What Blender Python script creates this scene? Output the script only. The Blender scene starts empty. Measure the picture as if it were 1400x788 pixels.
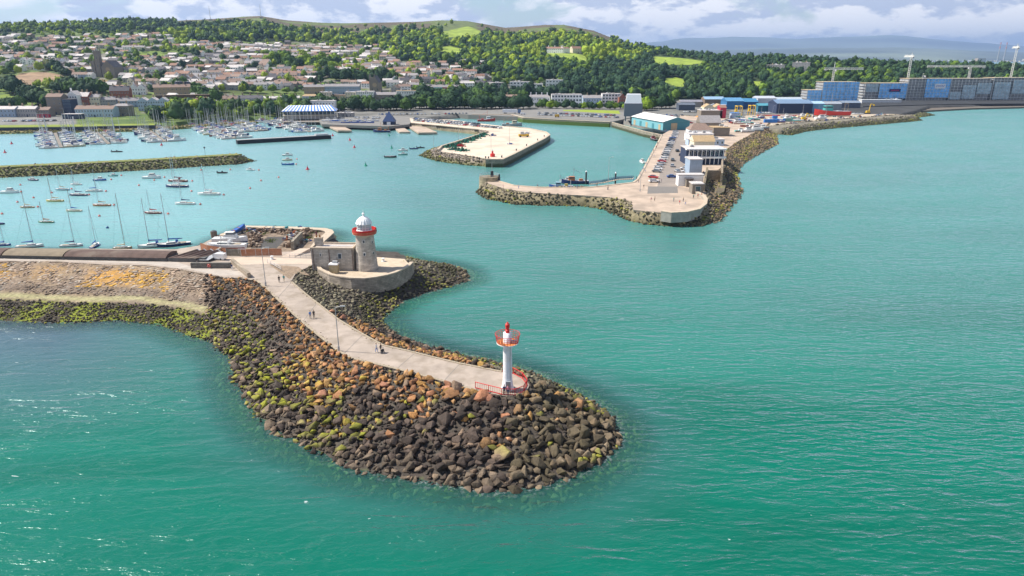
import bpy, math, random
import numpy as np
from mathutils import Vector, Matrix
from mathutils import noise as mnoise
R = random.Random(11)
NR = np.random.default_rng(5)
rad = math.radians
PI = math.pi
C = bpy.context.scene.collection
# ---------------------------------------------------------------- camera model (also used to measure places)
CAMZ, PITCH, F = 55.0, rad(18.7), 933.0
CP, SP = math.cos(PITCH), math.sin(PITCH)

def P(px, py, z=0.0):
    dx, dy = (px - 700) / F, (394 - py) / F
    d = Vector((dx, CP + dy * SP, -SP + dy * CP))
    t = (z - CAMZ) / d.z
    return Vector((d.x * t, d.y * t, z))

def ydep(py, z=0.0):
    dy = (394 - py) / F
    return (z - CAMZ) / (-SP + dy * CP) * (CP + dy * SP)

def proj(x, y, z):
    f = y * CP - (z - CAMZ) * SP
    u = y * SP + (z - CAMZ) * CP
    return 700 + F * x / f, 394 - F * u / f

def mpp(p):          # pixels per metre at a point
    return F / (p[1] * CP - (p[2] - CAMZ) * SP)

def inpoly(px, py, poly):
    px = np.asarray(px, float); py = np.asarray(py, float)
    ins = np.zeros(px.shape, bool)
    n = len(poly)
    for i in range(n):
        x0, y0 = poly[i]; x1, y1 = poly[(i + 1) % n]
        if y0 == y1: continue
        c = ((y0 > py) != (y1 > py)) & (px < (x1 - x0) * (py - y0) / (y1 - y0) + x0)
        ins ^= c
    return ins

def segdist(X, Y, poly, closed=True):
    D = np.full(X.shape, 1e9)
    n = len(poly)
    for i in range(n if closed else n - 1):
        ax, ay = poly[i][0], poly[i][1]; bx, by = poly[(i + 1) % n][0], poly[(i + 1) % n][1]
        dx, dy = bx - ax, by - ay
        L = dx * dx + dy * dy + 1e-9
        t = np.clip(((X - ax) * dx + (Y - ay) * dy) / L, 0, 1)
        D = np.minimum(D, np.hypot(X - ax - t * dx, Y - ay - t * dy))
    return D

def fnoise(X, Y, s, seed=0):          # cheap smooth 2-D noise in -1..1
    X = np.asarray(X, float) / s + seed * 17.3; Y = np.asarray(Y, float) / s - seed * 9.1
    xi = np.floor(X).astype(np.int64); yi = np.floor(Y).astype(np.int64)
    fx = X - xi; fy = Y - yi
    fx = fx * fx * (3 - 2 * fx); fy = fy * fy * (3 - 2 * fy)
    def h(a, b):
        n = (a * 374761393 + b * 668265263 + seed * 1442695) & 0x7fffffff
        n = ((n ^ (n >> 13)) * 1274126177) & 0x7fffffff
        return (n & 0xffff) / 32767.5 - 1
    return (h(xi, yi) * (1 - fx) + h(xi + 1, yi) * fx) * (1 - fy) + (h(xi, yi + 1) * (1 - fx) + h(xi + 1, yi + 1) * fx) * fy

# ---------------------------------------------------------------- materials
MATS = {}
def mat(name, col=(.5, .5, .5), rough=.75, metal=0.0, var=.18, scale=1.5, bump=0.0, bscale=4.0, attr=None, spec=.4, alpha=1.0, streak=None):
    if name in MATS: return MATS[name]
    m = bpy.data.materials.new(name); m.use_nodes = True
    nt = m.node_tree; N = nt.nodes; L = nt.links
    b = N['Principled BSDF']
    b.inputs['Roughness'].default_value = rough; b.inputs['Metallic'].default_value = metal
    b.inputs['Specular IOR Level'].default_value = spec; b.inputs['Alpha'].default_value = alpha
    tc = N.new('ShaderNodeTexCoord')
    if attr:
        a = N.new('ShaderNodeAttribute'); a.attribute_name = attr; src = a.outputs['Color']
    else:
        a = N.new('ShaderNodeRGB'); a.outputs[0].default_value = (*col, 1); src = a.outputs[0]
    if var > 0:
        n = N.new('ShaderNodeTexNoise'); n.inputs['Scale'].default_value = scale; n.inputs['Detail'].default_value = 5; n.inputs['Roughness'].default_value = .65
        L.new(tc.outputs['Object'], n.inputs['Vector'])
        mr = N.new('ShaderNodeMapRange'); mr.inputs['From Min'].default_value = .3; mr.inputs['From Max'].default_value = .7
        mr.inputs['To Min'].default_value = 1 - var; mr.inputs['To Max'].default_value = 1 + var
        L.new(n.outputs['Fac'], mr.inputs['Value'])
        mx = N.new('ShaderNodeVectorMath'); mx.operation = 'SCALE'
        L.new(src, mx.inputs[0]); L.new(mr.outputs[0], mx.inputs['Scale']); src = mx.outputs[0]
    if streak:      # second colour in patches: (colour, scale, amount)
        n3 = N.new('ShaderNodeTexNoise'); n3.inputs['Scale'].default_value = streak[1]; n3.inputs['Detail'].default_value = 6
        L.new(tc.outputs['Object'], n3.inputs['Vector'])
        r3 = N.new('ShaderNodeMapRange'); r3.inputs['From Min'].default_value = .5; r3.inputs['From Max'].default_value = .66; r3.inputs['To Max'].default_value = streak[2]
        L.new(n3.outputs['Fac'], r3.inputs['Value'])
        m3 = N.new('ShaderNodeMix'); m3.data_type = 'RGBA'; L.new(r3.outputs[0], m3.inputs['Factor'])
        L.new(src, m3.inputs['A']); m3.inputs['B'].default_value = (*streak[0], 1); src = m3.outputs['Result']
    L.new(src, b.inputs['Base Color'])
    if bump > 0:
        n2 = N.new('ShaderNodeTexNoise'); n2.inputs['Scale'].default_value = bscale; n2.inputs['Detail'].default_value = 6; n2.inputs['Roughness'].default_value = .7
        L.new(tc.outputs['Object'], n2.inputs['Vector'])
        bp = N.new('ShaderNodeBump'); bp.inputs['Strength'].default_value = bump; bp.inputs['Distance'].default_value = .2
        L.new(n2.outputs['Fac'], bp.inputs['Height']); L.new(bp.outputs[0], b.inputs['Normal'])
    MATS[name] = m
    return m

def stone_mat(name, col, mortar, bw, bh, rough=.85, stain=None):       # coursed masonry on vertical walls
    if name in MATS: return MATS[name]
    m = bpy.data.materials.new(name); m.use_nodes = True
    nt = m.node_tree; N = nt.nodes; L = nt.links; b = N['Principled BSDF']; b.inputs['Roughness'].default_value = rough
    tc = N.new('ShaderNodeTexCoord'); sp = N.new('ShaderNodeSeparateXYZ'); L.new(tc.outputs['Object'], sp.inputs[0])
    ad = N.new('ShaderNodeMath'); ad.operation = 'ADD'; L.new(sp.outputs[0], ad.inputs[0]); L.new(sp.outputs[1], ad.inputs[1])
    cb = N.new('ShaderNodeCombineXYZ'); L.new(ad.outputs[0], cb.inputs[0]); L.new(sp.outputs[2], cb.inputs[1])
    br = N.new('ShaderNodeTexBrick'); L.new(cb.outputs[0], br.inputs['Vector'])
    br.inputs['Scale'].default_value = 1; br.inputs['Brick Width'].default_value = bw; br.inputs['Row Height'].default_value = bh
    br.inputs['Mortar Size'].default_value = .03; br.inputs['Color1'].default_value = (*[c * .8 for c in col], 1); br.inputs['Color2'].default_value = (*[c * 1.15 for c in col], 1)
    br.inputs['Mortar'].default_value = (*mortar, 1)
    n = N.new('ShaderNodeTexNoise'); n.inputs['Scale'].default_value = .7; n.inputs['Detail'].default_value = 7; L.new(tc.outputs['Object'], n.inputs['Vector'])
    mr = N.new('ShaderNodeMapRange'); mr.inputs['From Min'].default_value = .3; mr.inputs['From Max'].default_value = .7; mr.inputs['To Min'].default_value = .7; mr.inputs['To Max'].default_value = 1.25
    L.new(n.outputs['Fac'], mr.inputs['Value'])
    mx = N.new('ShaderNodeVectorMath'); mx.operation = 'SCALE'; L.new(br.outputs['Color'], mx.inputs[0]); L.new(mr.outputs[0], mx.inputs['Scale'])
    src = mx.outputs[0]
    if stain:       # algae and wet stain below a height (object z)
        r = N.new('ShaderNodeMapRange'); r.inputs['From Min'].default_value = stain[1]; r.inputs['From Max'].default_value = stain[1] - .9
        nz = N.new('ShaderNodeMath'); nz.operation = 'MULTIPLY_ADD'; nz.inputs[1].default_value = -2.2; L.new(n.outputs['Fac'], nz.inputs[0]); L.new(sp.outputs[2], nz.inputs[2])
        L.new(nz.outputs[0], r.inputs['Value'])
        mm = N.new('ShaderNodeMix'); mm.data_type = 'RGBA'; L.new(r.outputs[0], mm.inputs['Factor']); L.new(src, mm.inputs['A']); mm.inputs['B'].default_value = (*stain[0], 1)
        src = mm.outputs['Result']
    L.new(src, b.inputs['Base Color'])
    bp = N.new('ShaderNodeBump'); bp.inputs['Strength'].default_value = .5; bp.inputs['Distance'].default_value = .1; L.new(n.outputs['Fac'], bp.inputs['Height']); L.new(bp.outputs[0], b.inputs['Normal'])
    MATS[name] = m
    return m

# ---------------------------------------------------------------- mesh builder
class MB:
    def __init__(s): s.v = []; s.f = []; s.m = []; s.mats = []
    def mi(s, m):
        if m not in s.mats: s.mats.append(m)
        return s.mats.index(m)
    def add(s, vs, fs, m):
        o = len(s.v); k = s.mi(m)
        s.v += [tuple(v) for v in vs]
        for f in fs: s.f.append([i + o for i in f]); s.m.append(k)
    def box(s, cx, cy, z0, sx, sy, sz, m, rot=0.0, taper=1.0):
        c, d = math.cos(rot), math.sin(rot); vs = []
        for z, k in ((z0, 1), (z0 + sz, taper)):
            for a, b in ((-1, -1), (1, -1), (1, 1), (-1, 1)):
                x, y = a * sx / 2 * k, b * sy / 2 * k
                vs.append((cx + x * c - y * d, cy + x * d + y * c, z))
        s.add(vs, [(3, 2, 1, 0), (4, 5, 6, 7), (0, 1, 5, 4), (1, 2, 6, 5), (2, 3, 7, 6), (3, 0, 4, 7)], m)
    def prism(s, poly, z0, z1, m, mtop=None):
        n = len(poly)
        A = sum(poly[i][0] * poly[(i + 1) % n][1] - poly[(i + 1) % n][0] * poly[i][1] for i in range(n))
        if A < 0: poly = poly[::-1]
        g = (lambda q, d: q if not callable(q) else q(d))
        vs = [(p[0], p[1], z0) for p in poly] + [(p[0], p[1], z1) for p in poly]
        s.add(vs, [(i, (i + 1) % n, n + (i + 1) % n, n + i) for i in range(n)], m)
        s.add([(p[0], p[1], z1) for p in poly], [tuple(range(n))], mtop or m)
        s.add([(p[0], p[1], z0) for p in poly], [tuple(range(n))[::-1]], m)
    def cyl(s, cx, cy, z0, z1, r0, r1, m, n=16, capt=True, capb=True):
        vs = [(cx + r0 * math.cos(2 * PI * i / n), cy + r0 * math.sin(2 * PI * i / n), z0) for i in range(n)] + \
             [(cx + r1 * math.cos(2 * PI * i / n), cy + r1 * math.sin(2 * PI * i / n), z1) for i in range(n)]
        fs = [(i, (i + 1) % n, n + (i + 1) % n, n + i) for i in range(n)]
        if capt and r1 > 0: fs.append(tuple(range(n, 2 * n)))
        if capb: fs.append(tuple(range(n))[::-1])
        s.add(vs, fs, m)
    def lathe(s, prof, m, n=24, cx=0, cy=0):
        vs = [(cx + r * math.cos(2 * PI * i / n), cy + r * math.sin(2 * PI * i / n), z) for r, z in prof for i in range(n)]
        fs = [(k * n + i, k * n + (i + 1) % n, (k + 1) * n + (i + 1) % n, (k + 1) * n + i) for k in range(len(prof) - 1) for i in range(n)]
        s.add(vs, fs, m)
    def tube(s, p0, p1, r, m, n=6, r1=None):
        p0, p1 = Vector(p0), Vector(p1); d = (p1 - p0)
        if d.length < 1e-6: return
        d.normalize(); a = d.orthogonal().normalized(); b = d.cross(a)
        r1 = r if r1 is None else r1
        vs = [p0 + (a * math.cos(2 * PI * i / n) + b * math.sin(2 * PI * i / n)) * r for i in range(n)] + \
             [p1 + (a * math.cos(2 * PI * i / n) + b * math.sin(2 * PI * i / n)) * r1 for i in range(n)]
        s.add(vs, [(i, (i + 1) % n, n + (i + 1) % n, n + i) for i in range(n)] + [tuple(range(n, 2 * n)), tuple(range(n))[::-1]], m)
    def gable(s, cx, cy, z0, sx, sy, h, m, rot=0.0, hip=0.0, over=.35, mend=None):   # ridge along local x
        c, d = math.cos(rot), math.sin(rot); X, Y = sx / 2 + over, sy / 2 + over
        q = [(-X, -Y, 0), (X, -Y, 0), (X, Y, 0), (-X, Y, 0), (-X + hip, 0, h), (X - hip, 0, h)]
        vs = [(cx + x * c - y * d, cy + x * d + y * c, z0 + z) for x, y, z in q]
        s.add(vs, [(0, 1, 5, 4), (2, 3, 4, 5), (3, 2, 1, 0)], m)
        s.add(vs, [(1, 2, 5), (3, 0, 4)], mend or m)
    def build(s, name, parent=None, smooth=False):
        me = bpy.data.meshes.new(name); me.from_pydata(s.v, [], s.f)
        for m in s.mats: me.materials.append(m)
        if len(s.mats) > 1: me.polygons.foreach_set('material_index', s.m)
        if smooth: me.polygons.foreach_set('use_smooth', [True] * len(s.f))
        me.update()
        return link(name, me, parent)

def link(name, me, parent=None):
    o = bpy.data.objects.new(name, me); C.objects.link(o)
    if parent: o.parent = parent
    return o

def npmesh(name, V, Fc, m, col=None, parent=None, smooth=False, extra=None):
    me = bpy.data.meshes.new(name)
    V = np.asarray(V, np.float32); Fc = np.asarray(Fc, np.int32); k = Fc.shape[1]
    me.vertices.add(len(V)); me.vertices.foreach_set('co', V.ravel())
    me.loops.add(Fc.size); me.loops.foreach_set('vertex_index', Fc.ravel())
    me.polygons.add(len(Fc)); me.polygons.foreach_set('loop_start', np.arange(0, Fc.size, k, dtype=np.int32))
    me.polygons.foreach_set('loop_total', np.full(len(Fc), k, np.int32))
    if smooth: me.polygons.foreach_set('use_smooth', np.ones(len(Fc), bool))
    me.update(calc_edges=True)
    if col is not None:
        a = me.color_attributes.new('col', 'FLOAT_COLOR', 'POINT')
        cc = np.ones((len(V), 4), np.float32); cc[:, :col.shape[1]] = col
        a.data.foreach_set('color', cc.ravel())
    if extra:
        for nm, arr in extra.items():
            a = me.attributes.new(nm, 'FLOAT', 'POINT'); a.data.foreach_set('value', np.asarray(arr, np.float32))
    me.materials.append(m)
    me.validate()
    return link(name, me, parent)

def tag(o, label=None, cat=None, group=None, kind=None):
    if label: o['label'] = label
    if cat: o['category'] = cat
    if group: o['group'] = group
    if kind: o['kind'] = kind
    return o

def thing(name, label, cat, loc=(0, 0, 0), rz=0.0, group=None):
    o = bpy.data.objects.new(name, None); C.objects.link(o); o.location = loc; o.rotation_euler = (0, 0, rz)
    o.empty_display_size = .2
    return tag(o, label, cat, group)

def dup(root, loc, rz=0.0, label=None, group=None, scale=None):
    def cp(o, par):
        c = o.copy(); C.objects.link(c); c.parent = par
        for ch in KIDS.get(o.name, []): cp(ch, c)
        return c
    if root.name not in KIDS or root.name == '': pass
    walk(root)
    r = cp(root, None); r.location = loc; r.rotation_euler = (0, 0, rz)
    if scale: r.scale = (scale,) * 3 if not hasattr(scale, '__len__') else scale
    if label: r['label'] = label
    if group: r['group'] = group
    return r
KIDS = {}
def walk(o):
    if o.name in KIDS: return
    KIDS[o.name] = list(o.children)
    for c in KIDS[o.name]: walk(c)

ORD = ['zeroth', 'first', 'second', 'third', 'fourth', 'fifth', 'sixth', 'seventh', 'eighth', 'ninth', 'tenth', 'eleventh', 'twelfth', 'thirteenth',
       'fourteenth', 'fifteenth', 'sixteenth', 'seventeenth', 'eighteenth', 'nineteenth', 'twentieth']
def nth(i):
    if i <= 20: return ORD[i]
    t, u = divmod(i, 10)
    T = ['', '', 'twenty', 'thirty', 'forty', 'fifty', 'sixty', 'seventy', 'eighty', 'ninety'][t] if t < 10 else None
    if T is None: return str(i) + 'th'
    return (T[:-1] + 'ieth') if u == 0 else T + '-' + ORD[u]

def icosphere(sub):
    t = (1 + 5 ** .5) / 2
    v = [(-1, t, 0), (1, t, 0), (-1, -t, 0), (1, -t, 0), (0, -1, t), (0, 1, t), (0, -1, -t), (0, 1, -t), (t, 0, -1), (t, 0, 1), (-t, 0, -1), (-t, 0, 1)]
    f = [(0, 11, 5), (0, 5, 1), (0, 1, 7), (0, 7, 10), (0, 10, 11), (1, 5, 9), (5, 11, 4), (11, 10, 2), (10, 7, 6), (7, 1, 8), (3, 9, 4), (3, 4, 2), (3, 2, 6), (3, 6, 8), (3, 8, 9), (4, 9, 5), (2, 4, 11), (6, 2, 10), (8, 6, 7), (9, 8, 1)]
    v = [Vector(a).normalized() for a in v]
    for _ in range(sub):
        cache = {}; nf = []
        def mid(a, b):
            k = (min(a, b), max(a, b))
            if k not in cache: v.append(((v[a] + v[b]) / 2).normalized()); cache[k] = len(v) - 1
            return cache[k]
        for a, b, c in f:
            x, y, z = mid(a, b), mid(b, c), mid(c, a); nf += [(a, x, z), (b, y, x), (c, z, y), (x, y, z)]
        f = nf
    return np.array([tuple(a) for a in v]), np.array(f)
HAZE = 6.0e-5
# ---------------------------------------------------------------- camera, render settings, world
sc = bpy.context.scene
cam = bpy.data.cameras.new('camera'); co = bpy.data.objects.new('camera', cam); C.objects.link(co)
co.location = (0, 0, CAMZ); co.rotation_euler = (PI / 2 - PITCH, 0, 0)
cam.sensor_width = 36; cam.lens = F / 1400 * 36; cam.clip_end = 60000; cam.clip_start = .5
sc.camera = co
vs = sc.view_settings
vs.view_transform = 'Standard'; vs.look = 'None'; vs.gamma = 1; vs.exposure = EXPO = 0.55
sc.cycles.use_denoising = True
sc.cycles.max_bounces = 6; sc.cycles.diffuse_bounces = 2; sc.cycles.glossy_bounces = 3; sc.cycles.transparent_max_bounces = 12; sc.cycles.volume_bounces = 0
sc.cycles.caustics_reflective = False; sc.cycles.caustics_refractive = False
SUN_EL, SUN_AZ = rad(50), rad(-81)          # azimuth measured from +Y towards +X
sd = Vector((math.sin(SUN_AZ) * math.cos(SUN_EL), math.cos(SUN_AZ) * math.cos(SUN_EL), math.sin(SUN_EL)))
sl = bpy.data.lights.new('sun', 'SUN'); so = bpy.data.objects.new('sun', sl); C.objects.link(so)
sl.energy = 5.0; sl.angle = rad(.5); sl.color = (1, .94, .84)
so.rotation_euler = sd.to_track_quat('Z', 'Y').to_euler(); so.location = (-200, 100, 300)
w = bpy.data.worlds.new('World'); sc.world = w; w.use_nodes = True
nt = w.node_tree; N = nt.nodes; L = nt.links; bg = N['Background']; outw = N['World Output']
sky = N.new('ShaderNodeTexSky'); sky.sky_type = 'NISHITA'; sky.sun_disc = False; sky.sun_elevation = SUN_EL; sky.sun_rotation = SUN_AZ
sky.air_density = 1.0; sky.dust_density = .15; sky.ozone_density = 2.5
L.new(sky.outputs[0], bg.inputs[0]); bg.inputs[1].default_value = .085
tc = N.new('ShaderNodeTexCoord'); mp = N.new('ShaderNodeMapping'); mp.inputs['Scale'].default_value = (1, 1, 2.5)
L.new(tc.outputs['Generated'], mp.inputs['Vector'])
def wnoise(scale, det, rgh, off=(0, 0, 0), dist=0.0):
    m2 = N.new('ShaderNodeMapping'); m2.inputs['Location'].default_value = off; L.new(mp.outputs[0], m2.inputs['Vector'])
    n = N.new('ShaderNodeTexNoise'); n.inputs['Scale'].default_value = scale; n.inputs['Detail'].default_value = det; n.inputs['Roughness'].default_value = rgh
    n.inputs['Distortion'].default_value = dist
    L.new(m2.outputs[0], n.inputs['Vector']); return n.outputs['Fac']
cov = wnoise(4.6, 8, .55, (.35, .2, 0), .3)
sp = N.new('ShaderNodeSeparateXYZ'); L.new(tc.outputs['Generated'], sp.inputs[0])
hi = N.new('ShaderNodeMapRange'); hi.inputs['From Min'].default_value = .14; hi.inputs['From Max'].default_value = .45; hi.inputs['To Max'].default_value = .19; L.new(sp.outputs[2], hi.inputs['Value'])
cs = N.new('ShaderNodeMath'); cs.operation = 'SUBTRACT'; L.new(cov, cs.inputs[0]); L.new(hi.outputs[0], cs.inputs[1])
lo = N.new('ShaderNodeMapRange'); lo.inputs['From Min'].default_value = .0; lo.inputs['From Max'].default_value = .05; lo.inputs['To Min'].default_value = .14; lo.inputs['To Max'].default_value = 0; L.new(sp.outputs[2], lo.inputs['Value'])
c9 = N.new('ShaderNodeMath'); c9.operation = 'ADD'; L.new(cs.outputs[0], c9.inputs[0]); L.new(lo.outputs[0], c9.inputs[1])
cr = N.new('ShaderNodeMapRange'); cr.inputs['From Min'].default_value = .36; cr.inputs['From Max'].default_value = .43; L.new(c9.outputs[0], cr.inputs['Value'])
# puffs: lit tops against shaded bodies
pu = wnoise(14.0, 9, .6, (.1, .7, .0), .15)
pu2 = wnoise(14.0, 9, .6, (.085, .7, -.045), .15)
df = N.new('ShaderNodeMath'); df.operation = 'SUBTRACT'; L.new(pu, df.inputs[0]); L.new(pu2, df.inputs[1])
d9 = N.new('ShaderNodeMath'); d9.operation = 'MULTIPLY_ADD'; L.new(lo.outputs[0], d9.inputs[0]); d9.inputs[1].default_value = .35; L.new(df.outputs[0], d9.inputs[2])
lit = N.new('ShaderNodeMapRange'); lit.inputs['From Min'].default_value = -.075; lit.inputs['From Max'].default_value = .035; L.new(d9.outputs[0], lit.inputs['Value'])
cc = N.new('ShaderNodeMix'); cc.data_type = 'RGBA'; L.new(lit.outputs[0], cc.inputs['Factor'])
cc.inputs['A'].default_value = (.52, .57, .71, 1); cc.inputs['B'].default_value = (1.0, .98, .99, 1)
bg2 = N.new('ShaderNodeBackground'); L.new(cc.outputs['Result'], bg2.inputs[0]); bg2.inputs[1].default_value = .84
ms = N.new('ShaderNodeMixShader'); L.new(cr.outputs[0], ms.inputs[0]); L.new(bg.outputs[0], ms.inputs[1]); L.new(bg2.outputs[0], ms.inputs[2])
L.new(ms.outputs[0], outw.inputs['Surface'])

# ---------------------------------------------------------------- land: one function of (x, y)
#  column, shore row, back-of-flat row, ridge row, ridge distance
COLS = [(-600, 179, 160, 36, 1450), (0, 179, 159, 36, 1500), (100, 179, 158, 34, 1600), (200, 177, 156, 29, 1750), (240, 174, 155, 29, 1800), (300, 168, 151, 26, 1900),
        (340, 166, 149, 23, 1950), (365, 165, 148, 22, 1950), (400, 165, 147, 28, 2000), (440, 165, 146, 31, 2000), (480, 169, 146, 32, 2050), (530, 170, 146, 31, 2050), (575, 169, 145, 30, 2050), (605, 164, 144, 28, 2050), (640, 161, 143, 29, 2050),
        (662, 161, 143, 33, 2050), (690, 163, 142, 38, 2050), (720, 166, 142, 36, 2000), (745, 166, 142, 34, 1980), (770, 167, 142, 34, 1950), (810, 168, 142, 42, 1900),
        (838, 168, 141, 53, 1850), (850, 170, 140, 60, 1700), (880, 176, 139, 66, 1550), (950, 176, 138, 76, 1400), (1000, 176, 137, 80, 1300), (1060, 178, 136, 82, 1250),
        (1100, 174, 135, 84, 1200), (1150, 170, 135, 87, 1180), (1190, 167, 135, 88, 1170), (1240, 162, 135, 89, 1160), (1262, 156, 135, 90, 1150), (1280, 150, 135, 90, 1150), (1400, 146, 135, 93, 1150), (2100, 146, 135, 95, 1150)]
CA = np.array(COLS, float)
def hgt(X, Y):
    X = np.asarray(X, float); Y = np.asarray(Y, float)
    c = 700 + F * X / (.947 * np.maximum(Y, 50) + 10)
    Ds = ydep(np.interp(c, CA[:, 0], CA[:, 1]), 0.); D1 = ydep(np.interp(c, CA[:, 0], CA[:, 2]), 3.5)
    yr = np.interp(c, CA[:, 0], CA[:, 3]); Dr = np.interp(c, CA[:, 0], CA[:, 4])
    dy = (394 - yr) / F; zr = CAMZ + Dr * (-SP + dy * CP) / (CP + dy * SP)
    t = np.clip((Y - D1) / (Dr - D1), 0, 1)
    e = np.clip((Ds + 4 - Y) / 4, 0, None)
    z = 3.5 + (zr - 3.5) * (t * 1.0) + t * (1 - t) * 4 * (fnoise(X, Y, 190, 1) * 5 + fnoise(X, Y, 70, 2) * 2.0) - 3.8 * e
    z = z - np.clip(Y - Dr, 0, None) ** 1.0 * .22
    return np.maximum(z, -8)
def hz(x, y): return float(hgt(np.array([x]), np.array([y]))[0])
def T(px, py, y0=430.0, y1=2600.0):
    dx, dy = (px - 700) / F, (394 - py) / F
    d = np.array([dx, CP + dy * SP, -SP + dy * CP])
    Y = np.arange(y0, y1, 2.0); X = Y * d[0] / d[1]; Z = CAMZ + Y * d[2] / d[1]
    k = np.nonzero(hgt(X, Y) >= Z)[0]
    k = k[0] if len(k) else len(Y) - 1
    return Vector((X[k], Y[k], hz(X[k], Y[k])))

FIELDS = [[(600, 65), (614, 63), (636, 68), (632, 75), (606, 73)], [(745, 70), (772, 70), (803, 77), (802, 84), (775, 81), (746, 75)],
          [(893, 77), (935, 80), (972, 85), (942, 89), (905, 89), (892, 84)], [(906, 107), (925, 106), (940, 110), (936, 119), (925, 119), (908, 113)],
          [(1027, 112), (1043, 111), (1039, 120), (1027, 118)], [(604, 44), (640, 36), (660, 44), (650, 50), (610, 52)]]
SCRUB = [[(160, 64), (255, 62), (275, 70), (215, 82), (168, 76)], [(0, 118), (48, 117), (54, 140), (58, 152), (0, 152)], [(180, 54), (240, 58), (240, 62), (180, 60)]]
BARE = [[(16, 107), (28, 100), (62, 98), (88, 103), (104, 111), (96, 116), (24, 117)], [(100, 118), (140, 108), (160, 116), (150, 122), (110, 124)]]
TOWN = [(-80, 104), (-80, 50), (60, 44), (200, 44), (240, 56), (300, 60), (330, 56), (440, 58), (520, 66), (548, 84), (650, 92), (650, 100), (722, 110), (775, 112), (775, 124),
        (600, 132), (560, 146), (200, 158), (0, 162), (-80, 162)]

def grid_land():
    cols = np.arange(-420, 1900, 5.0)
    Yr = np.concatenate([np.arange(515, 760, 5), np.arange(760, 1400, 6), np.arange(1400, 2150, 10), np.arange(2150, 2900, 50)]).astype(float)
    CC, YY = np.meshgrid(cols, Yr); XX = (CC - 700) / F * (.947 * YY + 10)
    ZZ = hgt(XX, YY)
    px, py = proj(XX, YY, ZZ)
    n1 = fnoise(XX, YY, 60, 3); n2 = fnoise(XX, YY, 17, 4)
    g = np.stack([.085 + .03 * n1, .125 + .03 * n1 + .02 * n2, .03 + .01 * n2], -1)
    twn = inpoly(px, py, TOWN); wood = (~twn) & (ZZ > 4)
    g[wood] = np.stack([.035 + .012 * n2[wood], .062 + .015 * n2[wood], .02 + 0 * n2[wood]], -1)
    tw = twn & (n2 > -.1); g[tw] = np.where((n1[tw] > 0)[:, None], np.array([.17, .165, .13]), np.array([.12, .17, .04]))
    yr = np.interp(CC, CA[:, 0], CA[:, 3])
    heath = np.clip((yr + 17 + 4 * n2 - py) / 6, 0, 1)[..., None] * (CC[..., None] > 250) * (CC[..., None] < 840)
    hc = np.where(((n1 > 0.1) | ((CC > 590) & (CC < 655)))[..., None], np.array([.11, .14, .04]), np.array([.10, .08, .045]))
    g = g * (1 - heath) + hc * heath
    for poly in FIELDS: g[inpoly(px, py, poly)] = (.25, .33, .04)
    for poly in SCRUB:
        k = inpoly(px, py, poly); g[k] = np.stack([.13 + .05 * n2[k], .19 + .05 * n2[k], .03 + 0 * n2[k]], -1)
    for poly in BARE: g[inpoly(px, py, poly)] = (.30, .20, .12)
    flat = ZZ < 3.9
    gr = flat & (CC > 90)
    gv = flat & (CC > 95) & (CC < 400) & (py > 149)
    g[gr] = np.stack([.17 + .03 * n2[gr], .165 + .03 * n2[gr], .15 + .03 * n2[gr]], -1)
    g[gv] = np.stack([.10 + .05 * n2[gv], .15 + .05 * n2[gv], .03 + .01 * n2[gv]], -1)
    ds = flat & (CC > 1150); g[ds] = (.05, .05, .05)
    lg = flat & (CC <= 90); g[lg] = (.20, .195, .18)
    nr, nc = CC.shape
    V = np.stack([XX, YY, ZZ], -1).reshape(-1, 3)
    i = np.arange((nr - 1) * (nc - 1)); r, c = i // (nc - 1), i % (nc - 1); a = r * nc + c
    Fc = np.stack([a, a + 1, a + nc + 1, a + nc], -1)
    o = npmesh('ground', V, Fc, mat('land_ground', attr='col', rough=.95, var=.4, scale=.06, bump=.6, bscale=.4), g.reshape(-1, 3), smooth=True)
    tag(o, 'rolling green headland with heath tops rising behind the harbour town', None, None, 'structure')
grid_land()

# ---------------------------------------------------------------- outlines measured on the photograph, placed on the ground plane
DECK = 5.0
fd_left = [(-160, 352), (0, 357), (80, 358), (145, 362), (200, 363), (240, 367.5), (270, 373), (308, 380), (331, 380), (352, 384), (368, 398), (400, 428), (423, 448), (463, 480), (481, 490), (542, 505), (600, 520), (652, 534), (686, 541), (704, 541.5), (718, 537)]
fd_right = [(724, 527), (718, 517), (702, 511), (686, 508), (630, 497), (600, 490), (560, 480), (524, 472), (493, 455), (463, 437), (417, 401), (398, 385), (405, 373), (428, 362), (445, 367), (462, 370.5), (480, 372.5), (498, 372.5), (515, 371), (530, 368), (541, 364), (549, 360), (545, 355.5), (514, 351.5), (470, 350), (446, 331), (452, 317), (443, 313), (336, 309), (300, 321), (272, 336), (240, 341), (100, 340), (0, 340), (-160, 338)]
fw = [(-160, 436), (-60, 438), (0, 438), (60, 441), (120, 440), (180, 439), (215, 444), (250, 457), (290, 468), (318, 488), (326, 520), (342, 556), (370, 586), (410, 606), (450, 622), (490, 640), (530, 652), (568, 655), (618, 662), (678, 668), (736, 665), (780, 651), (825, 628), (846, 601), (834, 573), (805, 551), (780, 536), (752, 523), (728, 512), (705, 503), (665, 494), (622, 484), (585, 474), (548, 463), (529, 450), (523, 439), (531, 425), (552, 411), (582, 401), (612, 393), (640, 384), (636, 371), (612, 363), (578, 358), (540, 345), (480, 341), (456, 336), (458, 322), (448, 318), (336, 313), (298, 327), (270, 344), (240, 346), (100, 345), (0, 345), (-160, 343)]
def W(l, z): return [tuple(P(a, b, z)[:2]) for a, b in l]
DK = W(fd_left + fd_right, DECK); WL = W(fw, 0)
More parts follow.
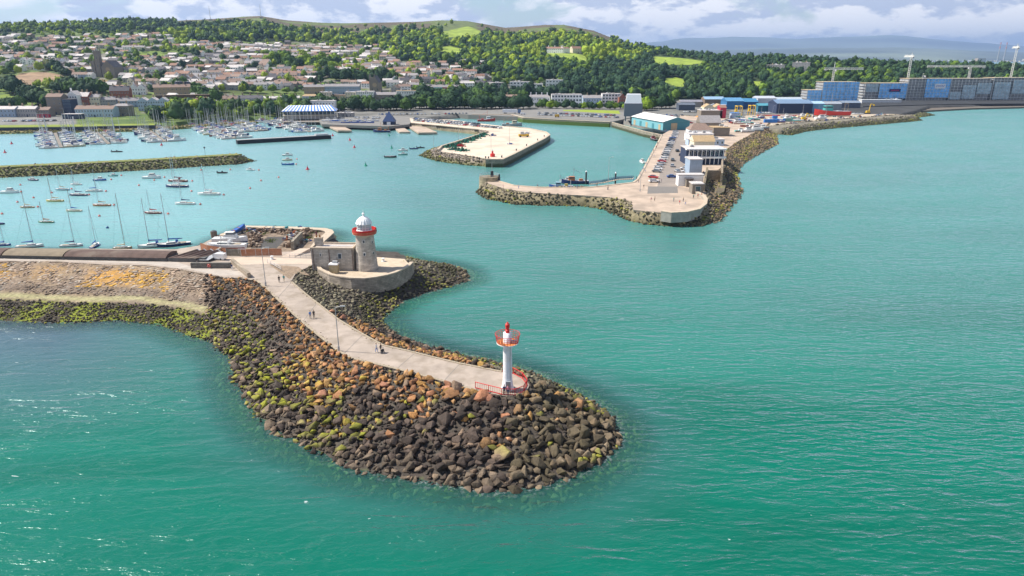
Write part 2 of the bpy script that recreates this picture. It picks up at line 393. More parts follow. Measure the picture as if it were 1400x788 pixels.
pd = [(662, 246), (668, 251), (690, 258), (720, 263), (760, 265.5), (800, 267.5), (835, 270), (862, 275), (866, 287), (905, 291), (940, 290), (962, 285), (967, 277), (966, 268), (962, 255), (972, 240), (990, 226), (992, 206), (1004, 196), (1016, 190), (1030, 182), (1045, 176), (1052, 166),
      (930, 158), (926, 172), (905, 184.5), (893, 207), (880, 231), (872, 245), (866, 249.5), (800, 257), (740, 256.5), (702, 253.5), (676, 246)]
pw = [(653, 263), (666, 272), (700, 279), (740, 281), (800, 282), (830, 287), (850, 298), (880, 306), (920, 310), (960, 309), (983, 302), (990, 292), (999, 283), (1012, 262), (1005, 241), (1012, 226), (1032, 213), (1062, 197), (1060, 184), (1066, 176),
      (930, 160), (922, 180), (905, 190.5), (896, 210), (883, 234), (875, 249), (868, 254), (800, 261), (740, 260.5), (704, 257.5), (680, 251), (664, 251)]
PDK = W(pd, 4.0); PWL = W(pw, 0)
md = [(598, 206.5), (602, 202), (640, 190), (668, 180), (655, 177), (600, 171.5), (562, 168), (560, 162), (620, 164), (640, 167), (690, 173), (722, 176), (746, 181), (750, 184.5), (744, 189), (700, 211), (686, 217), (670, 218), (640, 213)]
mw = [(575, 213), (590, 205), (634, 192), (655, 184), (650, 181), (600, 176), (560, 173), (557, 165), (620, 166), (641, 170), (692, 177), (724, 180), (750, 186), (752, 191), (703, 218), (688, 226), (668, 228), (640, 226), (600, 221)]
MDK = W(md, 4.0); MWL = W(mw, 0)

def resample(poly, step=2.0):
    out = []
    for i in range(len(poly)):
        a, b = poly[i], poly[(i + 1) % len(poly)]; n = max(1, int(math.hypot(b[0] - a[0], b[1] - a[1]) / step))
        out += [(a[0] + (b[0] - a[0]) * k / n, a[1] + (b[1] - a[1]) * k / n) for k in range(n)]
    return out

class Mound:
    def __init__(s, deck, water, ztop, wob=.8):
        s.deck, s.ztop = deck, ztop
        s.water = [(x + wob * float(fnoise(x, y, 6, 5)), y + wob * float(fnoise(x, y, 6, 6))) for x, y in resample(water, 3)]
    def h(s, X, Y, under=-.4):
        di = np.where(inpoly(X, Y, s.deck), 0, segdist(X, Y, s.deck)); do = segdist(X, Y, s.water); ins = inpoly(X, Y, s.water)
        do_in = np.where(ins, do, 0)
        u = do_in / (do_in + di + 1e-6)
        z = np.where(ins | (di == 0), s.ztop * np.where(di == 0, 1, u), np.maximum(do * under, -6))
        return z, u, di
    def mesh(s, name, step, m, colf=None, drop=.25, box=None):
        xs = [p[0] for p in s.water]; ys = [p[1] for p in s.water]
        x0, x1, y0, y1 = box or (min(xs) - 12, max(xs) + 12, min(ys) - 12, max(ys) + 12)
        X, Y = np.meshgrid(np.arange(x0, x1, step), np.arange(y0, y1, step))
        z, u, di = s.h(X, Y)
        z = z - drop * (di < .01) - .0 + np.where(di > 0, fnoise(X, Y, 1.7, 8) * .18, 0)
        nr, nc = X.shape; i = np.arange((nr - 1) * (nc - 1)); r, c = i // (nc - 1), i % (nc - 1); a = r * nc + c
        Fc = np.stack([a, a + 1, a + nc + 1, a + nc], -1)
        keep = (z.ravel()[Fc].max(1) > -5.5)
        Fc = Fc[keep]
        col = colf(X, Y, z, u).reshape(-1, 3)
        return npmesh(name, np.stack([X, Y, z], -1).reshape(-1, 3), Fc, m, col, smooth=True)

# ---------------------------------------------------------------- rocks
def hull_rock(rng, n=15, flat=.75):
    import bmesh
    bm = bmesh.new()
    for _ in range(n):
        v = rng.normal(size=3); v /= np.linalg.norm(v); v *= rng.uniform(.8, 1.08)
        bm.verts.new((v[0] * 1.15, v[1] * .9, v[2] * flat))
    r = bmesh.ops.convex_hull(bm, input=list(bm.verts))
    bmesh.ops.delete(bm, geom=[v for v in bm.verts if not v.link_faces], context='VERTS')
    bmesh.ops.bevel(bm, geom=list(bm.edges), offset=.02, segments=1, affect='EDGES', profile=.5)
    bmesh.ops.triangulate(bm, faces=list(bm.faces))
    bm.verts.index_update()
    V = np.array([tuple(v.co) for v in bm.verts]); Fc = np.array([[v.index for v in f.verts] for f in bm.faces]); bm.free()
    return V, Fc
ROCKS = [hull_rock(NR, NR.integers(8, 14), NR.uniform(.6, .95)) for _ in range(24)]
ROCKM = mat('boulder_stone', attr='col', rough=.85, var=.42, scale=1.1, bump=.9, bscale=2.2)
def rotm(rng, tilt=.7):
    a, b, c = rng.uniform(0, 2 * PI), rng.uniform(-tilt, tilt), rng.uniform(-tilt, tilt)
    return np.array(Matrix.Rotation(a, 3, 'Z') @ Matrix.Rotation(b, 3, 'X') @ Matrix.Rotation(c, 3, 'Y'))
def rock_arrays(items, rng, moss=None, tilt=.7, zs=1.0):
    Vs, Fs, Cs, off = [], [], [], 0
    for (x, y, z, r, col, mo) in items:
        V, Fc = ROCKS[rng.integers(len(ROCKS))]
        v = (V * np.array([r * rng.uniform(.85, 1.25), r * rng.uniform(.8, 1.1), r * rng.uniform(.75, 1.05)])) @ rotm(rng, tilt).T
        cc = np.tile(np.array(col), (len(v), 1))
        if zs != 1: v[:, 2] *= zs
        if mo > 0:      # weed grows on the upper faces
            k = np.clip((v[:, 2] / r - .0) * 2.0, 0, 1)[:, None] * mo * rng.uniform(.5, 1)
            cc = cc * (1 - k) + np.array(moss or (.34, .35, .015)) * k
        Vs.append(v + np.array([x, y, z])); Fs.append(Fc + off); Cs.append(cc); off += len(v)
    return np.concatenate(Vs), np.concatenate(Fs), np.concatenate(Cs)
# ---------------------------------------------------------------- front breakwater
FM = Mound(DK, WL, DECK)
def front_col(X, Y, z, u):
    px, py = proj(X, Y, z)
    n = fnoise(X, Y, 5, 11); n2 = fnoise(X, Y, 1.6, 12); n3 = fnoise(X, Y, 14, 13)
    col = np.stack([.075 + .02 * n2, .062 + .02 * n2, .050 + .015 * n2], -1)
    # the old pitched sea wall on the left: warm stone, lichen, pale band, dark weed beach
    wall = (px < 292 + 12 * n) & (py > 352)
    stone = np.stack([.24 + .06 * n2 + .03 * n, .18 + .05 * n2 + .02 * n, .125 + .04 * n2], -1)
    lich = np.clip((n3 + .25 * n + .45) * 1.5, 0, .8) * np.clip((215 - px) / 40, 0, 1) * np.clip((u - .55) * 6, 0, 1) * np.clip((.95 - u) * 12, 0, 1)
    stone = stone * (1 - lich[..., None]) + np.array([.52, .27, .05]) * lich[..., None]
    dk = np.clip(1 - np.abs(u - .52) * 12, 0, 1)[..., None]; stone = stone * (1 - dk * .5) + np.array([.13, .10, .08]) * dk * .5
    band = np.clip(1 - np.abs(u - .385 + .02 * n) * 16, 0, 1)[..., None]
    stone = stone * (1 - band) + np.array([.36, .34, .17]) * band
    low = np.clip((.325 + .02 * n - u) * 30, 0, 1)[..., None]
    beach = np.where((n + .6 * n2 > .25)[..., None], np.array([.19, .22, .02]), np.array([.055, .045, .032]))
    stone = stone * (1 - low) + beach * low
    col = np.where(wall[..., None], stone, col)
    col = np.where((z < -.2)[..., None], np.stack([.10 + .05 * n, .13 + .06 * n, .04 + .02 * n], -1), col)
    return col
tag(FM.mesh('breakwater_bank', 1.0, mat('bank_rock', attr='col', rough=.95, var=.4, scale=1.3, bump=1.0, bscale=1.6), front_col, box=(-230, 50, 70, 235)),
    'sloping bank of dark rock and pitched stone under the breakwater path', None, None, 'structure')

def scatter_front():
    xs = np.arange(-175, 45, 1.02); ys = np.arange(74, 232, 1.02)
    X, Y = np.meshgrid(xs, ys); X = X.ravel() + NR.uniform(-.5, .5, X.size); Y = Y.ravel() + NR.uniform(-.5, .5, Y.size)
    z, u, di = FM.h(X, Y, -.33)
    px, py = proj(X, Y, np.maximum(z, 0))
    n = fnoise(X, Y, 7, 21); n2 = fnoise(X, Y, 3, 22)
    ok = (di > .35) & (z > -1.9)
    wall = (px < 286 + 10 * n) & (py > 350)
    ok &= ~(wall & (u > .31))
    ok &= ~((py < 356) & (px < 450))
    # no rocks against the quay walls of the boat yard
    ok &= ~((px < 460) & (py < 345)) & ~((py < 358) & (px < 556)) & ~inpoly(X, Y, [tuple(P(a_, b_, 6)[:2]) for a_, b_ in ((430, 359), (436, 367), (450, 374), (480, 379), (498, 379.5), (515, 377.5), (542, 371), (553, 366), (564, 357), (514, 351), (431, 352))])
    big, small = [], []
    k = np.nonzero(ok)[0]; NR.shuffle(k)
    for i in k:
        x, y, zz, uu, a, b = X[i], Y[i], z[i], u[i], px[i], py[i]
        near = mpp((x, y, zz))
        tipf = np.clip((b - 430) / 140, 0, 1)
        inner = (b < 0.36 * a + 262) and a > 400       # the side towards the old lighthouse
        r = (.42 + .42 * NR.random() ** 1.7) * (1 + .62 * tipf) * (NR.uniform(1.2, 1.5) if NR.random() < .1 else 1)
        if inner: r = NR.uniform(.42, .62)
        if not inner: r *= .8 if a < 600 else .93
        if wall[i]: r = NR.uniform(.22, .5)
        if a < 300 and not wall[i]: r = NR.uniform(.4, .75)
        if r > 1.0 and NR.random() < .28: continue
        # stone colour
        v = NR.uniform(.6, 1.45)
        c = np.array([.066, .047, .036]) * v * NR.uniform(.6, 1.35)
        p_or = np.clip((uu - .36 + .3 * n[i]) * 2.8, 0, .85) * (1.1 if 290 < a < 640 and not inner else .4) * (1 if b < 545 else .5)
        q = NR.random()
        if q < p_or: c = np.array([1, NR.uniform(.44, .60), NR.uniform(.14, .28)]) * NR.uniform(.2, .48)
        elif q < p_or + .16: c = np.array([.24, .165, .11]) * NR.uniform(.5, 1.2)
        if inner: c = (np.array([.17, .15, .10]) * v if uu > .45 else np.array([.075, .07, .035]) * v)
        if a > 700 and not inner: c = c * .75 + np.array([.15, .13, .05]) * .25 * v
        if uu < .16 and zz > -.4 and NR.random() < .7: c = c * .5 + np.array([.22, .165, .11]) * .5 * v
        mo = 0.0
        if zz < -.2: c = np.array([.42, .42, .22]) * v; mo = .7 if n[i] > 0 else .2; r = min(r, .9); zz = min(zz, -.25) - .55 * r
        elif a < 410 and 425 < b < 560 and uu < (.75 if a < 330 else .45): mo = 1 if NR.random() < (.8 if a < 300 else .5) else 0
        elif wall[i]: mo = .9 if n[i] > -.1 and NR.random() < .5 else .0
        elif (n[i] > .34 and NR.random() < .55 and uu < .68) or NR.random() < .02: mo = NR.uniform(.4, .9)
        if wall[i]: c = np.array([.085, .07, .05]) * v
        it = (x, y, zz + r * (NR.uniform(.1, .55) if zz > 0 else .05), r, c, mo)
        big.append((r * near, it)) if (mo or True) else None
    big.sort(key=lambda t: -t[0] if t[1][2] > .5 else 0)
    ind = big[:285]; rest = [b[1] for b in big[285:]]
    # a second, smaller fill between the big ones
    xs = np.arange(-175, 45, .8); ys = np.arange(76, 200, .8)
    X, Y = np.meshgrid(xs, ys); X = X.ravel() + NR.uniform(-.4, .4, X.size); Y = Y.ravel() + NR.uniform(-.4, .4, Y.size)
    z, u, di = FM.h(X, Y, -.33); px, py = proj(X, Y, z); nn = fnoise(X, Y, 5, 29)
    ok = (di > .25) & (z > -.5) & ~((px < 286) & (u > .31)) & (py > 366) & ((px < 430) | (py > 384))
    for i in np.nonzero(ok)[0]:
        v = NR.uniform(.5, 1.4); c = np.array([.07, .056, .044]) * v
        if px[i] < 390 and u[i] < .6 and NR.random() < .5 and nn[i] > -.2: c = np.array([.17, .19, .03]) * v
        rest.append((X[i], Y[i], z[i] + .08, NR.uniform(.22, .42), c, 0))
    for a_, b_ in zip(fd_left[5:-1], fd_left[6:]):
        p_, q_ = P(*a_, DECK), P(*b_, DECK)
        for _ in range(int((q_ - p_).length * 3)):
            s_ = p_.lerp(q_, NR.random()); v = NR.uniform(.5, 1.3); rest.append((s_.x + NR.normal() * .3, s_.y + NR.normal() * .3, DECK + .02, NR.uniform(.06, .2), np.array([.30, .23, .15]) * v, 0))
    for a_, b_ in zip(fd_right[2:11], fd_right[3:12]):
        p_, q_ = P(*a_, DECK), P(*b_, DECK)
        for _ in range(int((q_ - p_).length * 3)):
            s_ = p_.lerp(q_, NR.random()); v = NR.uniform(.5, 1.3); rest.append((s_.x + NR.normal() * .3, s_.y + NR.normal() * .3, DECK + .02, NR.uniform(.06, .22), np.array([.30, .24, .15]) * v, 0))
    V, Fc, Cc = rock_arrays(rest, NR)
    tag(npmesh('breakwater_rocks', V, Fc, ROCKM, Cc), 'jumbled rubble of countless dark and rust coloured rocks covering the breakwater slopes', None, None, 'stuff')
    grp = 'large boulders on the breakwater slope'
    for s_, it in ind:
        x, y, zz, r, c, mo = it
        V, Fc, Cc = rock_arrays([(0, 0, 0, r, c, mo)], NR)
        o = npmesh('boulder', V, Fc, ROCKM, Cc); o.location = (x, y, zz)
        a, b = proj(x, y, zz)
        tone = 'rusty orange' if c[0] > .19 and c[1] < .6 * c[0] else 'pale tan' if c[0] > .15 else 'dark brown' if c[0] > .085 else 'near black'
        where = ('on the rounded tip' if a > 730 else 'below the red railing' if a > 620 else 'mid seaward slope' if a > 480 else 'left seaward slope')
        lvl = 'low by the water' if zz < 1.6 else 'half way up' if zz < 3.4 else 'high near the path'
        g = f"{tone}{' mossy' if mo > .4 else ''} boulder {where}, {lvl}"
        tag(o, g, 'boulder', g.replace(' boulder ', ' boulders '))
    # pitched stones of the old wall
    xs = np.arange(-215, -38, .95); ys = np.arange(128, 182, .85)
    X, Y = np.meshgrid(xs, ys); X = X.ravel() + NR.uniform(-.3, .3, X.size); Y = Y.ravel() + NR.uniform(-.25, .25, Y.size)
    z, u, di = FM.h(X, Y); px, py = proj(X, Y, z); n = fnoise(X, Y, 6, 31); n3 = fnoise(X, Y, 14, 13)
    ok = (px < 296) & (u > .44) & (di > .3) & (py > 356); its = []
    for i in np.nonzero(ok)[0]:
        v = NR.uniform(.65, 1.35); c = np.array([.30, .22, .16]) * v
        if n3[i] + .3 * n[i] > -.1 and px[i] < 230 and NR.random() < .55 and .58 < u[i] < .95: c = np.array([.50, .29, .05]) * v
        elif NR.random() < .18: c = np.array([.42, .36, .29])
        if u[i] < .58: c = c * .62
        its.append((X[i], Y[i], z[i] - .02, NR.uniform(.42, .8), c, 0))
    V, Fc, Cc = rock_arrays(its, NR, tilt=.15, zs=.38)
    tag(npmesh('pitched_stones', V, Fc, ROCKM, Cc), 'weathered stones with orange lichen pitched into the old sea wall', None, None, 'stuff')
scatter_front()

# ---------------------------------------------------------------- deck, path and paved surfaces
CONC = mat('path_concrete', (.38, .315, .262), .9, var=.2, scale=.35, bump=.25, bscale=6, streak=((.27, .22, .17), .3, .75))
def slab(name, polypx, z, th, m, label=None, kind='structure', world=None, side=None):
    mb = MB(); mb.prism(world or W(polypx, z), z - th, z, side or m, m)
    return tag(mb.build(name), label, None, None, kind)
EDGE = mat('kerb_edge', (.36, .30, .22), .95, var=.3, scale=2, bump=.5)
slab('path', None, DECK, .5, CONC, 'pale concrete path along the breakwater', world=DK, side=EDGE)
def strip(name, pts, z, w, h, m, label, kind='structure', closed=False, cat=None):
    mb = MB(); q = [P(a, b, z) for a, b in pts]
    off = []
    for i, p in enumerate(q):
        d = (q[min(i + 1, len(q) - 1)] - q[max(i - 1, 0)]); d.z = 0; d.normalize(); n = Vector((-d.y, d.x, 0)) * w / 2
        off.append((p + n, p - n))
    vs = []
    for a, b in off: vs += [(a.x, a.y, z), (b.x, b.y, z), (b.x, b.y, z + h), (a.x, a.y, z + h)]
    fs = [(0, 1, 2, 3), tuple(4 * (len(off) - 1) + k for k in (3, 2, 1, 0))]
    for i in range(len(off) - 1):
        for k in range(4): fs.append((4 * i + k, 4 * i + 4 + k, 4 * i + 4 + (k + 1) % 4, 4 * i + (k + 1) % 4))
    mb.add(vs, fs, m); o = mb.build(name)
    return tag(o, label, cat, None, kind)
strip('path_edge', [(331, 380.5), (352, 384.5), (368, 398.5), (400, 428.5), (423, 448.5), (463, 480.5), (481, 490), (542, 504.5), (600, 519.5), (646, 532.5)], DECK + .004, .5, .1, EDGE, None)
strip('path_edge', [(686, 508.6), (630, 497.6), (600, 490.6), (560, 480.6), (524, 472.6), (493, 455.6), (463, 437.6), (417, 401.6), (399, 386)], DECK + .004, .4, .12, EDGE, None)
GRAV = mat('rubble_gravel', (.27, .20, .14), .95, var=.4, scale=1.5, bump=.8, bscale=5)
slab('gravel_patch', [(368, 362), (408, 365), (424, 377), (404, 374), (396, 382)], DECK + .008, .05, GRAV)
APRON = mat('apron_concrete', (.54, .43, .34), .9, var=.1, scale=.4, bump=.2)
slab('quay_apron', [(300, 353), (345, 351.5), (430, 354.5), (430, 361), (372, 361), (330, 362), (318, 358)], DECK + .006, .02, APRON)
slab('upper_road', [(-160, 353), (0, 353.5), (145, 357), (243, 358.5), (262, 365), (330, 371), (334, 377), (300, 377), (262, 369), (200, 361), (80, 356.5), (-160, 355.5)], DECK + .006, .02, mat('old_paving', (.43, .38, .33), .9, var=.15, scale=.5, bump=.2))
# lower kerb blocks pale band and dark joints across the path
jo = mat('tar_joint', (.22, .2, .18), .9)
for a, b in (((543, 504), (566, 484)), ((470, 484), (496, 458)), ((414, 440), (432, 416)), ((607, 521), (628, 498)), ((380, 407), (396, 389))):
    mb = MB(); p, q = P(*a, DECK + .012), P(*b, DECK + .012); n = Vector((q.y - p.y, p.x - q.x, 0)).normalized() * .06
    mb.add([p - n, p + n, q + n, q - n], [(0, 1, 2, 3)], jo); tag(mb.build('path_joint'), None, None, None, 'structure')

# ---------------------------------------------------------------- old lighthouse on its round bastion
LST = stone_mat('lighthouse_granite', (.47, .425, .37), (.30, .27, .23), 1.1, .38)
WST = stone_mat('bastion_stone', (.33, .28, .225), (.2, .17, .13), 1.2, .42)
CAPS = mat('coping_stone', (.50, .41, .31), .85, var=.15, scale=1.2, bump=.3)
REDP = mat('red_paint', (.62, .035, .03), .45, var=.1, scale=3)
REDR = mat('rusty_red_paint', (.55, .13, .07), .6, var=.25, scale=3)
WHT = mat('white_paint', (.80, .80, .80), .45, var=.04, scale=2)
GLS = mat('window_glass', (.05, .07, .09), .08, var=0, spec=.8)
LGLS = mat('lantern_glass', (.42, .50, .52), .1, var=.1, scale=2, spec=.8)
DARK = mat('dark_metal', (.05, .05, .055), .6, var=.1)
GALV = mat('galvanised_steel', (.42, .43, .44), .5, .3, var=.08)
rim = [(430, 360), (436, 368), (450, 375), (464, 378), (480, 380), (498, 380.5), (515, 378.5), (530, 375.5), (542, 372), (553, 367), (560, 363), (565, 358)]
rw = [P(a, b, 6.0) for a, b in rim]
t = thing('bastion', 'curved stone bastion wall with pale coping around the old lighthouse', 'sea wall')
mb = MB(); inner = []; n = len(rw)
cx0 = P(500, 362, 6.0)
for p in rw: d = (cx0 - p); d.z = 0; d.normalize(); inner.append(p + d * .75)
vs = []
for a, b in zip(rw, inner):
    o_ = (a - b) * .3
    vs += [(a.x + o_.x, a.y + o_.y, 2.0), (a.x, a.y, 5.75), (b.x, b.y, 5.75), (b.x, b.y, 4.6)]
mb.add(vs, [f for i in range(n - 1) for f in ((4 * i, 4 * i + 4, 4 * i + 5, 4 * i + 1), (4 * i + 3, 4 * i + 2, 4 * i + 6, 4 * i + 7), (4 * i + 1, 4 * i + 5, 4 * i + 6, 4 * i + 2))] + [(0, 1, 2, 3), tuple(4 * (n - 1) + k for k in (3, 2, 1, 0))], WST)
mb.build('wall', t)
mb = MB(); vs = []
for a, b in zip(rw, inner):
    e = (a - b) * .12
    vs += [(a.x + e.x, a.y + e.y, 5.75), (a.x + e.x, a.y + e.y, 6.02), (b.x - e.x, b.y - e.y, 6.02), (b.x - e.x, b.y - e.y, 5.75)]
mb.add(vs, [(4 * i + k, 4 * i + 4 + k, 4 * i + 4 + (k + 1) % 4, 4 * i + (k + 1) % 4) for i in range(n - 1) for k in range(4)] + [(0, 1, 2, 3), tuple(4 * (n - 1) + k for k in (3, 2, 1, 0))], CAPS)
mb.build('coping', t)
plat = [(p.x, p.y) for p in inner] + W([(553, 354.5), (515, 352), (470, 350.5), (431, 352)], DECK)
slab('bastion_platform', None, DECK + .05, 2.6, mat('platform_paving', (.52, .42, .31), .9, var=.18, scale=.5, bump=.3), world=plat, side=WST)

base = P(499, 372.2, DECK)
LH = thing('lighthouse', 'old tapering granite lighthouse with red gallery and white domed lantern beside the keeper house', 'lighthouse', (base.x, base.y + 2.6, DECK)); LH.scale = (1, 1, .95)
def col_part(name, prof, m, par, n=40, smooth=True):
    mb = MB(); mb.lathe(prof, m, n); o = mb.build(name, par, smooth=False)
    if smooth: o.data.polygons.foreach_set('use_smooth', [True] * len(o.data.polygons))
    return o
col_part('tower', [(0, 0), (2.75, 0), (2.55, 3), (2.33, 6.2), (2.18, 9.0), (2.45, 9.25), (2.45, 9.45), (0, 9.45)], LST, LH, smooth=False)
gl = MB(); gl.lathe([(2.3, 9.3), (2.85, 9.55), (2.95, 9.7), (2.3, 9.7)], CAPS, 40); gl.build('gallery_floor', LH)
col_part('gallery', [(2.84, 9.7), (2.95, 10.85), (2.85, 10.85), (2.74, 9.75)], REDP, LH, smooth=False)
gb = MB(); gb.lathe([(2.97, 9.95), (3.0, 10.35), (2.96, 10.35)], REDR, 40); gb.build('gallery_band', LH)
for i in range(12):
    a = i * PI / 6; x, y = 2.98 * math.cos(a), 2.98 * math.sin(a)
col_part('lantern_base', [(1.9, 9.7), (1.9, 10.6), (1.8, 10.7), (0, 10.7)], WHT, LH)
lg = MB(); lg.lathe([(1.72, 10.7), (1.72, 12.2)], LGLS, 16); ln = lg.build('lantern_glass', LH)
fr = MB()
for i in range(16):
    a = 2 * PI * i / 16; fr.tube((1.74 * math.cos(a), 1.74 * math.sin(a), 10.7), (1.74 * math.cos(a), 1.74 * math.sin(a), 12.2), .05, WHT, 5)
for z in (11.2, 11.7): fr.lathe([(1.73, z), (1.79, z), (1.79, z + .07), (1.73, z + .07)], WHT, 32)
fr.build('glazing_bars', LH)
ribs = MB(); nseg = 32
dome = [(1.98, 12.15), (1.98, 12.35), (1.86, 12.6), (1.62, 13.1), (1.25, 13.55), (.8, 13.85), (.42, 14.05), (.22, 14.15), (.22, 14.5), (.34, 14.62), (.34, 14.8), (.12, 15.0), (.05, 15.3), (.05, 15.7), (0, 15.72)]
vs = []
for r, z in dome:
    for i in range(nseg):
        a = 2 * PI * i / nseg; rr = r * (1.02 if i % 2 else .96) if 12.3 < z < 14 else r
        vs.append((rr * math.cos(a), rr * math.sin(a), z))
ribs.add(vs, [(k * nseg + i, k * nseg + (i + 1) % nseg, (k + 1) * nseg + (i + 1) % nseg, (k + 1) * nseg + i) for k in range(len(dome) - 1) for i in range(nseg)], WHT)
ribs.build('dome', LH)
def window(par, x, y, z, w, h, rot, m=GLS, fm=WHT, d=.12, name='window'):
    mb = MB(); mb.box(0, 0, -h / 2, w, d, h, fm); o = mb.build(name, par); o.location = (x, y, z); o.rotation_euler = (0, 0, rot)
    g = MB(); g.box(0, -d / 2, -h / 2 + .08, w - .16, .06, h - .16, m); g.build('pane', o)
    return o
for z in (8.0, 4.7): window(LH, .15, -2.25 - (8.6 - z) * .055, z, .62, .85, 0)
window(LH, 2.05, -1.15, 4.6, .55, .8, rad(60)); window(LH, 1.9, -1.1, 7.6, .5, .7, rad(60))
# keeper's house
kp = P(457, 369.6, DECK)
KH = thing('keeper_house', 'flat roofed stone keeper house joined to the left of the old lighthouse', 'building', (kp.x, kp.y + 2.3, DECK), rad(-3))
mb = MB(); mb.box(0, 0, 0, 10.4, 5.2, 5.4, LST); mb.build('wall', KH)
mb = MB()
for x, y, sx, sy in ((0, -2.5, 10.7, .4), (0, 2.5, 10.7, .4), (-5.1, 0, .4, 4.6), (5.1, 0, .4, 4.6)): mb.box(x, y, 5.4, sx, sy, .45, CAPS)
mb.build('parapet', KH)
mb = MB(); mb.box(0, 0, 5.4, 9.8, 4.6, .12, mat('flat_roof_felt', (.42, .36, .31), .9)); mb.box(.5, .4, 5.52, 8, .3, .1, WHT); mb.build('roof', KH)
mb = MB(); mb.box(-4.1, .6, 5.4, 1.9, 1.1, 2.0, LST); mb.box(-4.1, .6, 7.4, 2.1, 1.3, .2, CAPS); mb.build('chimney', KH)
POT = mat('clay_pot', (.38, .17, .06), .8)
for dx in (-.5, .35):
    mb = MB(); mb.cyl(-4.1 + dx, .6, 7.6, 8.3, .22, .17, POT, 10); mb.build('chimney_pot', KH)
mb = MB(); mb.cyl(-4.55, .6, 8.3, 8.9, .2, .14, mat('dark_red_cowl', (.16, .03, .04), .6), 10); mb.build('chimney_cowl', KH)
window(KH, -2.9, -2.62, 4.0, .45, .8, 0); window(KH, 1.9, -2.62, 3.7, .95, 1.35, 0)
mb = MB(); mb.box(1.9, -2.68, 2.88, 1.2, .25, .14, CAPS); mb.build('window_sill', KH)
for x in (-.7, 5.05, -4.7):
    mb = MB(); mb.tube((x, -2.7, .3), (x, -2.7, 5.5), .08, mat('brown_drainpipe', (.12, .06, .05), .6), 6); mb.build('drainpipe', KH)
ap = P(457, 374, DECK)
AX = thing('annex', 'small tan rendered hut with white flat roof against the keeper house wall', 'hut', (ap.x, ap.y + .3, DECK), rad(-3))
mb = MB(); mb.box(0, 0, 0, 2.0, 1.5, 2.2, mat('tan_render', (.44, .36, .22), .9, bump=.2)); mb.build('wall', AX)
mb = MB(); mb.box(0, 0, 2.2, 2.25, 1.8, .25, WHT); mb.build('roof', AX)
mb = MB(); mb.box(.2, .4, 2.5, 1.2, .8, .5, GALV); mb.build('vent_box', AX)

# ---------------------------------------------------------------- red and white harbour light on the tip
b = P(694, 534, DECK)
RL = thing('harbour_light', 'slim white column light with flared red railing gallery and red lamp at the breakwater tip', 'lighthouse', (b.x, b.y + .4, DECK))
col_part('column', [(0, 0), (1.05, 0), (.97, .35), (.86, .9), (.76, 1.8), (.72, 2.6), (.69, 7.9), (.64, 9.7), (0, 9.72)], mat('column_white', (.82, .83, .86), .5, var=.07, scale=1.2, streak=((.62, .55, .46), .9, .35)), RL, 32)
mb = MB(); mb.cyl(0, 0, 0.006, .12, 1.35, 1.35, CONC, 24); mb.build('plinth', RL)
mb = MB(); mb.lathe([(.7, 7.55), (1.6, 7.95), (1.72, 8.0), (1.72, 8.12), (.6, 8.12)], WHT, 32); mb.build('platform', RL)
mb = MB(); mb.lathe([(.7, 8.125), (1.66, 8.125), (1.66, 8.15), (.7, 8.15)], mat('orange_deck_paint', (.55, .20, .06), .7), 32); mb.build('platform_floor', RL)
mb = MB(); nr = 24
for i in range(nr):
    a = 2 * PI * i / nr; mb.tube((1.66 * math.cos(a), 1.66 * math.sin(a), 8.1), (1.92 * math.cos(a), 1.92 * math.sin(a), 9.5), .036, REDP, 4)
for z, r in ((8.5, 1.74), (8.85, 1.8), (9.2, 1.86), (9.5, 1.92)):
    pts = [(r * math.cos(2 * PI * i / 32), r * math.sin(2 * PI * i / 32), z) for i in range(32)]
    for i in range(32): mb.tube(pts[i], pts[(i + 1) % 32], .045 if z == 9.5 else .028, REDP, 4)
mb.build('gallery_rail', RL)
mb = MB(); mb.lathe([(0, 9.72), (.33, 9.72), (.33, 10.15), (.24, 10.25), (.24, 10.45), (.34, 10.55), (.36, 11.0), (.3, 11.15), (.15, 11.3), (.15, 11.42), (0, 11.45)], REDP, 16); mb.build('lamp', RL)
mb = MB(); mb.box(1.1, -.3, 8.15, .9, .6, .4, GALV); mb.build('battery_box', RL)
mb = MB(); mb.box(.1, -.97, .1, .75, .3, 1.75, mat('door_grey', (.30, .32, .34), .6)); mb.build('door', RL)
mb = MB(); mb.tube((.42, -.62, 1.6), (.42, -.62, 7.5), .04, GALV); mb.build('conduit', RL)
rp = [P(*q, DECK) for q in ((650, 531), (668, 535.5), (686, 540), (704, 541), (716, 536.3), (720.5, 527), (714, 518), (702, 511.5), (687, 508.3))]
RA = thing('railing', 'red steel railing of upright bars curving round the foot of the harbour light', 'railing')
mb = MB(); mp_ = MB(); mr_ = MB()
for a, b in zip(rp, rp[1:]):
    n = max(2, int((b - a).length / .33))
    for i in range(n):
        q = a.lerp(b, i / n); mb.tube((q.x, q.y, DECK), (q.x, q.y, DECK + 1.08), .035, REDP, 4)
    for z in (.12, 1.1): mr_.tube((a.x, a.y, DECK + z), (b.x, b.y, DECK + z), .065, REDP, 5)
    mp_.tube((a.x, a.y, DECK), (a.x, a.y, DECK + 1.15), .06, REDP, 6)
mb.build('bars', RA); mp_.build('posts', RA); mr_.build('rails', RA)

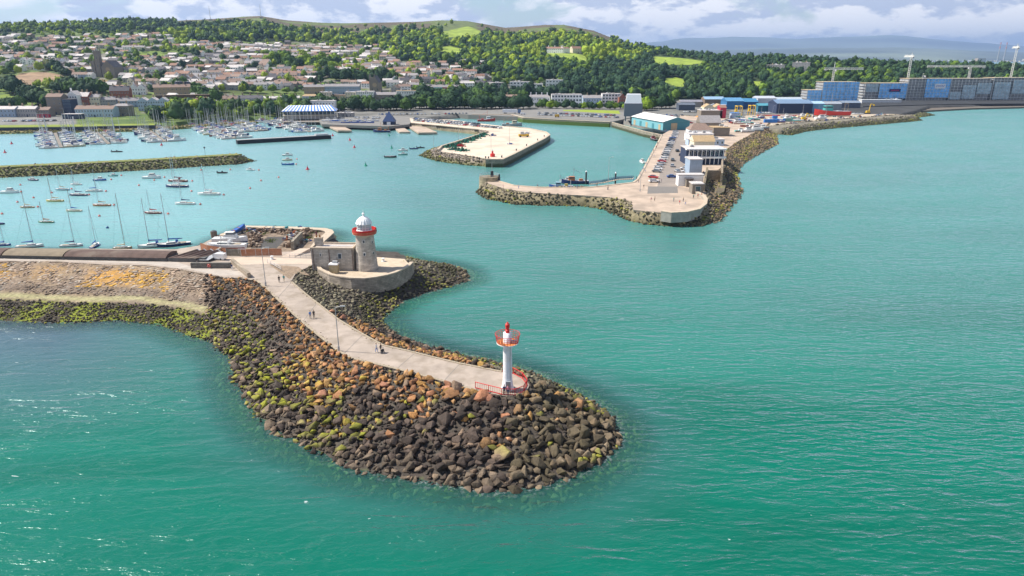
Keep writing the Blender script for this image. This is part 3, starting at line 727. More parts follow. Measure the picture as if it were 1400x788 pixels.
# ---------------------------------------------------------------- people
def skin_person(pose):
    J = {'pel': (0, 0, .95), 'che': (0, .02, 1.28), 'nek': (0, .0, 1.47), 'hed': (0, -.01, 1.62), 'hdt': (0, 0, 1.72)}
    leg = pose.get('leg', .12)
    E = [('pel', 'che'), ('che', 'nek'), ('nek', 'hed'), ('hed', 'hdt')]
    Rr = {'pel': (.15, .11), 'che': (.17, .11), 'nek': (.055, .055), 'hed': (.085, .10), 'hdt': (.06, .07)}
    for s, nm in ((1, 'l'), (-1, 'r')):
        f = leg * s; af = -pose.get('arm', .1) * s
        J.update({'hip' + nm: (.09 * s, 0, .88), 'kne' + nm: (.1 * s, -f * .8 - .02, .49), 'ank' + nm: (.1 * s, -f * 1.5 + .03, .08), 'toe' + nm: (.11 * s, -f * 1.5 - .14, .035),
                  'sho' + nm: (.18 * s, 0, 1.40), 'elb' + nm: (.235 * s, -af * .5 + .03, 1.13), 'wri' + nm: (.23 * s, -af * 1.6 - .04, .88), 'han' + nm: (.225 * s, -af * 1.8 - .07, .79)})
        E += [('pel', 'hip' + nm), ('hip' + nm, 'kne' + nm), ('kne' + nm, 'ank' + nm), ('ank' + nm, 'toe' + nm), ('che', 'sho' + nm), ('sho' + nm, 'elb' + nm), ('elb' + nm, 'wri' + nm), ('wri' + nm, 'han' + nm)]
        Rr.update({'hip' + nm: (.095, .1), 'kne' + nm: (.062, .062), 'ank' + nm: (.042, .045), 'toe' + nm: (.04, .03), 'sho' + nm: (.065, .065), 'elb' + nm: (.045, .045), 'wri' + nm: (.032, .028), 'han' + nm: (.035, .02)})
    K = list(J); me = bpy.data.meshes.new('tmp'); me.from_pydata([J[k] for k in K], [(K.index(a), K.index(b)) for a, b in E], [])
    o = bpy.data.objects.new('tmp', me); C.objects.link(o)
    md_ = o.modifiers.new('s', 'SKIN')
    for i, k in enumerate(K):
        me.skin_vertices[0].data[i].radius = Rr[k]; me.skin_vertices[0].data[i].use_root = (k == 'pel')
    ss = o.modifiers.new('u', 'SUBSURF'); ss.levels = 1; ss.render_levels = 1
    bpy.context.view_layer.update(); dg = bpy.context.evaluated_depsgraph_get()
    nm_ = bpy.data.meshes.new_from_object(o.evaluated_get(dg)); bpy.data.objects.remove(o)
    return nm_
SKINM = mat('skin', (.55, .33, .23), .6, var=.05)
POSES = [skin_person({'leg': .13, 'arm': .1}), skin_person({'leg': -.1, 'arm': -.12}), skin_person({'leg': .02, 'arm': .03})]
CL = {'white': (.75, .75, .75), 'black': (.03, .03, .035), 'navy': (.03, .05, .14), 'red': (.5, .04, .04), 'grey': (.25, .25, .27), 'blue': (.08, .2, .5), 'teal': (.1, .35, .33), 'pink': (.65, .25, .32), 'beige': (.5, .42, .3), 'brown': (.16, .09, .05)}
def clothm(c): return mat('cloth_' + c, CL[c], .9, var=.1, scale=8)
hairv, hairf = icosphere(1)
def person(p, rz, top, trs, label, pose=0, hair='brown', scale=1.0, group=None):
    me = POSES[pose].copy(); me.name = 'person'
    for m in (SKINM, clothm(top), clothm(trs), DARK): me.materials.append(m)
    for f in me.polygons:
        x, y, z = f.center; f.material_index = 3 if z < .1 else 2 if z < .93 and abs(x) < .2 else 0 if z > 1.47 or z < .9 or (abs(x) > .2 and z < 1.1) else 1
        f.use_smooth = True
    o = link('person', me); o.location = p; o.rotation_euler = (0, 0, rz); o.scale = (scale,) * 3
    tag(o, label, 'person', group)
    hv = hairv * np.array([.098, .115, .10]) + np.array([0, .018, 1.685]); keep = [f for f in hairf if hv[f].mean(0)[1] > -.06 or hv[f].mean(0)[2] > 1.71]
    npmesh('hair', hv, np.array(keep), clothm(hair), parent=o, smooth=True)
    fm = MB(); fm.tube((0, -.10, 1.63), (0, -.13, 1.605), .012, SKINM, 4)
    for s in (-1, 1): fm.box(.033 * s, -.098, 1.635, .02, .012, .01, DARK)
    fm.box(0, -.098, 1.57, .04, .01, .008, REDR); fm.build('face', o)
    return o
person(P(382, 386.5, DECK), rad(200), 'black', 'black', 'person in black walking away up the path beside the gravel patch', 0)
person(P(388.5, 385.5, DECK), rad(190), 'teal', 'beige', 'person in teal top walking beside the person in black near the gravel patch', 1)
person(P(424.5, 436, DECK), rad(20), 'blue', 'grey', 'person in blue top, left one of the pair in the middle of the path', 0)
person(P(429.5, 435, DECK), rad(15), 'black', 'black', 'person all in black, right one of the pair in the middle of the path', 1)
person(P(515, 482, DECK), rad(60), 'white', 'blue', 'person in white top and blue jeans on the path beside the lamp post', 0)
person(P(521, 482, DECK), rad(70), 'black', 'black', 'person in black walking just right of the person in white top on the path', 1)
person(P(689.3, 540, DECK), rad(10), 'navy', 'black', 'person in navy at the red railing, left of the pair below the harbour light', 2)
person(P(694.5, 540.4, DECK), rad(-15), 'pink', 'navy', 'person in pink top at the red railing, right of the pair below the harbour light', 2)
person(P(317.5, 369.5, DECK), rad(200), 'navy', 'white', 'person in navy top standing at the end of the low dark wall by the sheds', 0)
pr = P(523.5, 483, DECK)
PM = thing('pushchair', 'small dark pushchair wheeled by the person in black on the path', 'pushchair', pr)
mb = MB(); mb.box(0, 0, .35, .45, .6, .35, clothm('black'), 0, .8); mb.build('seat', PM)
mb = MB(); mb.tube((-.22, -.25, .1), (.0, .45, 1.0), .02, GALV); mb.tube((.22, -.25, .1), (.1, .45, 1.0), .02, GALV); mb.build('frame', PM)
for x in (-.25, .25):
    for y in (-.3, .3):
        mb = MB(); mb.tube((x - .02, y, .12), (x + .02, y, .12), .12, DARK, 10); mb.build('wheel', PM)

# ---------------------------------------------------------------- lamp posts
def lamp(p, h, label, rz=0, group=None, arm=1.0, name='street_lamp'):
    t = thing(name, label, 'street lamp', p, rz, group)
    mb = MB(); mb.tube((0, 0, 0), (0, 0, h), .10, GALV, 8, .06); mb.build('pole', t)
    mb = MB(); mb.tube((0, 0, h - .1), (arm, 0, h + .15), .05, GALV); mb.build('arm', t)
    mb = MB(); mb.box(arm + .3, 0, h + .07, .9, .32, .16, GALV); mb.build('lamp_head', t)
    mb = MB(); mb.box(0, 0, 0, .3, .3, .9, GALV); mb.build('base_cabinet', t)
    return t
lamp(P(363.5, 391, DECK), 9.0, 'tall grey street lamp where the path meets the wide apron', 0)
lamp(P(463.5, 480, DECK), 8.4, 'tall grey street lamp on the kerb half way along the sloping path', 0)

# ---------------------------------------------------------------- sheds on the old pier, low walls
def line_box(name, a, b, z, w, h, m, label=None, cat=None, kind=None, par=None):
    p, q = P(*a, z), P(*b, z); L_ = (q - p).length; mb = MB()
    mb.box((p.x + q.x) / 2, (p.y + q.y) / 2, z, L_, w, h, m, math.atan2(q.y - p.y, q.x - p.x))
    o = mb.build(name, par)
    return tag(o, label, cat, None, kind)
SH1 = mat('shed_roof_brown', (.115, .075, .062), .9, var=.3, scale=.6, bump=.5, bscale=3, streak=((.19, .15, .12), .25, .7))
SH2 = mat('shed_roof_tan', (.23, .185, .13), .9, var=.2, scale=.6, bump=.4)
SHW = stone_mat('shed_wall_stone', (.13, .13, .125), (.07, .07, .07), 1.1, .35)
def barrel(a, b, label, roof, w=5.4):
    p, q = P(*a, DECK), P(*b, DECK); L_ = (q - p).length; rot = math.atan2(q.y - p.y, q.x - p.x)
    t = thing('pier_store', label, 'building', p, rot)
    mb = MB(); mb.box(L_ / 2, w / 2, 0, L_, w, .75, SHW); mb.build('wall', t)
    mb = MB(); prof = [(-.2, .75), (-.2, .9), (.4, 1.3), (1.2, 1.62), (2.2, 1.78), (3.5, 1.75), (w + .2, 1.3), (w + .2, .75)]
    vs = [(x, y, z) for x in (-.02, L_ - .3) for y, z in prof]; n = len(prof)
    mb.add(vs, [(i, n + i, n + i + 1, i + 1) for i in range(n - 1)] + [tuple(range(n)), tuple(range(n, 2 * n))[::-1]], roof)
    mb.build('roof', t)
    mb = MB(); mb.box(L_ / 2, -.27, .62, L_ - .4, .1, .16, DARK); mb.build('gutter', t)
    return t
barrel((-160, 351.5), (4, 353.3), 'dark brown barrel roofed store at the left edge of the pier', SH1)
barrel((4.5, 353.3), (88, 355), 'pier store with paler tan barrel roof between two dark roofed stores', SH2)
barrel((88.5, 355), (229, 357.5), 'longest dark brown barrel roofed store in the middle of the pier', SH1)
p, q = P(230, 357.8, DECK), P(268, 358.6, DECK); rot = math.atan2(q.y - p.y, q.x - p.x); L_ = (q - p).length
t = thing('zigzag_shed', 'low shed with zigzag brown roof edged in white at the end of the pier stores', 'building', p, rot)
mb = MB(); mb.box(L_ / 2, .1, 0, L_, .2, 1.0, SHW); mb.box(L_ / 2 + 2.2, 3.0, 0, L_, 5, .98, SHW); mb.build('wall', t)
nz = 4; rm = MB(); tm = MB()
for k in range(nz):
    x0, x1 = k * L_ / nz, (k + 1) * L_ / nz; xm = (x0 + x1) / 2; s = 4.2
    A = [(x0, -.1, 1.0), (xm, -.1, 1.12), (x1, -.1, 1.0), (x0 + s, 5.6, 1.15), (xm + s, 5.6, 1.95), (x1 + s, 5.6, 1.15)]
    rm.add(A, [(0, 1, 4, 3), (1, 2, 5, 4), (0, 2, 1)], SH1)
    for u_, v_ in ((3, 4), (4, 5)): tm.tube(A[u_], A[v_], .13, WHT, 6)
rm.build('roof', t); tm.build('roof_trim', t)
mb = MB(); mb.add([(L_ + .2, .2, .5), (L_ + 3.2, .2, .5), (L_ + 4.9, 5.4, 1.4), (L_ + 2.2, 5.4, 1.4)], [(0, 1, 2, 3)], GALV)
mb.add([(L_ + .2, .2, .4), (L_ + 3.2, .2, .4), (L_ + 4.9, 5.4, 1.3), (L_ + 2.2, 5.4, 1.3)], [(3, 2, 1, 0)], GALV); mb.build('ramp_roof', t)
mb = MB(); mb.tube((L_ - .1, .1, 0), (L_ + 3.4, 7.2, 1.9), .3, CAPS, 6); mb.build('side_wall', t)
vp = P(300.5, 353.2, DECK)
LOWW = stone_mat('low_dark_wall', (.16, .15, .13), (.09, .08, .07), 1.2, .35)
line_box('pier_wall', (262, 366.5), (316, 366.5), DECK, .7, 1.35, LOWW, 'low dark stone wall running across in front of the white van', 'wall')
line_box('end_wall', (318, 360), (341, 380), DECK, .8, 1.2, stone_mat('low_tan_wall', (.34, .28, .21), (.2, .16, .12), 1.2, .35), 'low tan stone wall running down towards the path corner', 'wall')
lp = P(287, 364.8, DECK + .9)
t = thing('lifebuoy', 'red ring lifebuoy hung on the low dark pier wall', 'lifebuoy', (P(287, 366.6, DECK).x, P(287, 366.6, DECK).y - .42, DECK + .72))
mb = MB()
for i in range(16):
    a, b2 = 2 * PI * i / 16, 2 * PI * (i + 1) / 16; mb.tube((.33 * math.cos(a), 0, .33 * math.sin(a)), (.33 * math.cos(b2), 0, .33 * math.sin(b2)), .08, REDP if i % 4 else WHT, 6)
mb.build('ring', t)
mb = MB(); mb.box(0, .06, -.42, .8, .06, .84, REDR); mb.build('backboard', t)

# rails near the apron
for pts, lab in ((((366, 360), (385, 371)), 'low grey handrail beside the gravel patch at the head of the path'), (((396, 352.5), (426, 352.5)), 'white pipe handrail in front of the boat yard ramp')):
    t = thing('handrail', lab, 'railing'); a, b2 = P(*pts[0], DECK), P(*pts[1], DECK); mb = MB(); mp_ = MB()
    for z in (.55, 1.05): mb.tube((a.x, a.y, DECK + z), (b2.x, b2.y, DECK + z), .045, GALV)
    for i in range(5): q = a.lerp(b2, i / 4); mp_.tube((q.x, q.y, DECK), (q.x, q.y, DECK + 1.05), .05, GALV)
    mb.build('rails', t); mp_.build('posts', t)
for a, lab in (((372, 354.5), 'white bollard on the apron in front of the boat yard fence'), ((524, 357.5), 'white bollard on the bastion behind the lighthouse')):
    t = thing('bollard', lab, 'bollard', P(*a, DECK + .05)); mb = MB(); mb.lathe([(.38, 0), (.3, .1), (.28, .55), (.42, .65), (.40, .85), (0, .9)], WHT, 14); mb.build('post', t)
    mb = MB(); mb.cyl(0, 0, 0, .08, .5, .5, WHT, 14); mb.build('base', t)
# ---------------------------------------------------------------- boats
def loft_hull(L_, B, Fb, m_hull, m_deck, m_boot=None, draft=.35, transom=.75, sheer=.35, full=.55, keel=False):
    mb = MB(); st = []
    ts = [0, .08, .2, .35, .5, .65, .8, .9, .96, 1.0]
    for t in ts:
        x = -L_ / 2 + L_ * t
        w = B / 2 * (transom + (1 - transom) * math.sin(min(t / full, 1) * PI / 2)) if t < full else B / 2 * (1 - ((t - full) / (1 - full)) ** 2.2)
        w = max(w, .02); zs = Fb * (1 + sheer * max(0, (t - .3) / .7) ** 2)
        st.append([(x, -w, zs), (x, -w * .97, zs * .55), (x, -w * .88, .12), (x - .0, -w * .45, -draft), (x, w * .45, -draft), (x, w * .88, .12), (x, w * .97, zs * .55), (x, w, zs)])
    n = 8
    for i in range(len(st) - 1):
        vs = st[i] + st[i + 1]
        for k in range(n - 1):
            mm = m_boot if (m_boot and k in (2, 3, 4)) else m_hull
            mb.add([vs[k], vs[k + 1], vs[n + k + 1], vs[n + k]], [(0, 1, 2, 3)], mm)
    mb.add(st[0], [tuple(range(8))[::-1]], m_hull)
    for i in range(len(st) - 1):
        a, b2 = st[i], st[i + 1]; e = .06
        mb.add([(a[0][0], a[0][1], a[0][2] - e), (b2[0][0], b2[0][1], b2[0][2] - e), (b2[7][0], b2[7][1], b2[7][2] - e), (a[7][0], a[7][1], a[7][2] - e)], [(0, 1, 2, 3)], m_deck)
    if keel: mb.add([(-L_ * .12, -.1, -draft), (L_ * .12, -.1, -draft), (L_ * .06, -.06, -1.5), (-L_ * .12, -.06, -1.5), (-L_ * .12, .1, -draft), (L_ * .12, .1, -draft), (L_ * .06, .06, -1.5), (-L_ * .12, .06, -1.5)],
                    [(0, 1, 2, 3), (7, 6, 5, 4), (1, 5, 6, 2), (0, 3, 7, 4), (3, 2, 6, 7)], m_boot or m_hull)
    return mb
BC = {'white': (.80, .80, .79), 'navy': (.02, .035, .13), 'blue': (.03, .12, .42), 'teal': (.08, .38, .36), 'green': (.10, .30, .18), 'yellow': (.62, .46, .10), 'orange': (.45, .16, .06), 'tan': (.48, .33, .18),
      'maroon': (.20, .03, .03), 'red': (.55, .04, .03), 'black': (.03, .03, .035), 'grey': (.35, .36, .38), 'cream': (.68, .60, .42), 'pale blue': (.30, .48, .58)}
def bmat(c): return mat('boat_' + c.replace(' ', '_'), BC[c], .4, var=.06, scale=2)
WOOD = mat('varnished_wood', (.24, .10, .04), .5, var=.15); TEAK = mat('teak_deck', (.42, .34, .24), .8, var=.15, scale=4)
DECKW = mat('boat_deck_white', (.70, .69, .66), .6, var=.08); ALU = mat('mast_aluminium', (.55, .56, .58), .4, .4, var=.05)
ANTI = mat('antifouling_red', (.35, .07, .05), .8); ANTIB = mat('antifouling_blue', (.05, .10, .25), .8)
BOATP = {}
def boat_proto(kind, col, L_=9.0, cover='blue', mast='alu', mh=None):
    key = (kind, col, L_, cover, mast, mh)
    if key in BOATP: return BOATP[key], False
    nm = {'sail': 'sailing_boat', 'motor': 'motor_boat', 'open': 'rowing_boat', 'rib': 'inflatable_boat'}[kind]
    t = thing(nm, 'x', 'boat'); B = L_ * .30
    if kind == 'sail':
        Fb = L_ * .085; loft_hull(L_, B, Fb, bmat(col), DECKW, ANTI, transom=.6).build('hull', t, True)
        mb = MB(); mb.box(L_ * .06, 0, Fb * .95, L_ * .34, B * .52, L_ * .055, DECKW, 0, .8); mb.box(L_ * .08, 0, Fb * .95 + L_ * .012, L_ * .28, B * .535, L_ * .02, GLS, 0, .97); mb.build('cabin', t)
        mb = MB(); mb.box(-L_ * .25, 0, Fb * .92, L_ * .24, B * .45, .1, TEAK); mb.build('cockpit', t)
        H_ = mh or L_ * 1.28; mm = ALU if mast == 'alu' else WOOD; mx = L_ * .14
        mb = MB(); mb.tube((mx, 0, Fb), (mx, 0, Fb + H_), L_ * .0125, mm, 6, L_ * .008)
        for k in (.42, .7): mb.tube((mx, -B * .32, Fb + H_ * k), (mx, B * .32, Fb + H_ * k), .035, mm, 4)
        mb.build('mast', t)
        mb = MB()
        for q in ((L_ * .49, 0, Fb * 1.3), (-L_ * .49, 0, Fb), (mx, -B * .47, Fb), (mx, B * .47, Fb)): mb.tube((mx, 0, Fb + H_ * .98), q, .014, DARK, 3)
        mb.build('rigging', t)
        mb = MB(); mb.tube((mx, 0, Fb + L_ * .12), (mx - L_ * .42, 0, Fb + L_ * .12), .05, mm)
        cm = bmat(cover); mb.tube((mx - .1, 0, Fb + L_ * .155), (mx - L_ * .41, 0, Fb + L_ * .135), .20, cm, 8, .10); mb.tube((mx, 0, Fb + L_ * .12), (mx, 0, Fb + L_ * .22), .16, cm, 6, .08); mb.build('sail_cover', t)
        if L_ > 8: mb = MB(); mb.box(-L_ * .10, 0, Fb * .95 + L_ * .05, L_ * .09, B * .5, L_ * .06, cm, 0, .75); mb.build('spray_hood', t)
    elif kind == 'motor':
        Fb = L_ * .12; loft_hull(L_, B, Fb, bmat(col), DECKW, bmat('navy') if col == 'white' else ANTI, transom=.9, full=.5).build('hull', t, True)
        mb = MB(); mb.box(L_ * .02, 0, Fb * .95, L_ * .40, B * .66, L_ * .11, DECKW, 0, .82); mb.build('cabin', t)
        mb = MB(); mb.box(L_ * .03, 0, Fb * .95 + L_ * .11, L_ * .26, B * .56, L_ * .055, GLS, 0, .88); mb.build('windscreen', t)
        mb = MB(); mb.box(L_ * .0, 0, Fb * .95 + L_ * .165, L_ * .27, B * .54, .08, DECKW); mb.tube((-L_ * .05, 0, Fb + L_ * .16), (-L_ * .08, 0, Fb + L_ * .36), .03, ALU); mb.build('cabin_roof', t)
        mb = MB()
        for s in (-1, 1): mb.tube((L_ * .18, s * B * .40, Fb * 1.35), (L_ * .48, s * .05, Fb * 1.6), .03, ALU, 4)
        mb.build('bow_rail', t)
    elif kind == 'open':
        Fb = L_ * .12; loft_hull(L_, B, Fb, bmat(col), bmat(cover), None, transom=.7).build('hull', t, True)
        mb = MB()
        for k in (-.2, .1): mb.box(L_ * k, 0, Fb * .97, .3, B * .85, .06, WOOD)
        mb.build('bench', t)
        mb = MB(); mb.box(-L_ * .5 - .12, 0, .2, .25, .3, Fb + .3, DARK, 0, .9); mb.build('outboard_motor', t)
    else:
        mb = MB(); pts = [(-L_ / 2, -B * .38), (L_ * .2, -B * .38), (L_ * .42, -B * .18), (L_ * .5, 0), (L_ * .42, B * .18), (L_ * .2, B * .38), (-L_ / 2, B * .38)]
        for a, b2 in zip(pts, pts[1:]): mb.tube((*a, .35), (*b2, .35), .26, bmat(col), 8)
        mb.build('tube', t)
        mb = MB(); mb.box(-.1, 0, .1, L_ * .85, B * .6, .15, bmat('grey')); mb.build('floor', t)
        mb = MB(); mb.box(0, 0, .25, .7, .6, .9, DARK, 0, .8); mb.build('console', t)
        mb = MB(); mb.box(-L_ / 2, 0, .2, .35, .4, 1.0, DARK, 0, .9); mb.build('outboard_motor', t)
    BOATP[key] = t
    return t, True
def boat(kind, col, L_, p, rz, label, group=None, cover='blue', mast='alu', mh=None, roll=0.0):
    t, new = boat_proto(kind, col, L_, cover, mast, mh)
    if new: t.location = p; t.rotation_euler = (0, 0, rz); tag(t, label, None, group)
    else:
        t = dup(t, p, rz, label)
        if group: t['group'] = group
        elif 'group' in t: del t['group']
    if roll: t.rotation_euler[0] = roll
    return t
# kind, x, y of the waterline, length in pixels, hull colour, cover, mast, heading (deg), what it looks like
MB_ = [('motor', 45, 247, 15, 'navy', 'blue', '', 175, 'small navy motor launch, closest to the grassy mole at the left'),
       ('motor', 14, 264, 24, 'white', 'blue', '', 5, 'white motor cruiser alone at the far left of the moorings'),
       ('sail', 37, 284, 20, 'tan', 'cream', 'wood', 178, 'small tan sailing boat with a low dark hull below the white motor cruiser'),
       ('sail', 75, 275.5, 23, 'yellow', 'cream', 'wood', 178, 'yellow hulled sailing boat on the left moorings'),
       ('sail', 85, 260, 21, 'pale blue', 'cream', 'alu', 175, 'pale blue sailing boat on the row behind the yellow one'),
       ('sail', 104, 253, 16, 'white', 'white', 'alu', 175, 'small white sailing boat nearest the mole on the left moorings'),
       ('motor', 137, 247, 18, 'blue', 'blue', '', 0, 'dark blue motor boat below the middle of the mole'),
       ('motor', 155, 241, 13, 'teal', 'teal', '', 0, 'small teal motor boat close to the mole'),
       ('sail', 129, 262, 22, 'white', 'blue', 'alu', 5, 'white sailing boat with thick blue sail cover, right of the navy one'),
       ('sail', 107, 267.5, 24, 'navy', 'navy', 'alu', 178, 'navy hulled sailing boat with white deck in the middle of the left moorings'),
       ('sail', 101, 289, 21, 'cream', 'blue', 'wood', 178, 'cream sailing boat with blue boom cover below the navy one'),
       ('sail', 139, 281.5, 24, 'orange', 'tan', 'alu', 178, 'orange brown sailing boat right of the cream one'),
       ('sail', 63, 304.5, 21, 'green', 'orange', 'wood', 178, 'green hulled sailing boat with orange cover nearest the pier stores'),
       ('motor', 208, 244, 24, 'white', 'blue', '', 5, 'white motor cruiser below the right half of the mole'),
       ('sail', 243, 248.5, 26, 'maroon', 'maroon', 'alu', 178, 'maroon hulled boat moored just behind a navy yacht'),
       ('sail', 242, 256, 31, 'navy', 'white', 'alu', 178, 'navy yacht with white deck just in front of the maroon boat'),
       ('sail', 253, 279.5, 27, 'white', 'navy', 'alu', 178, 'white yacht with dark hood moored below the navy yacht'),
       ('sail', 209, 292, 24, 'maroon', 'red', 'alu', 175, 'boat with red cover and maroon hull, in the middle of the lower moorings'),
       ('sail', 285.5, 266.5, 30, 'white', 'white', 'alu', 178, 'white yacht, rightmost of the masted boats on the moorings'),
       ('rib', 304, 237, 13, 'black', 'blue', '', 0, 'dark inflatable boat right of the mole tip'),
       ('motor', 342, 233, 12, 'white', 'blue', '', 170, 'little white motor boat alone right of the mole tip'),
       ('motor', 393, 213, 14, 'white', 'blue', '', 5, 'white motor boat, farthest of the three in a column'),
       ('motor', 393, 219.5, 13, 'cream', 'blue', '', 5, 'cream motor boat, middle of the three in a column'),
       ('open', 394, 225.5, 17, 'blue', 'pale blue', '', 0, 'blue open boat, nearest of the three in a column'),
       ('open', 534, 215.5, 17, 'black', 'grey', '', 0, 'low black open boat nearest the camera left of the middle pier'),
       ('motor', 551, 212, 13, 'teal', 'teal', '', 5, 'teal and white motor boat left of the middle pier'),
       ('motor', 551, 206.5, 13, 'white', 'blue', '', 5, 'white motor boat just behind the teal one left of the middle pier'),
       ('rib', 566, 204, 12, 'navy', 'blue', '', 5, 'navy inflatable boat, left of two end to end by the middle pier'),
       ('rib', 575, 202.5, 11, 'black', 'blue', '', 5, 'black inflatable boat, right of two end to end by the middle pier'),
       ('rib', 160, 208, 15, 'black', 'blue', '', 0, 'black workboat crossing the open water behind the mole'),
       ('rib', -2, 307, 14, 'navy', 'blue', '', 0, 'navy dinghy cut by the left edge of the photo'),
       ('motor', 383, 241, 0.1, 'white', 'blue', '', 5, '')]
for k_, x, y, lp_, c_, cv, ms_, hd, lab in MB_:
    if lp_ < 5: continue
    p = P(x, y, 0.0); L_ = round(lp_ / mpp(p) * 2) / 2 * 1.0
    p.z = -.02
    boat(k_, c_, max(L_, 4), p, rad(hd), lab, cover=cv, mast=ms_ or 'alu')
# rafted against the pier behind the stores
for x, y, lp_, c_, cv, ms_, mh, hd, lab in ((41, 338, 34, 'white', 'blue', 'alu', 12.5, 15, 'white yacht with blue covers, leftmost masted boat behind the pier stores'),
        (98, 337, 28, 'white', 'navy', 'alu', 11.5, 10, 'white yacht with navy sail cover behind the tan roofed store'),
        (130, 337, 26, 'blue', 'blue', 'alu', 12.0, 100, 'blue boat with blue hood behind the dark roofed store'),
        (168, 340, 24, 'tan', 'cream', 'wood', 16.5, 5, 'tan boat with very tall brown wooden mast behind the long store'),
        (211, 337.5, 40, 'white', 'blue', 'alu', 14.5, 205, 'large white yacht with blue sail cover berthed behind the long store'),
        (238, 336, 42, 'navy', 'blue', 'alu', 15.5, 205, 'large navy hulled yacht outside the large white one at the pier'),
        (3, 336, 22, 'blue', 'blue', 'alu', 8, 10, 'blue boat at the left edge of the photo behind the pier store')):
    p = P(x, y, 0); p.z = 0
    boat('sail', c_, round(lp_ / mpp(p) * 2) / 2, p, rad(hd), lab, cover=cv, mast=ms_, mh=mh)

# ---------------------------------------------------------------- marina pontoons and berthed boats
PONT = mat('pontoon_deck', (.24, .21, .18), .9, var=.1)
pont = [((73, 177), (84, 202.5), 'first', 10, True), ((128, 177), (149, 197.5), 'second', 9, True),
        ((196, 172.5), (226, 194.5), 'third', 12, True), ((262, 168), (322, 190), 'fourth', 14, True),
        ((312, 166), (352, 180), 'fifth', 10, True), ((366, 165), (424, 181), 'sixth', 11, True)]
PR = random.Random(3)
for (a, b, nm_, nb, _) in pont:
    p, q = P(*a), P(*b); d = (q - p); L_ = d.length; d.normalize(); n = Vector((-d.y, d.x, 0)); rot = math.atan2(d.y, d.x)
    t = thing('pontoon', nm_ + ' marina pontoon walkway counted from the left', 'pontoon', (p.x, p.y, 0), rot, 'marina pontoons')
    mb = MB(); mb.box(L_ / 2, 0, -.2, L_, 2.0, .65, PONT); mb.build('walkway', t)
    nb = int(L_ / 4.6)
    for i in range(0, nb, 2):
        for s in (-1, 1): mb = MB(); mb.box(2 + i * L_ / nb + 2.3, s * 5, -.1, .7, 8, .45, PONT); mb.build('finger', t)
    for i in range(3):
        mb = MB(); mb.cyl(4 + i * (L_ - 8) / 2, 1.2, -1, 3.4, .2, .2, DARK, 8); mb.build('pile', t)
    for s, side in ((-1, 'right'), (1, 'left')):
        for i in range(nb):
            if PR.random() < .06: continue
            kind = 'sail' if PR.random() < .68 else 'motor'
            L2 = PR.choice([8.0, 9.5, 10.5, 12.0]); c_ = PR.choices(['white', 'navy', 'blue', 'cream', 'grey', 'maroon'], [70, 12, 6, 6, 3, 3])[0]
            cv = PR.choices(['blue', 'navy', 'white', 'red', 'maroon', 'green'], [40, 20, 20, 8, 6, 6])[0]
            pos = p + d * (2.3 + i * L_ / nb) + n * s * (1.6 + L2 / 2); pos.z = 0
            sx = 'left' if n.x * s < 0 else 'right'
            lab = f"{c_} {'yacht, ' + cv + ' cover' if kind == 'sail' else 'motor boat'}, {nth(nb - i)} from outer end, {sx} side of {nm_} marina pontoon"
            boat(kind, c_, L2, pos, rot + (PI / 2 if s > 0 else -PI / 2) + (PI if PR.random() < .4 else 0), lab, 'boats berthed in the marina', cover=cv, mast='alu')
# long pontoon breakwater
p, q = P(325, 197.5), P(453, 190); d = q - p; rot = math.atan2(d.y, d.x)
t = thing('floating_breakwater', 'long low black floating breakwater on the open side of the marina', 'floating breakwater', p, rot)
BLK = mat('tarred_timber', (.018, .020, .028), .8, var=.3, scale=1); mb = MB(); mb.box(d.length / 2, 3, -.5, d.length, 6, 3.0, BLK); mb.build('body', t)
mb = MB(); mb.box(d.length / 2, 3, 2.5, d.length - .3, 5.6, .12, mat('weathered_grey_deck', (.30, .31, .32), .9)); mb.build('deck', t)
mb = MB(); mb.box(d.length - 6, 3, 2.62, 9, 4.5, .9, GALV, 0, .95); mb.build('hatch', t)

# ---------------------------------------------------------------- buoys
def buoy(x, y, kind, lab, s=1.0, group=None):
    cc_ = {'red': (.5, .01, .04), 'green': (.0, .25, .16), 'pink': (.80, .22, .18), 'blue': (.02, .08, .25), 'yellow': (.7, .5, .05)}[kind]; m = mat('buoy_' + kind, cc_, .5, var=.05)
    t = thing('buoy', lab, 'buoy', P(x, y, 0), 0, group)
    if s > 1:
        mb = MB(); mb.lathe([(0, -.3), (.9, -.3), (.95, .2), (.7, .45), (0, .46)], m, 16); mb.build('float', t, True)
        mb = MB(); mb.lathe([(.45, .45), (.3, 1.2), (.1, 1.7), (0, 1.7)], m, 10); mb.build('tower', t)
        mb = MB(); mb.lathe([(0, 1.7), (.14, 1.75), (.14, 2.0), (0, 2.1)], DARK, 8); mb.build('light', t)
    else:
        mb = MB(); mb.lathe([(0, -.3), (.35, -.15), (.45, .15), (.35, .45), (0, .6)], m, 12); mb.build('float', t, True)
        mb = MB(); mb.tube((0, 0, .55), (0, 0, .85), .06, DARK); mb.build('eye', t)
for x, y, k_, lab in ((478.5, 192, 'red', 'red channel buoy nearest the floating breakwater tip'), (484.5, 202, 'red', 'red channel buoy in the gap left of the three green ones'), (455, 186, 'red', 'small red buoy right at the end of the floating breakwater'),
        (500, 227, 'green', 'green buoy alone in front of the dark open boats'), (532, 186, 'green', 'green buoy off the lifeboat slipway'), (535.5, 203, 'green', 'green buoy beside the small motor boats'),
        (16, 197, 'red', 'red buoy in the marina water near the far left edge, the farther one'), (7, 209, 'red', 'red buoy near the far left edge, the closer one'), (221, 199, 'red', 'red buoy in front of the third pontoon'), (420.5, 232, 'red', 'red buoy standing alone in the middle of the harbour'),
        (147, 312, 'blue', 'blue mooring buoy by the tall wooden mast')):
    buoy(x, y, k_, lab, .9 if k_ == 'blue' else 1.6)
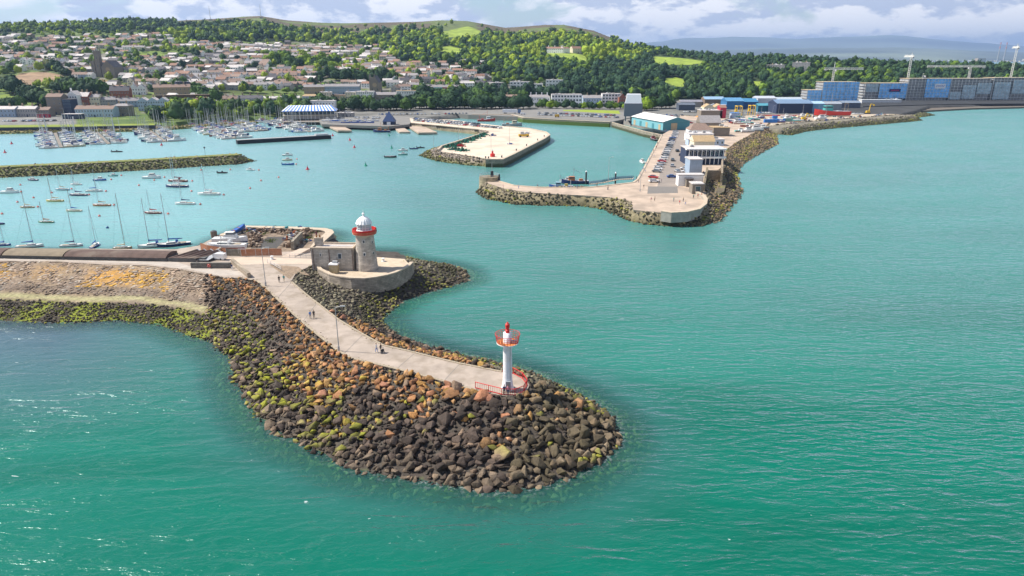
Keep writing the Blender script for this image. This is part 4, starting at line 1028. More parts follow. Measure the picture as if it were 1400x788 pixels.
sm = [(28, 253.5), (29, 263), (24, 277), (71, 264), (46, 271), (98, 259), (152, 246), (166, 240.5), (145, 262), (122, 267), (211, 247), (225, 243), (190, 254), (262, 262), (263, 248), (275, 233), (230, 293), (274, 280), (306, 267), (315, 232.5), (354, 233), (342, 258), (357, 247.5), (381, 243), (406, 218), (405, 225), (52, 283.5), (136, 296), (3, 293), (156, 281)]
for i, (x, y) in enumerate(sm): buoy(x, y, 'pink', f'small pink mooring buoy, {nth(i + 1)} counted from the left' if 0 else f'small round pink mooring buoy floating among the moored boats', .8, 'pink mooring buoys among the moored boats')

# ---------------------------------------------------------------- cars
CARC = {'white': (.78, .78, .78), 'silver': (.45, .46, .48), 'grey': (.16, .17, .18), 'black': (.02, .02, .022), 'blue': (.03, .10, .35), 'red': (.45, .02, .02), 'navy': (.02, .03, .10)}
def carm(c): return mat('car_paint_' + c, CARC[c], .25, .2, var=0, spec=.6)
CARP = {}
def car_proto(c, van=False):
    t = thing('parked_van' if van else 'parked_car', 'x', 'van' if van else 'car'); mb = MB(); m = carm(c)
    Lc, Wc = (5.2, 2.0) if van else (4.4, 1.8); Hh = 2.1 if van else 1.42
    prof = [(-Lc / 2, .35), (-Lc / 2, .85), (-Lc / 2 + .1, Hh if van else .95), (Lc / 2 - 1.2, 1.0 if not van else 1.1), (Lc / 2, .8), (Lc / 2, .35)]
    if van: prof = [(-Lc / 2, .3), (-Lc / 2, Hh), (Lc / 2 - 1.6, Hh), (Lc / 2 - .9, 1.2), (Lc / 2, .95), (Lc / 2, .3)]
    def ext(prof, w0, w1, m, mb, zt):
        n = len(prof); vs = [(x, -w0 / 2 if z < zt else -w1 / 2, z) for x, z in prof] + [(x, w0 / 2 if z < zt else w1 / 2, z) for x, z in prof]
        mb.add(vs, [(i, n + i, n + (i + 1) % n, (i + 1) % n) for i in range(n)] + [tuple(range(n)), tuple(range(n, 2 * n))[::-1]], m)
    ext(prof, Wc, Wc * .93, m, mb, 1.0)
    if not van: mb.box(-.25, 0, 1.40, 1.5, 1.25, .05, m)
    mb.build('body', t)
    if not van:
        g = MB(); ext([(-Lc / 2 + .35, .93), (-Lc / 2 + .95, 1.40), (.55, 1.40), (1.15, .98)], Wc * .92, Wc * .74, GLS, g, 1.2); g.build('windows', t)
    else:
        g = MB(); g.box(Lc / 2 - 1.22, 0, 1.25, .75, Wc * .95, .55, GLS, 0, .8); g.build('windscreen', t)
    for x in (-1.35, 1.35):
        for s in (-1, 1):
            k = MB(); k.tube((x, s * (Wc / 2 - .18), .33), (x, s * (Wc / 2 + .02), .33), .33, DARK, 12); k.build('wheel', t)
    h = MB(); h.box(Lc / 2 - .02, -.6, .62, .08, .35, .16, WHT); h.build('headlight', t)
    h = MB(); h.box(Lc / 2 - .02, .6, .62, .08, .35, .16, WHT); h.build('headlight', t)
    return t
def car(c, p, rz, label, group=None, van=False):
    k = (c, van)
    if k not in CARP:
        CARP[k] = car_proto(c, van); t = CARP[k]; t.location = p; t.rotation_euler = (0, 0, rz); tag(t, label, None, group); return t
    t = dup(CARP[k], p, rz, label)
    if group: t['group'] = group
    elif 'group' in t: del t['group']
    return t
CW = random.Random(8)
NCAR = [0]
def pickc(): return CW.choices(['white', 'silver', 'grey', 'black', 'blue', 'red', 'navy'], [36, 26, 10, 9, 8, 8, 3])[0]
def car_row(a, b, z, n, ang, where, jit=.3, fill=.93):
    p, q = P(*a, z), P(*b, z); rot = math.atan2(q.y - p.y, q.x - p.x)
    for i in range(n):
        if CW.random() > fill: continue
        s = p.lerp(q, (i + .5) / n); s.z = z if z != 4.0 else 4.03; c = pickc(); NCAR[0] += 1
        car(c, (s.x + CW.uniform(-jit, jit), s.y + CW.uniform(-jit, jit), s.z), rot + ang + (PI if CW.random() < .5 else 0) + CW.uniform(-.05, .05), f"{c} car, {nth(i + 1)} {where}", 'cars parked around the harbour')
# ---------------------------------------------------------------- boat yard block behind the apron
YZ = DECK
YARD = mat('yard_ground', (.27, .205, .15), .95, var=.45, scale=.9, bump=1, bscale=3, streak=((.15, .11, .08), .7, .9))
slab('yard_ground', [(276, 344), (303, 324), (337, 311), (442, 315), (444, 322), (426, 338), (400, 344), (340, 345)], YZ + .02, .1, YARD)
QW = stone_mat('quay_wall_stone', (.30, .26, .20), (.16, .14, .11), 1.4, .45, stain=((.05, .055, .02), 1.2))
yw = [(302, 323), (337, 310.6), (390, 312), (442, 314.2), (449, 316), (451, 319), (434, 334), (429, 341)]
t = thing('quay_wall', 'pale coped sea wall round the far side of the boat yard', 'sea wall')
def wall_line(pts, z, z0, w, m, cap, par, outside=True):
    mb = MB(); cb = MB(); q = [P(a, b, z) for a, b in pts]; vs = []; vc = []
    for i, p in enumerate(q):
        d = q[min(i + 1, len(q) - 1)] - q[max(i - 1, 0)]; d.z = 0; d.normalize(); n = Vector((-d.y, d.x, 0)) * w / 2
        a, b = p + n, p - n
        vs += [(a.x, a.y, z0), (b.x, b.y, z0), (b.x, b.y, z), (a.x, a.y, z)]
        a, b = p + n * 1.15, p - n * 1.15
        vc += [(a.x, a.y, z), (b.x, b.y, z), (b.x, b.y, z + .22), (a.x, a.y, z + .22)]
    for M_, V_, mt in ((mb, vs, m), (cb, vc, cap)):
        k = len(q); M_.add(V_, [(4 * i + j, 4 * i + 4 + j, 4 * i + 4 + (j + 1) % 4, 4 * i + (j + 1) % 4) for i in range(k - 1) for j in range(4)] + [(0, 1, 2, 3), tuple(4 * (k - 1) + j for j in (3, 2, 1, 0))], mt)
    mb.build('wall', par); cb.build('coping', par)
wall_line(yw, YZ + .5, -1, 2.2, QW, CAPS, t)
mb = MB(); mb.prism(W([(343, 339.5), (366, 324), (394, 324), (378, 339.5)], YZ + .03), YZ + .02, YZ + .03, mat('pit_shadow_dark', (.075, .07, .065), .85, var=.2, scale=1)); tag(mb.build('yard_pit_shadow'), None, None, None, 'structure')  # flat dark sheet: the shadow in the yard pit, put into the colour
# concrete ramp and inner wall towards the keeper house
mb = MB(); a = [P(384, 351.5, YZ), P(402, 351.5, YZ), P(424, 340, YZ + .9), P(410, 340, YZ + .9)]
mb.add([(*p[:2], p.z + .03) for p in a] + [(*p[:2], YZ) for p in a], [(0, 1, 2, 3), (0, 4, 5, 1), (3, 2, 6, 7), (0, 3, 7, 4), (1, 5, 6, 2)], APRON); tag(mb.build('yard_ramp'), None, None, None, 'structure')
line_box('yard_gate_wall', (400, 342), (413, 328), YZ, .7, 2.4, QW, 'tall dark stone wall between the boat yard and its ramp', 'wall')
NETM = mat('orange_mesh', (.40, .17, .09), .9, var=.25, scale=2, alpha=.75)
t = thing('yard_fence', 'orange brown mesh fence along the front of the boat yard', 'fence')
fp = [(275, 342), (284, 345), (310, 350), (330, 351), (350, 350.5), (368, 350), (386, 350)]
pm = MB()
for a, b in zip(fp, fp[1:]):
    p, q = P(*a, YZ), P(*b, YZ); mb = MB(); mb.box((p.x + q.x) / 2, (p.y + q.y) / 2, YZ + .1, (q - p).length - .1, .05, 1.9, NETM if a[0] < 305 or a[0] > 325 else QW, math.atan2(q.y - p.y, q.x - p.x)); mb.build('fence_panel', t)
    pm = MB(); pm.tube((p.x, p.y, YZ), (p.x, p.y, YZ + 2.1), .06, GALV); pm.build('post', t)
# boats ashore
def ashore(x, y, L_, col, ang, lab, lift=1.0, kind='motor', **k):
    p = P(x, y, YZ); p.z = YZ + lift
    return boat(kind, col, L_, p, rad(ang), lab, **k)
ashore(311, 344, 10.5, 'white', 178, 'long white boat hull standing ashore beside the orange mesh fence', 1.3, 'sail', cover='white', mh=.8)
ashore(316, 335, 9.5, 'white', 3, 'white boat ashore just behind the long white hull in the boat yard', 1.0, 'motor')
b_ = ashore(326, 323, 5.5, 'blue', 52, 'blue covered boat tipped up on the far edge of the boat yard', 1.7, 'open', cover='blue'); b_.rotation_euler[1] = -.3
t = thing('boat_trailer', 'dark boat trailer under the tipped blue boat', 'trailer', P(326, 323, YZ), rad(52)); mb = MB(); mb.box(0, 0, .5, 4.4, 1.4, .25, DARK); mb.box(1.2, 0, .75, .3, 1, .9, DARK); mb.build('frame', t)
for s in (-1, 1): mb = MB(); mb.tube((-1, s * .8, .4), (-1, s * 1.0, .4), .4, DARK, 12); mb.build('wheel', t)
t = thing('notice_board', 'white board fixed on the boat yard fence', 'sign', P(332, 350.6, YZ) - Vector((0, .15, 0))); mb = MB(); mb.box(0, 0, .7, 2.0, .08, 1.4, WHT); mb.build('board', t)
for s in (-.8, .8): mb = MB(); mb.tube((s, .08, 0), (s, .08, 2.0), .05, GALV); mb.build('post', t)
t = thing('storage_tank', 'small brown upright tank at the corner of the boat yard', 'tank', P(293, 324.5, YZ)); mb = MB(); mb.cyl(0, 0, 0, 1.8, .9, .9, mat('tank_brown', (.20, .16, .12), .8), 16); mb.build('body', t); mb = MB(); mb.lathe([(.9, 1.8), (.5, 2.0), (0, 2.05)], DARK, 16); mb.build('lid', t)
# heaps of gear and weeds in the yard: one thing each
GEARC = [mat('gear_' + n, c, .8) for n, c in (('teal', (.04, .22, .25)), ('rust', (.28, .08, .03)), ('black', (.03, .03, .03)), ('grey', (.35, .34, .32)), ('blue', (.03, .08, .3)), ('pale', (.6, .56, .5)))]
GR = random.Random(4)
RUB = None
def gearpile(p, n, s, label, mats=GEARC, cat='gear heap', name='gear_heap'):
    mb = MB()
    for _ in range(n):
        a, r = GR.uniform(0, 6.28), GR.uniform(0, s); h = max(.2, (1 - r / s) * s * .45)
        x, y = r * math.cos(a), r * math.sin(a) * .7; m = GR.choice(mats)
        k = GR.random()
        if k < .5: mb.box(x, y, 0, GR.uniform(.4, 1.1), GR.uniform(.4, .9), h * GR.uniform(.5, 1.2) + .15, m, GR.uniform(0, 3), GR.uniform(.6, 1))
        elif k < .8: mb.tube((x - .8, y, GR.uniform(.1, h)), (x + GR.uniform(.3, 1), y + GR.uniform(-1, 1), GR.uniform(.2, h + .5)), .07, m, 5)
        else: mb.cyl(x, y, 0, h + .3, .35, .3, m, 8)
    o = mb.build(name); o.location = p
    return tag(o, label, cat)
RBM = [mat('rubble_' + str(k_), c_, .95) for k_, c_ in enumerate(((.33, .24, .17), (.20, .14, .10), (.10, .075, .06), (.42, .33, .25)))]
for i_, (x, y, n, s) in enumerate(((345, 324, 60, 3.4), (352, 330, 50, 3.2), (356, 318, 50, 3.0), (399, 320, 60, 3.2), (412, 324, 60, 3.6), (404, 333, 50, 3.0), (420, 318, 50, 3.2), (385, 318, 50, 2.6), (368, 318, 40, 2.4), (347, 337, 40, 2.6), (395, 338, 40, 2.6))):
    gearpile(P(x, y, YZ), n, s, f'low heap of brown rubble in the boat yard, {nth(i_ + 1)} of eleven', RBM, 'rubble heap', 'rubble_heap')
for x, y, n, s, lab in ((340, 314.5, 22, 2.0, 'heap of dark gear right of the tipped blue boat'), (349, 320, 30, 2.4, 'rusty gear heap in the left half of the boat yard'), (361, 316, 24, 2.2, 'heap of poles and boxes along the far wall of the boat yard'),
                        (374, 314, 18, 1.6, 'teal and orange gear heap by the far wall of the boat yard'), (392, 315, 22, 2.0, 'heap of scrap in the middle of the far wall of the boat yard'), (409, 313.5, 26, 2.0, 'black tarpaulined gear heap near the right far corner of the boat yard'),
                        (404, 322, 34, 2.6, 'long rusty scrap heap beside the dark painted pit shadow'), (394, 328, 26, 2.0, 'rusty frames heaped right of the painted pit shadow'), (336, 336, 20, 1.6, 'grey sacks heaped beside the white boats ashore'), (418, 330, 16, 1.5, 'rubble heap beside the ramp wall')):
    gearpile(P(x, y, YZ), n, s, lab)
wp = MB(); WEED = mat('weed_green', (.16, .20, .05), .9, var=.4, scale=2)
for x, y in ((346, 314), (352, 317), (362, 320), (412, 318), (418, 322), (415, 326), (424, 318), (431, 317), (404, 316), (421, 326), (341, 318), (370, 330), (409, 331)):
    p = P(x, y, YZ)
    for _ in range(70):
        a, r = GR.uniform(0, 6.28), GR.uniform(0, 1.8); q = Vector((p.x + r * math.cos(a), p.y + r * math.sin(a) * 1.5, YZ)); h = GR.uniform(.2, .7)
        d = Vector((GR.uniform(-.25, .25), GR.uniform(-.25, .25), h)); wp.add([q + Vector((-.12, 0, 0)), q + Vector((.12, 0, 0)), q + d], [(0, 1, 2)], WEED)
tag(wp.build('weeds'), 'green weeds growing over the boat yard rubble', None, None, 'stuff')

# ---------------------------------------------------------------- grassy rubble mole inside the harbour
def offset_poly(pts, w):
    l, r = [], []
    for i, p in enumerate(pts):
        d = pts[min(i + 1, len(pts) - 1)] - pts[max(i - 1, 0)]; d.z = 0; d.normalize(); n = Vector((-d.y, d.x, 0)) * w
        l.append(tuple((p + n)[:2])); r.append(tuple((p - n)[:2]))
    e = pts[-1] + (pts[-1] - pts[-2]).normalized() * w
    return l + [tuple(e[:2])] + r[::-1]
mc = [P(a, b, 4.0) for a, b in ((-160, 234), (0, 228.5), (100, 224), (200, 219), (300, 213), (322, 211.8))]
MO = Mound(offset_poly(mc, 3.0), offset_poly(mc, 9.0), 4.0, .5)
def plain_col(c1, c2=(.10, .09, .04)):
    def f(X, Y, z, u):
        n = fnoise(X, Y, 4, 41)[..., None]; k = np.clip((1.4 - z[..., None]) / 1.0, 0, 1)
        c = np.array(c1) * (1 + .3 * n); return c * (1 - k) + np.array(c2) * (1 + .4 * n) * k
    return f
BK = MATS['bank_rock']
tag(MO.mesh('mole_bank', 1.5, BK, plain_col((.15, .16, .06))), 'rubble bank of the mole inside the harbour', None, None, 'structure')
def scatter(M, name, label, step, rr, colf, umax=.97, cond=None, zmin=-.5):
    xs = [p[0] for p in M.water]; ys = [p[1] for p in M.water]
    X, Y = np.meshgrid(np.arange(min(xs) - 2, max(xs) + 2, step), np.arange(min(ys) - 2, max(ys) + 2, step)); X = X.ravel(); Y = Y.ravel()
    X = X + NR.uniform(-.4, .4, X.size) * step; Y = Y + NR.uniform(-.4, .4, Y.size) * step
    z, u, di = M.h(X, Y); px, py = proj(X, Y, z); ok = (di > .2) & (z > zmin) & (u < umax)
    if cond is not None: ok &= cond(px, py)
    its = []
    for i in np.nonzero(ok)[0]:
        c, mo = colf(px[i], py[i], u[i], z[i]); r = NR.uniform(*rr); its.append((X[i], Y[i], z[i] + r * .45, r, c, mo))
    V, Fc, Cc = rock_arrays(its, NR); return tag(npmesh(name, V, Fc, ROCKM, Cc), label, None, None, 'stuff')
def rockcol(top, low):
    def f(px, py, u, z):
        v = NR.uniform(.6, 1.4); return (np.array(top if u > .48 + NR.uniform(-.1, .1) else low) * v, .8 if NR.random() < .08 else 0)
    return f
scatter(MO, 'mole_rocks', 'rubble stones facing the grassy mole', 1.3, (.5, .9), rockcol((.22, .19, .14), (.085, .075, .04)))
GRS = mat('grass_top', (.17, .19, .05), .95, var=.4, scale=.5, bump=.8, bscale=3, streak=((.25, .22, .09), .3, .8))
mb = MB(); mb.prism(offset_poly(mc, 3.4), 3.6, 4.25, GRS); tag(mb.build('mole_grass'), 'rough grass along the top of the mole', None, None, 'stuff')
mk = MB(); p = P(281, 214, 4.0)
t = thing('channel_beacon', 'thin post with round topmark near the tip of the mole', 'beacon', p); mb = MB(); mb.tube((0, 0, 0), (0, 0, 4.4), .07, DARK); mb.build('pole', t); mb = MB(); mb.lathe([(0, 4.2), (.45, 4.4), (.45, 5.0), (0, 5.2)], DARK, 10); mb.build('topmark', t)

# ---------------------------------------------------------------- west pier
WP = Mound(PDK, PWL, 4.0, .5)
tag(WP.mesh('west_pier_bank', 1.2, BK, plain_col((.21, .18, .11), (.07, .065, .03)), box=(-22, 210, 215, 640)), 'rubble bank of the west pier', None, None, 'structure')
PAV = mat('pier_paving', (.46, .36, .28), .9, var=.2, scale=.2, bump=.2, bscale=4, streak=((.30, .24, .19), .12, .75))
slab('west_pier_deck', None, 4.0, .6, PAV, world=PDK, side=QW)
def wcol(px, py, u, z):
    v = NR.uniform(.6, 1.4); right = px > 970
    c = np.array((.25, .21, .15) if u > .5 + NR.uniform(-.1, .1) else (.065, .06, .032)) * v
    if right: c = np.array((.24, .17, .10) if NR.random() < .45 else (.10, .085, .06)) * v
    nz_ = float(fnoise(px * 1.0, py * 2.0, 14, 77))
    return c, (.8 if NR.random() < (.5 if nz_ > .35 else .05) else 0)
quayside = lambda px, py: ~((px < 930) & (py < .0 + 262) & (px > 880)) & ~((py < 257) & (px > 672) & (px < 905))
scatter(WP, 'west_pier_rocks', 'rubble stones facing the west pier', 1.15, (.5, .85), wcol, cond=quayside)
def qwall(pts, z, label, depth=5.0, m=None, cap=True, w=.8, name='quay_wall'):
    t = thing(name, label, 'sea wall'); wall_line(pts, z + .004, z - depth, w, m or QW, CAPS, t); return t
qwall([(676, 246.3), (702, 253.8), (740, 256.8), (800, 257.3), (866, 250)], 4.0, 'low stone quay wall on the inner side of the curved pier arm')
qwall([(866, 250), (872, 245.3), (880, 231.3), (893, 207.3), (905, 184.8), (880, 179.5), (837, 167.5)], 4.0, 'long quay wall beside the row of parked cars up to the blue fish hall')
ROAD = mat('asphalt_road', (.27, .23, .20), .9, var=.1, scale=.2)
slab('pier_road', [(899, 254.5), (887, 262), (922, 263), (930, 252), (934, 232), (938, 210), (948, 180), (953, 165), (932, 163), (924, 184), (912, 208), (903, 232)], 4.01, .02, ROAD)
slab('pier_forecourt', [(886, 255), (926, 255.5), (927, 264), (885, 265)], 4.02, .02, mat('forecourt_tar', (.19, .175, .16), .9, var=.1))
# curved end parapet
t = thing('end_parapet', 'curved concrete parapet wall at the end of the west pier', 'sea wall')
pts = [(905, 289), (918, 291), (938, 290), (955, 286), (964, 279), (965, 272), (960, 266), (953, 263)]
wall_line(pts, 4.9, 1.5, 1.2, mat('parapet_concrete', (.34, .32, .28), .9, var=.2, scale=.6, bump=.3), CAPS, t)
# pier head structure
ph = P(669, 246.5, 4.0)
t = thing('pier_head_platform', 'round stone platform with railing at the tip of the west pier arm', 'platform', ph)
mb = MB(); mb.lathe([(4.6, -3.5), (4.4, 1.6), (0, 1.6)], stone_mat('pier_head_stone', (.36, .30, .20), (.2, .16, .1), 1.2, .4), 20); mb.build('wall', t)
mb = MB()
for i in range(18):
    a = 2 * PI * i / 18; mb.tube((4.2 * math.cos(a), 4.2 * math.sin(a), 1.6), (4.2 * math.cos(a), 4.2 * math.sin(a), 2.6), .05, GALV)
for z in (2.1, 2.6):
    for i in range(18): a, b = 2 * PI * i / 18, 2 * PI * (i + 1) / 18; mb.tube((4.2 * math.cos(a), 4.2 * math.sin(a), z), (4.2 * math.cos(b), 4.2 * math.sin(b), z), .05, GALV)
mb.build('railing', t)
mb = MB(); mb.box(1.2, 0, 1.6, 1.4, 1.4, 2.4, DARK, 0, .8); mb.build('hut', t)
mb = MB(); mb.tube((1.2, 0, 4), (1.2, 0, 7.5), .1, GALV); mb.build('light_pole', t)
t = thing('iron_crane_post', 'short dark iron post beside the pier head steps', 'post', P(682.5, 247.5, 4.0)); mb = MB(); mb.cyl(0, 0, 0, 2.4, .5, .4, DARK, 10); mb.build('post', t); mb = MB(); mb.cyl(0, 0, 2.4, 2.9, .25, .35, DARK, 10); mb.build('cap', t)
# gangway with dark piles
t = thing('gangway', 'blue railed footbridge gangway on piles inside the west pier', 'footbridge')
g = [P(806, 252.5, 1.0), P(824, 250.5, 2.0), P(845, 246, 3.4), P(866, 245, 4.0)]; mb = MB(); rl = MB()
NVB = mat('blue_grey_steel', (.06, .13, .22), .5)
for a, b in zip(g, g[1:]):
    rot = math.atan2(b.y - a.y, b.x - a.x); n = Vector((-math.sin(rot), math.cos(rot), 0)) * .9
    mb.add([a - n, a + n, b + n, b - n, a - n + Vector((0, 0, .2)), a + n + Vector((0, 0, .2)), b + n + Vector((0, 0, .2)), b - n + Vector((0, 0, .2))], [(0, 1, 2, 3), (7, 6, 5, 4), (0, 3, 7, 4), (1, 5, 6, 2)], CAPS)
    for s in (-1, 1):
        for zz in (.7, 1.3): rl.tube(a + n * s + Vector((0, 0, zz)), b + n * s + Vector((0, 0, zz)), .08, NVB)
        for k in range(9): q = a.lerp(b, k / 8) + n * s; rl.tube(q, q + Vector((0, 0, 1.3)), .06, NVB)
        for k in range(8): q = a.lerp(b, k / 8) + n * s; q2 = a.lerp(b, (k + 1) / 8) + n * s; rl.tube(q + Vector((0, 0, .2)), q2 + Vector((0, 0, 1.3)), .05, NVB)
mb.build('deck', t); rl.build('rail', t)
for i, (x, y) in enumerate(((801, 252), (841, 254))):
    t = thing('mooring_pile', ('dark mooring pile with white cap at the low end of the gangway', 'dark mooring pile with white cap in front of the middle of the gangway')[i], 'pile', P(x, y, 0)); mb = MB(); mb.cyl(0, 0, -2, 5.6, .38, .38, DARK, 12); mb.build('pile', t); mb = MB(); mb.cyl(0, 0, 5.6, 6.2, .42, .1, WHT, 12); mb.build('cap', t)
# working boats
def workboat(p, rz, L_, hull, house, lab, extra=None, mastc=None):
    t = thing('fishing_boat', lab, 'fishing boat', p, rz); B = L_ * .3; Fb = L_ * .11
    loft_hull(L_, B, Fb, bmat(hull), bmat('grey'), ANTI, transom=.85, sheer=.6, full=.6).build('hull', t, True)
    mb = MB(); mb.box(L_ * .12, 0, Fb * .9, L_ * .22, B * .6, L_ * .16, bmat(house), 0, .95); mb.build('wheelhouse', t)
    mb = MB(); mb.box(L_ * .13, 0, Fb * .9 + L_ * .1, L_ * .205, B * .585, L_ * .04, GLS); mb.build('windows', t)
    mb = MB(); mb.tube((L_ * .05, 0, Fb), (L_ * .05, 0, Fb + L_ * .48), .09, bmat(mastc or 'grey')); mb.tube((L_ * .05, 0, Fb + L_ * .4), (-L_ * .25, 0, Fb + L_ * .25), .07, bmat(mastc or 'grey')); mb.build('mast', t)
    mb = MB(); mb.tube((-L_ * .4, -B * .35, Fb), (-L_ * .4, -B * .35, Fb + L_ * .22), .09, bmat(mastc or 'grey')); mb.tube((-L_ * .4, B * .35, Fb), (-L_ * .4, B * .35, Fb + L_ * .22), .09, bmat(mastc or 'grey')); mb.tube((-L_ * .4, -B * .35, Fb + L_ * .22), (-L_ * .4, B * .35, Fb + L_ * .22), .09, bmat(mastc or 'grey')); mb.build('gantry', t)
    mb = MB(); mb.box(-L_ * .22, 0, Fb * .9, L_ * .14, B * .4, .9, bmat(extra or 'orange'), 0, .9); mb.build('net_bin', t)
    return t
workboat(P(786, 251, 0), PI + .05, 12.5, 'navy', 'orange', 'dark hulled workboat with orange wheelhouse berthed outside the blue boat', 'orange')
boat('motor', 'white', 9, P(778, 250, 0), PI, 'white cabin cruiser lying between the two dark working boats inside the pier arm')
workboat(P(767, 257.5, 0), PI, 10.5, 'blue', 'pale blue', 'blue hulled boat with pale canopy and yellow deck gear at the inner quay', 'yellow')
workboat(P(893.5, 192, 0), rad(100), 11, 'black', 'maroon', 'black and dark red boat berthed at the quay beside the parked cars', 'maroon', 'black')
boat('motor', 'white', 7.5, P(878, 223, 0), rad(100), 'white motor boat berthed along the quay below the black one')

def fill_row(*a, **k): car_row(*a, **k)
car_row((893, 246), (925, 180), 4.03, 25, PI / 2 - .15, 'from the pier end in the long angled row')
for c, x, y, ang, lab in (('blue', 918.5, 243, 0, 'bright blue car turning at the end of the pier road'), ('white', 894, 249.5, 4, 'white car beside the blue one at the pier end'), ('silver', 926, 235.5, 95, 'silver car driving on the pier road just behind the blue car'),
                          ('grey', 919.5, 220, 80, 'grey car on the pier road left of the colonnaded building'), ('silver', 919, 228, 80, 'silver car on the pier road in front of the grey one'), ('black', 926, 207.5, 85, 'black car on the pier road, upper one of two'),
                          ('navy', 930.5, 213, 80, 'navy car on the pier road beside the white roofed building'), ('red', 944, 169, 10, 'red car crossing at the head of the pier'), ('white', 936, 232, 170, 'white car parked at the white building on the pier'), ('white', 938, 236, 170, 'white car nearest the big white wall on the pier')):
    car(c, P(x, y, 4.03), rad(ang), lab)
car_row((933, 247), (950, 183), 4.03, 14, 0.1, 'from the pier end in the right hand kerb row', fill=.7)
PG = random.Random(12)
tops = ['white', 'black', 'navy', 'red', 'grey', 'blue', 'teal', 'pink', 'beige']
ppl = [(875, 240), (879, 233), (882, 237), (884, 226), (888, 219), (890, 213), (893, 208), (897, 203), (894, 216), (899, 198), (903, 193), (905, 188), (870, 246), (873, 250), (866, 247), (880, 258), (890, 276), (895, 275), (901, 252), (904, 250), (921, 276), (929, 280), (937, 280), (934, 276),
       (948, 272), (954, 271), (959, 270), (942, 188), (940, 192), (943, 180), (935, 200), (937, 205), (688, 258.5), (735, 257.5), (789, 258), (910, 180), (947, 175), (709, 258), (816, 256), (831, 260)]
for i, (x, y) in enumerate(ppl):
    c1, c2 = PG.choice(tops), PG.choice(['black', 'navy', 'grey', 'beige', 'blue'])
    wh = ('on the curved outer pier arm' if x < 840 else 'by the quay edge along the parked cars' if x < 912 and y < 262 else 'on the terrace inside the end parapet' if y > 262 else 'on the pavement by the pier buildings')
    l_ = f'person in {c1} top and {c2} trousers {wh}'
    person(P(x, y, 4.03), PG.uniform(0, 6), c1, c2, l_, i % 3, group=f'people {wh} in {c1} and {c2}')
lamp(P(875, 262, 4.0), 9, 'street lamp on the open paving left of the end terrace of the west pier', name='street_lamp')
lamp(P(831, 259.5, 4.0), 13, 'tall street lamp behind the rocks on the curved pier arm')

# ---------------------------------------------------------------- middle pier
MP = Mound(MDK, MWL, 4.0, .4)
tag(MP.mesh('middle_pier_bank', 1.6, BK, plain_col((.24, .20, .16), (.10, .11, .03))), 'rubble bank of the middle pier', None, None, 'structure')
slab('middle_pier_deck', None, 4.0, .6, mat('pier_concrete_pale', (.62, .52, .41), .9, var=.14, scale=.12, bump=.1, streak=((.45, .37, .29), .09, .7)), world=MDK, side=QW)
scatter(MP, 'middle_pier_rocks', 'rubble stones at the left and near end of the middle pier', 1.25, (.5, .9), rockcol((.28, .235, .19), (.10, .095, .035)), cond=lambda px, py: (px < 665) & (py > 176))
qwall([(664, 218), (686, 218.2), (700, 211.8), (744, 189.6), (751, 184.6), (746, 180.6), (722, 175.6), (692, 172.6)], 4.1, 'tall straight quay wall round the right side of the middle pier', 5.5, w=1.4)
strip('pier_kerb_wall', [(599, 207), (604, 202), (642, 190), (667, 181)], 4.0, 1.0, 1.2, CAPS, 'low pale parapet along the left edge of the middle pier', 'thing', cat='wall')
NETC = [mat('net_' + n, c, .95, var=.3, scale=4) for n, c in (('green', (.025, .17, .10)), ('teal', (.04, .22, .18)), ('dark', (.03, .05, .04)))]
NETR = [mat('net_red', (.35, .03, .03), .95)]
for i, (x, y) in enumerate(((613, 202), (619, 200.5), (626, 198.5), (636, 195), (643, 192.5), (650, 190), (656, 187.5), (661, 185), (622, 205), (632, 206.5))):
    gearpile(P(x, y, 4.0), 60, 4.6, f'green fishing nets heaped on the middle pier, {nth(i + 1)} heap from the near left corner', NETC, 'net heap', 'net_heap')
gearpile(P(629, 200.5, 4.0), 40, 3.8, 'bright red fishing nets heaped among the green ones on the middle pier', NETR, 'net heap', 'net_heap')
gearpile(P(674, 186, 4.0), 30, 3.4, 'mixed grey and blue gear heap at the top of the net row', GEARC[2:], 'net heap', 'net_heap')
t = thing('mobile_crane', 'small yellow machine parked in the middle of the pale pier', 'machine', P(716, 187.5, 4.0), .1); mb = MB(); mb.box(0, 0, .5, 7, 2.6, 1.4, mat('machine_yellow', (.62, .38, .04), .5)); mb.build('body', t); mb = MB(); mb.box(-1, 0, 1.9, 2.4, 2.2, 1.6, GALV, 0, .9); mb.build('cab', t)
mb = MB(); mb.tube((1, 0, 2), (4.5, 0, 3.6), .3, GALV, 6, .2); mb.build('boom', t)
for x in (-2.4, 2.4):
    for s in (-1, 1): mb = MB(); mb.tube((x, s * 1.1, .6), (x, s * 1.45, .6), .6, DARK, 12); mb.build('wheel', t)
gearpile(P(721, 183, 4.0), 24, 2.8, 'grey gear heap behind the yellow machine on the middle pier', GEARC[3:], 'gear heap')
gearpile(P(698, 197.5, 4.0), 14, 2.0, 'low grey gear heap alone in the middle of the pale pier', GEARC[3:], 'gear heap')
rl_ = P(673.5, 214.5, 4.0)
t = thing('beacon_light', 'squat red harbour beacon at the near corner of the middle pier', 'beacon', rl_); mb = MB(); mb.lathe([(1.3, 0), (1.3, 1.6), (.5, 1.8), (.45, 3.0), (0, 3.1)], REDP, 14); mb.build('tower', t); mb = MB(); mb.lathe([(0, 3.1), (.4, 3.1), (.4, 3.8), (0, 4)], WHT, 10); mb.build('lamp', t); mb = MB(); mb.tube((-.8, 0, 0), (-.8, 0, 11), .09, GALV); mb.build('pole', t)
for x, y, h, lab in ((593, 206, 13, 'tall thin lamp mast at the left tip of the middle pier'), (627, 192.5, 13, 'tall lamp mast half way along the left edge of the middle pier'), (696.5, 196, 12, 'tall lamp mast in the middle of the pale pier')): lamp(P(x, y, 4.0), h, lab)
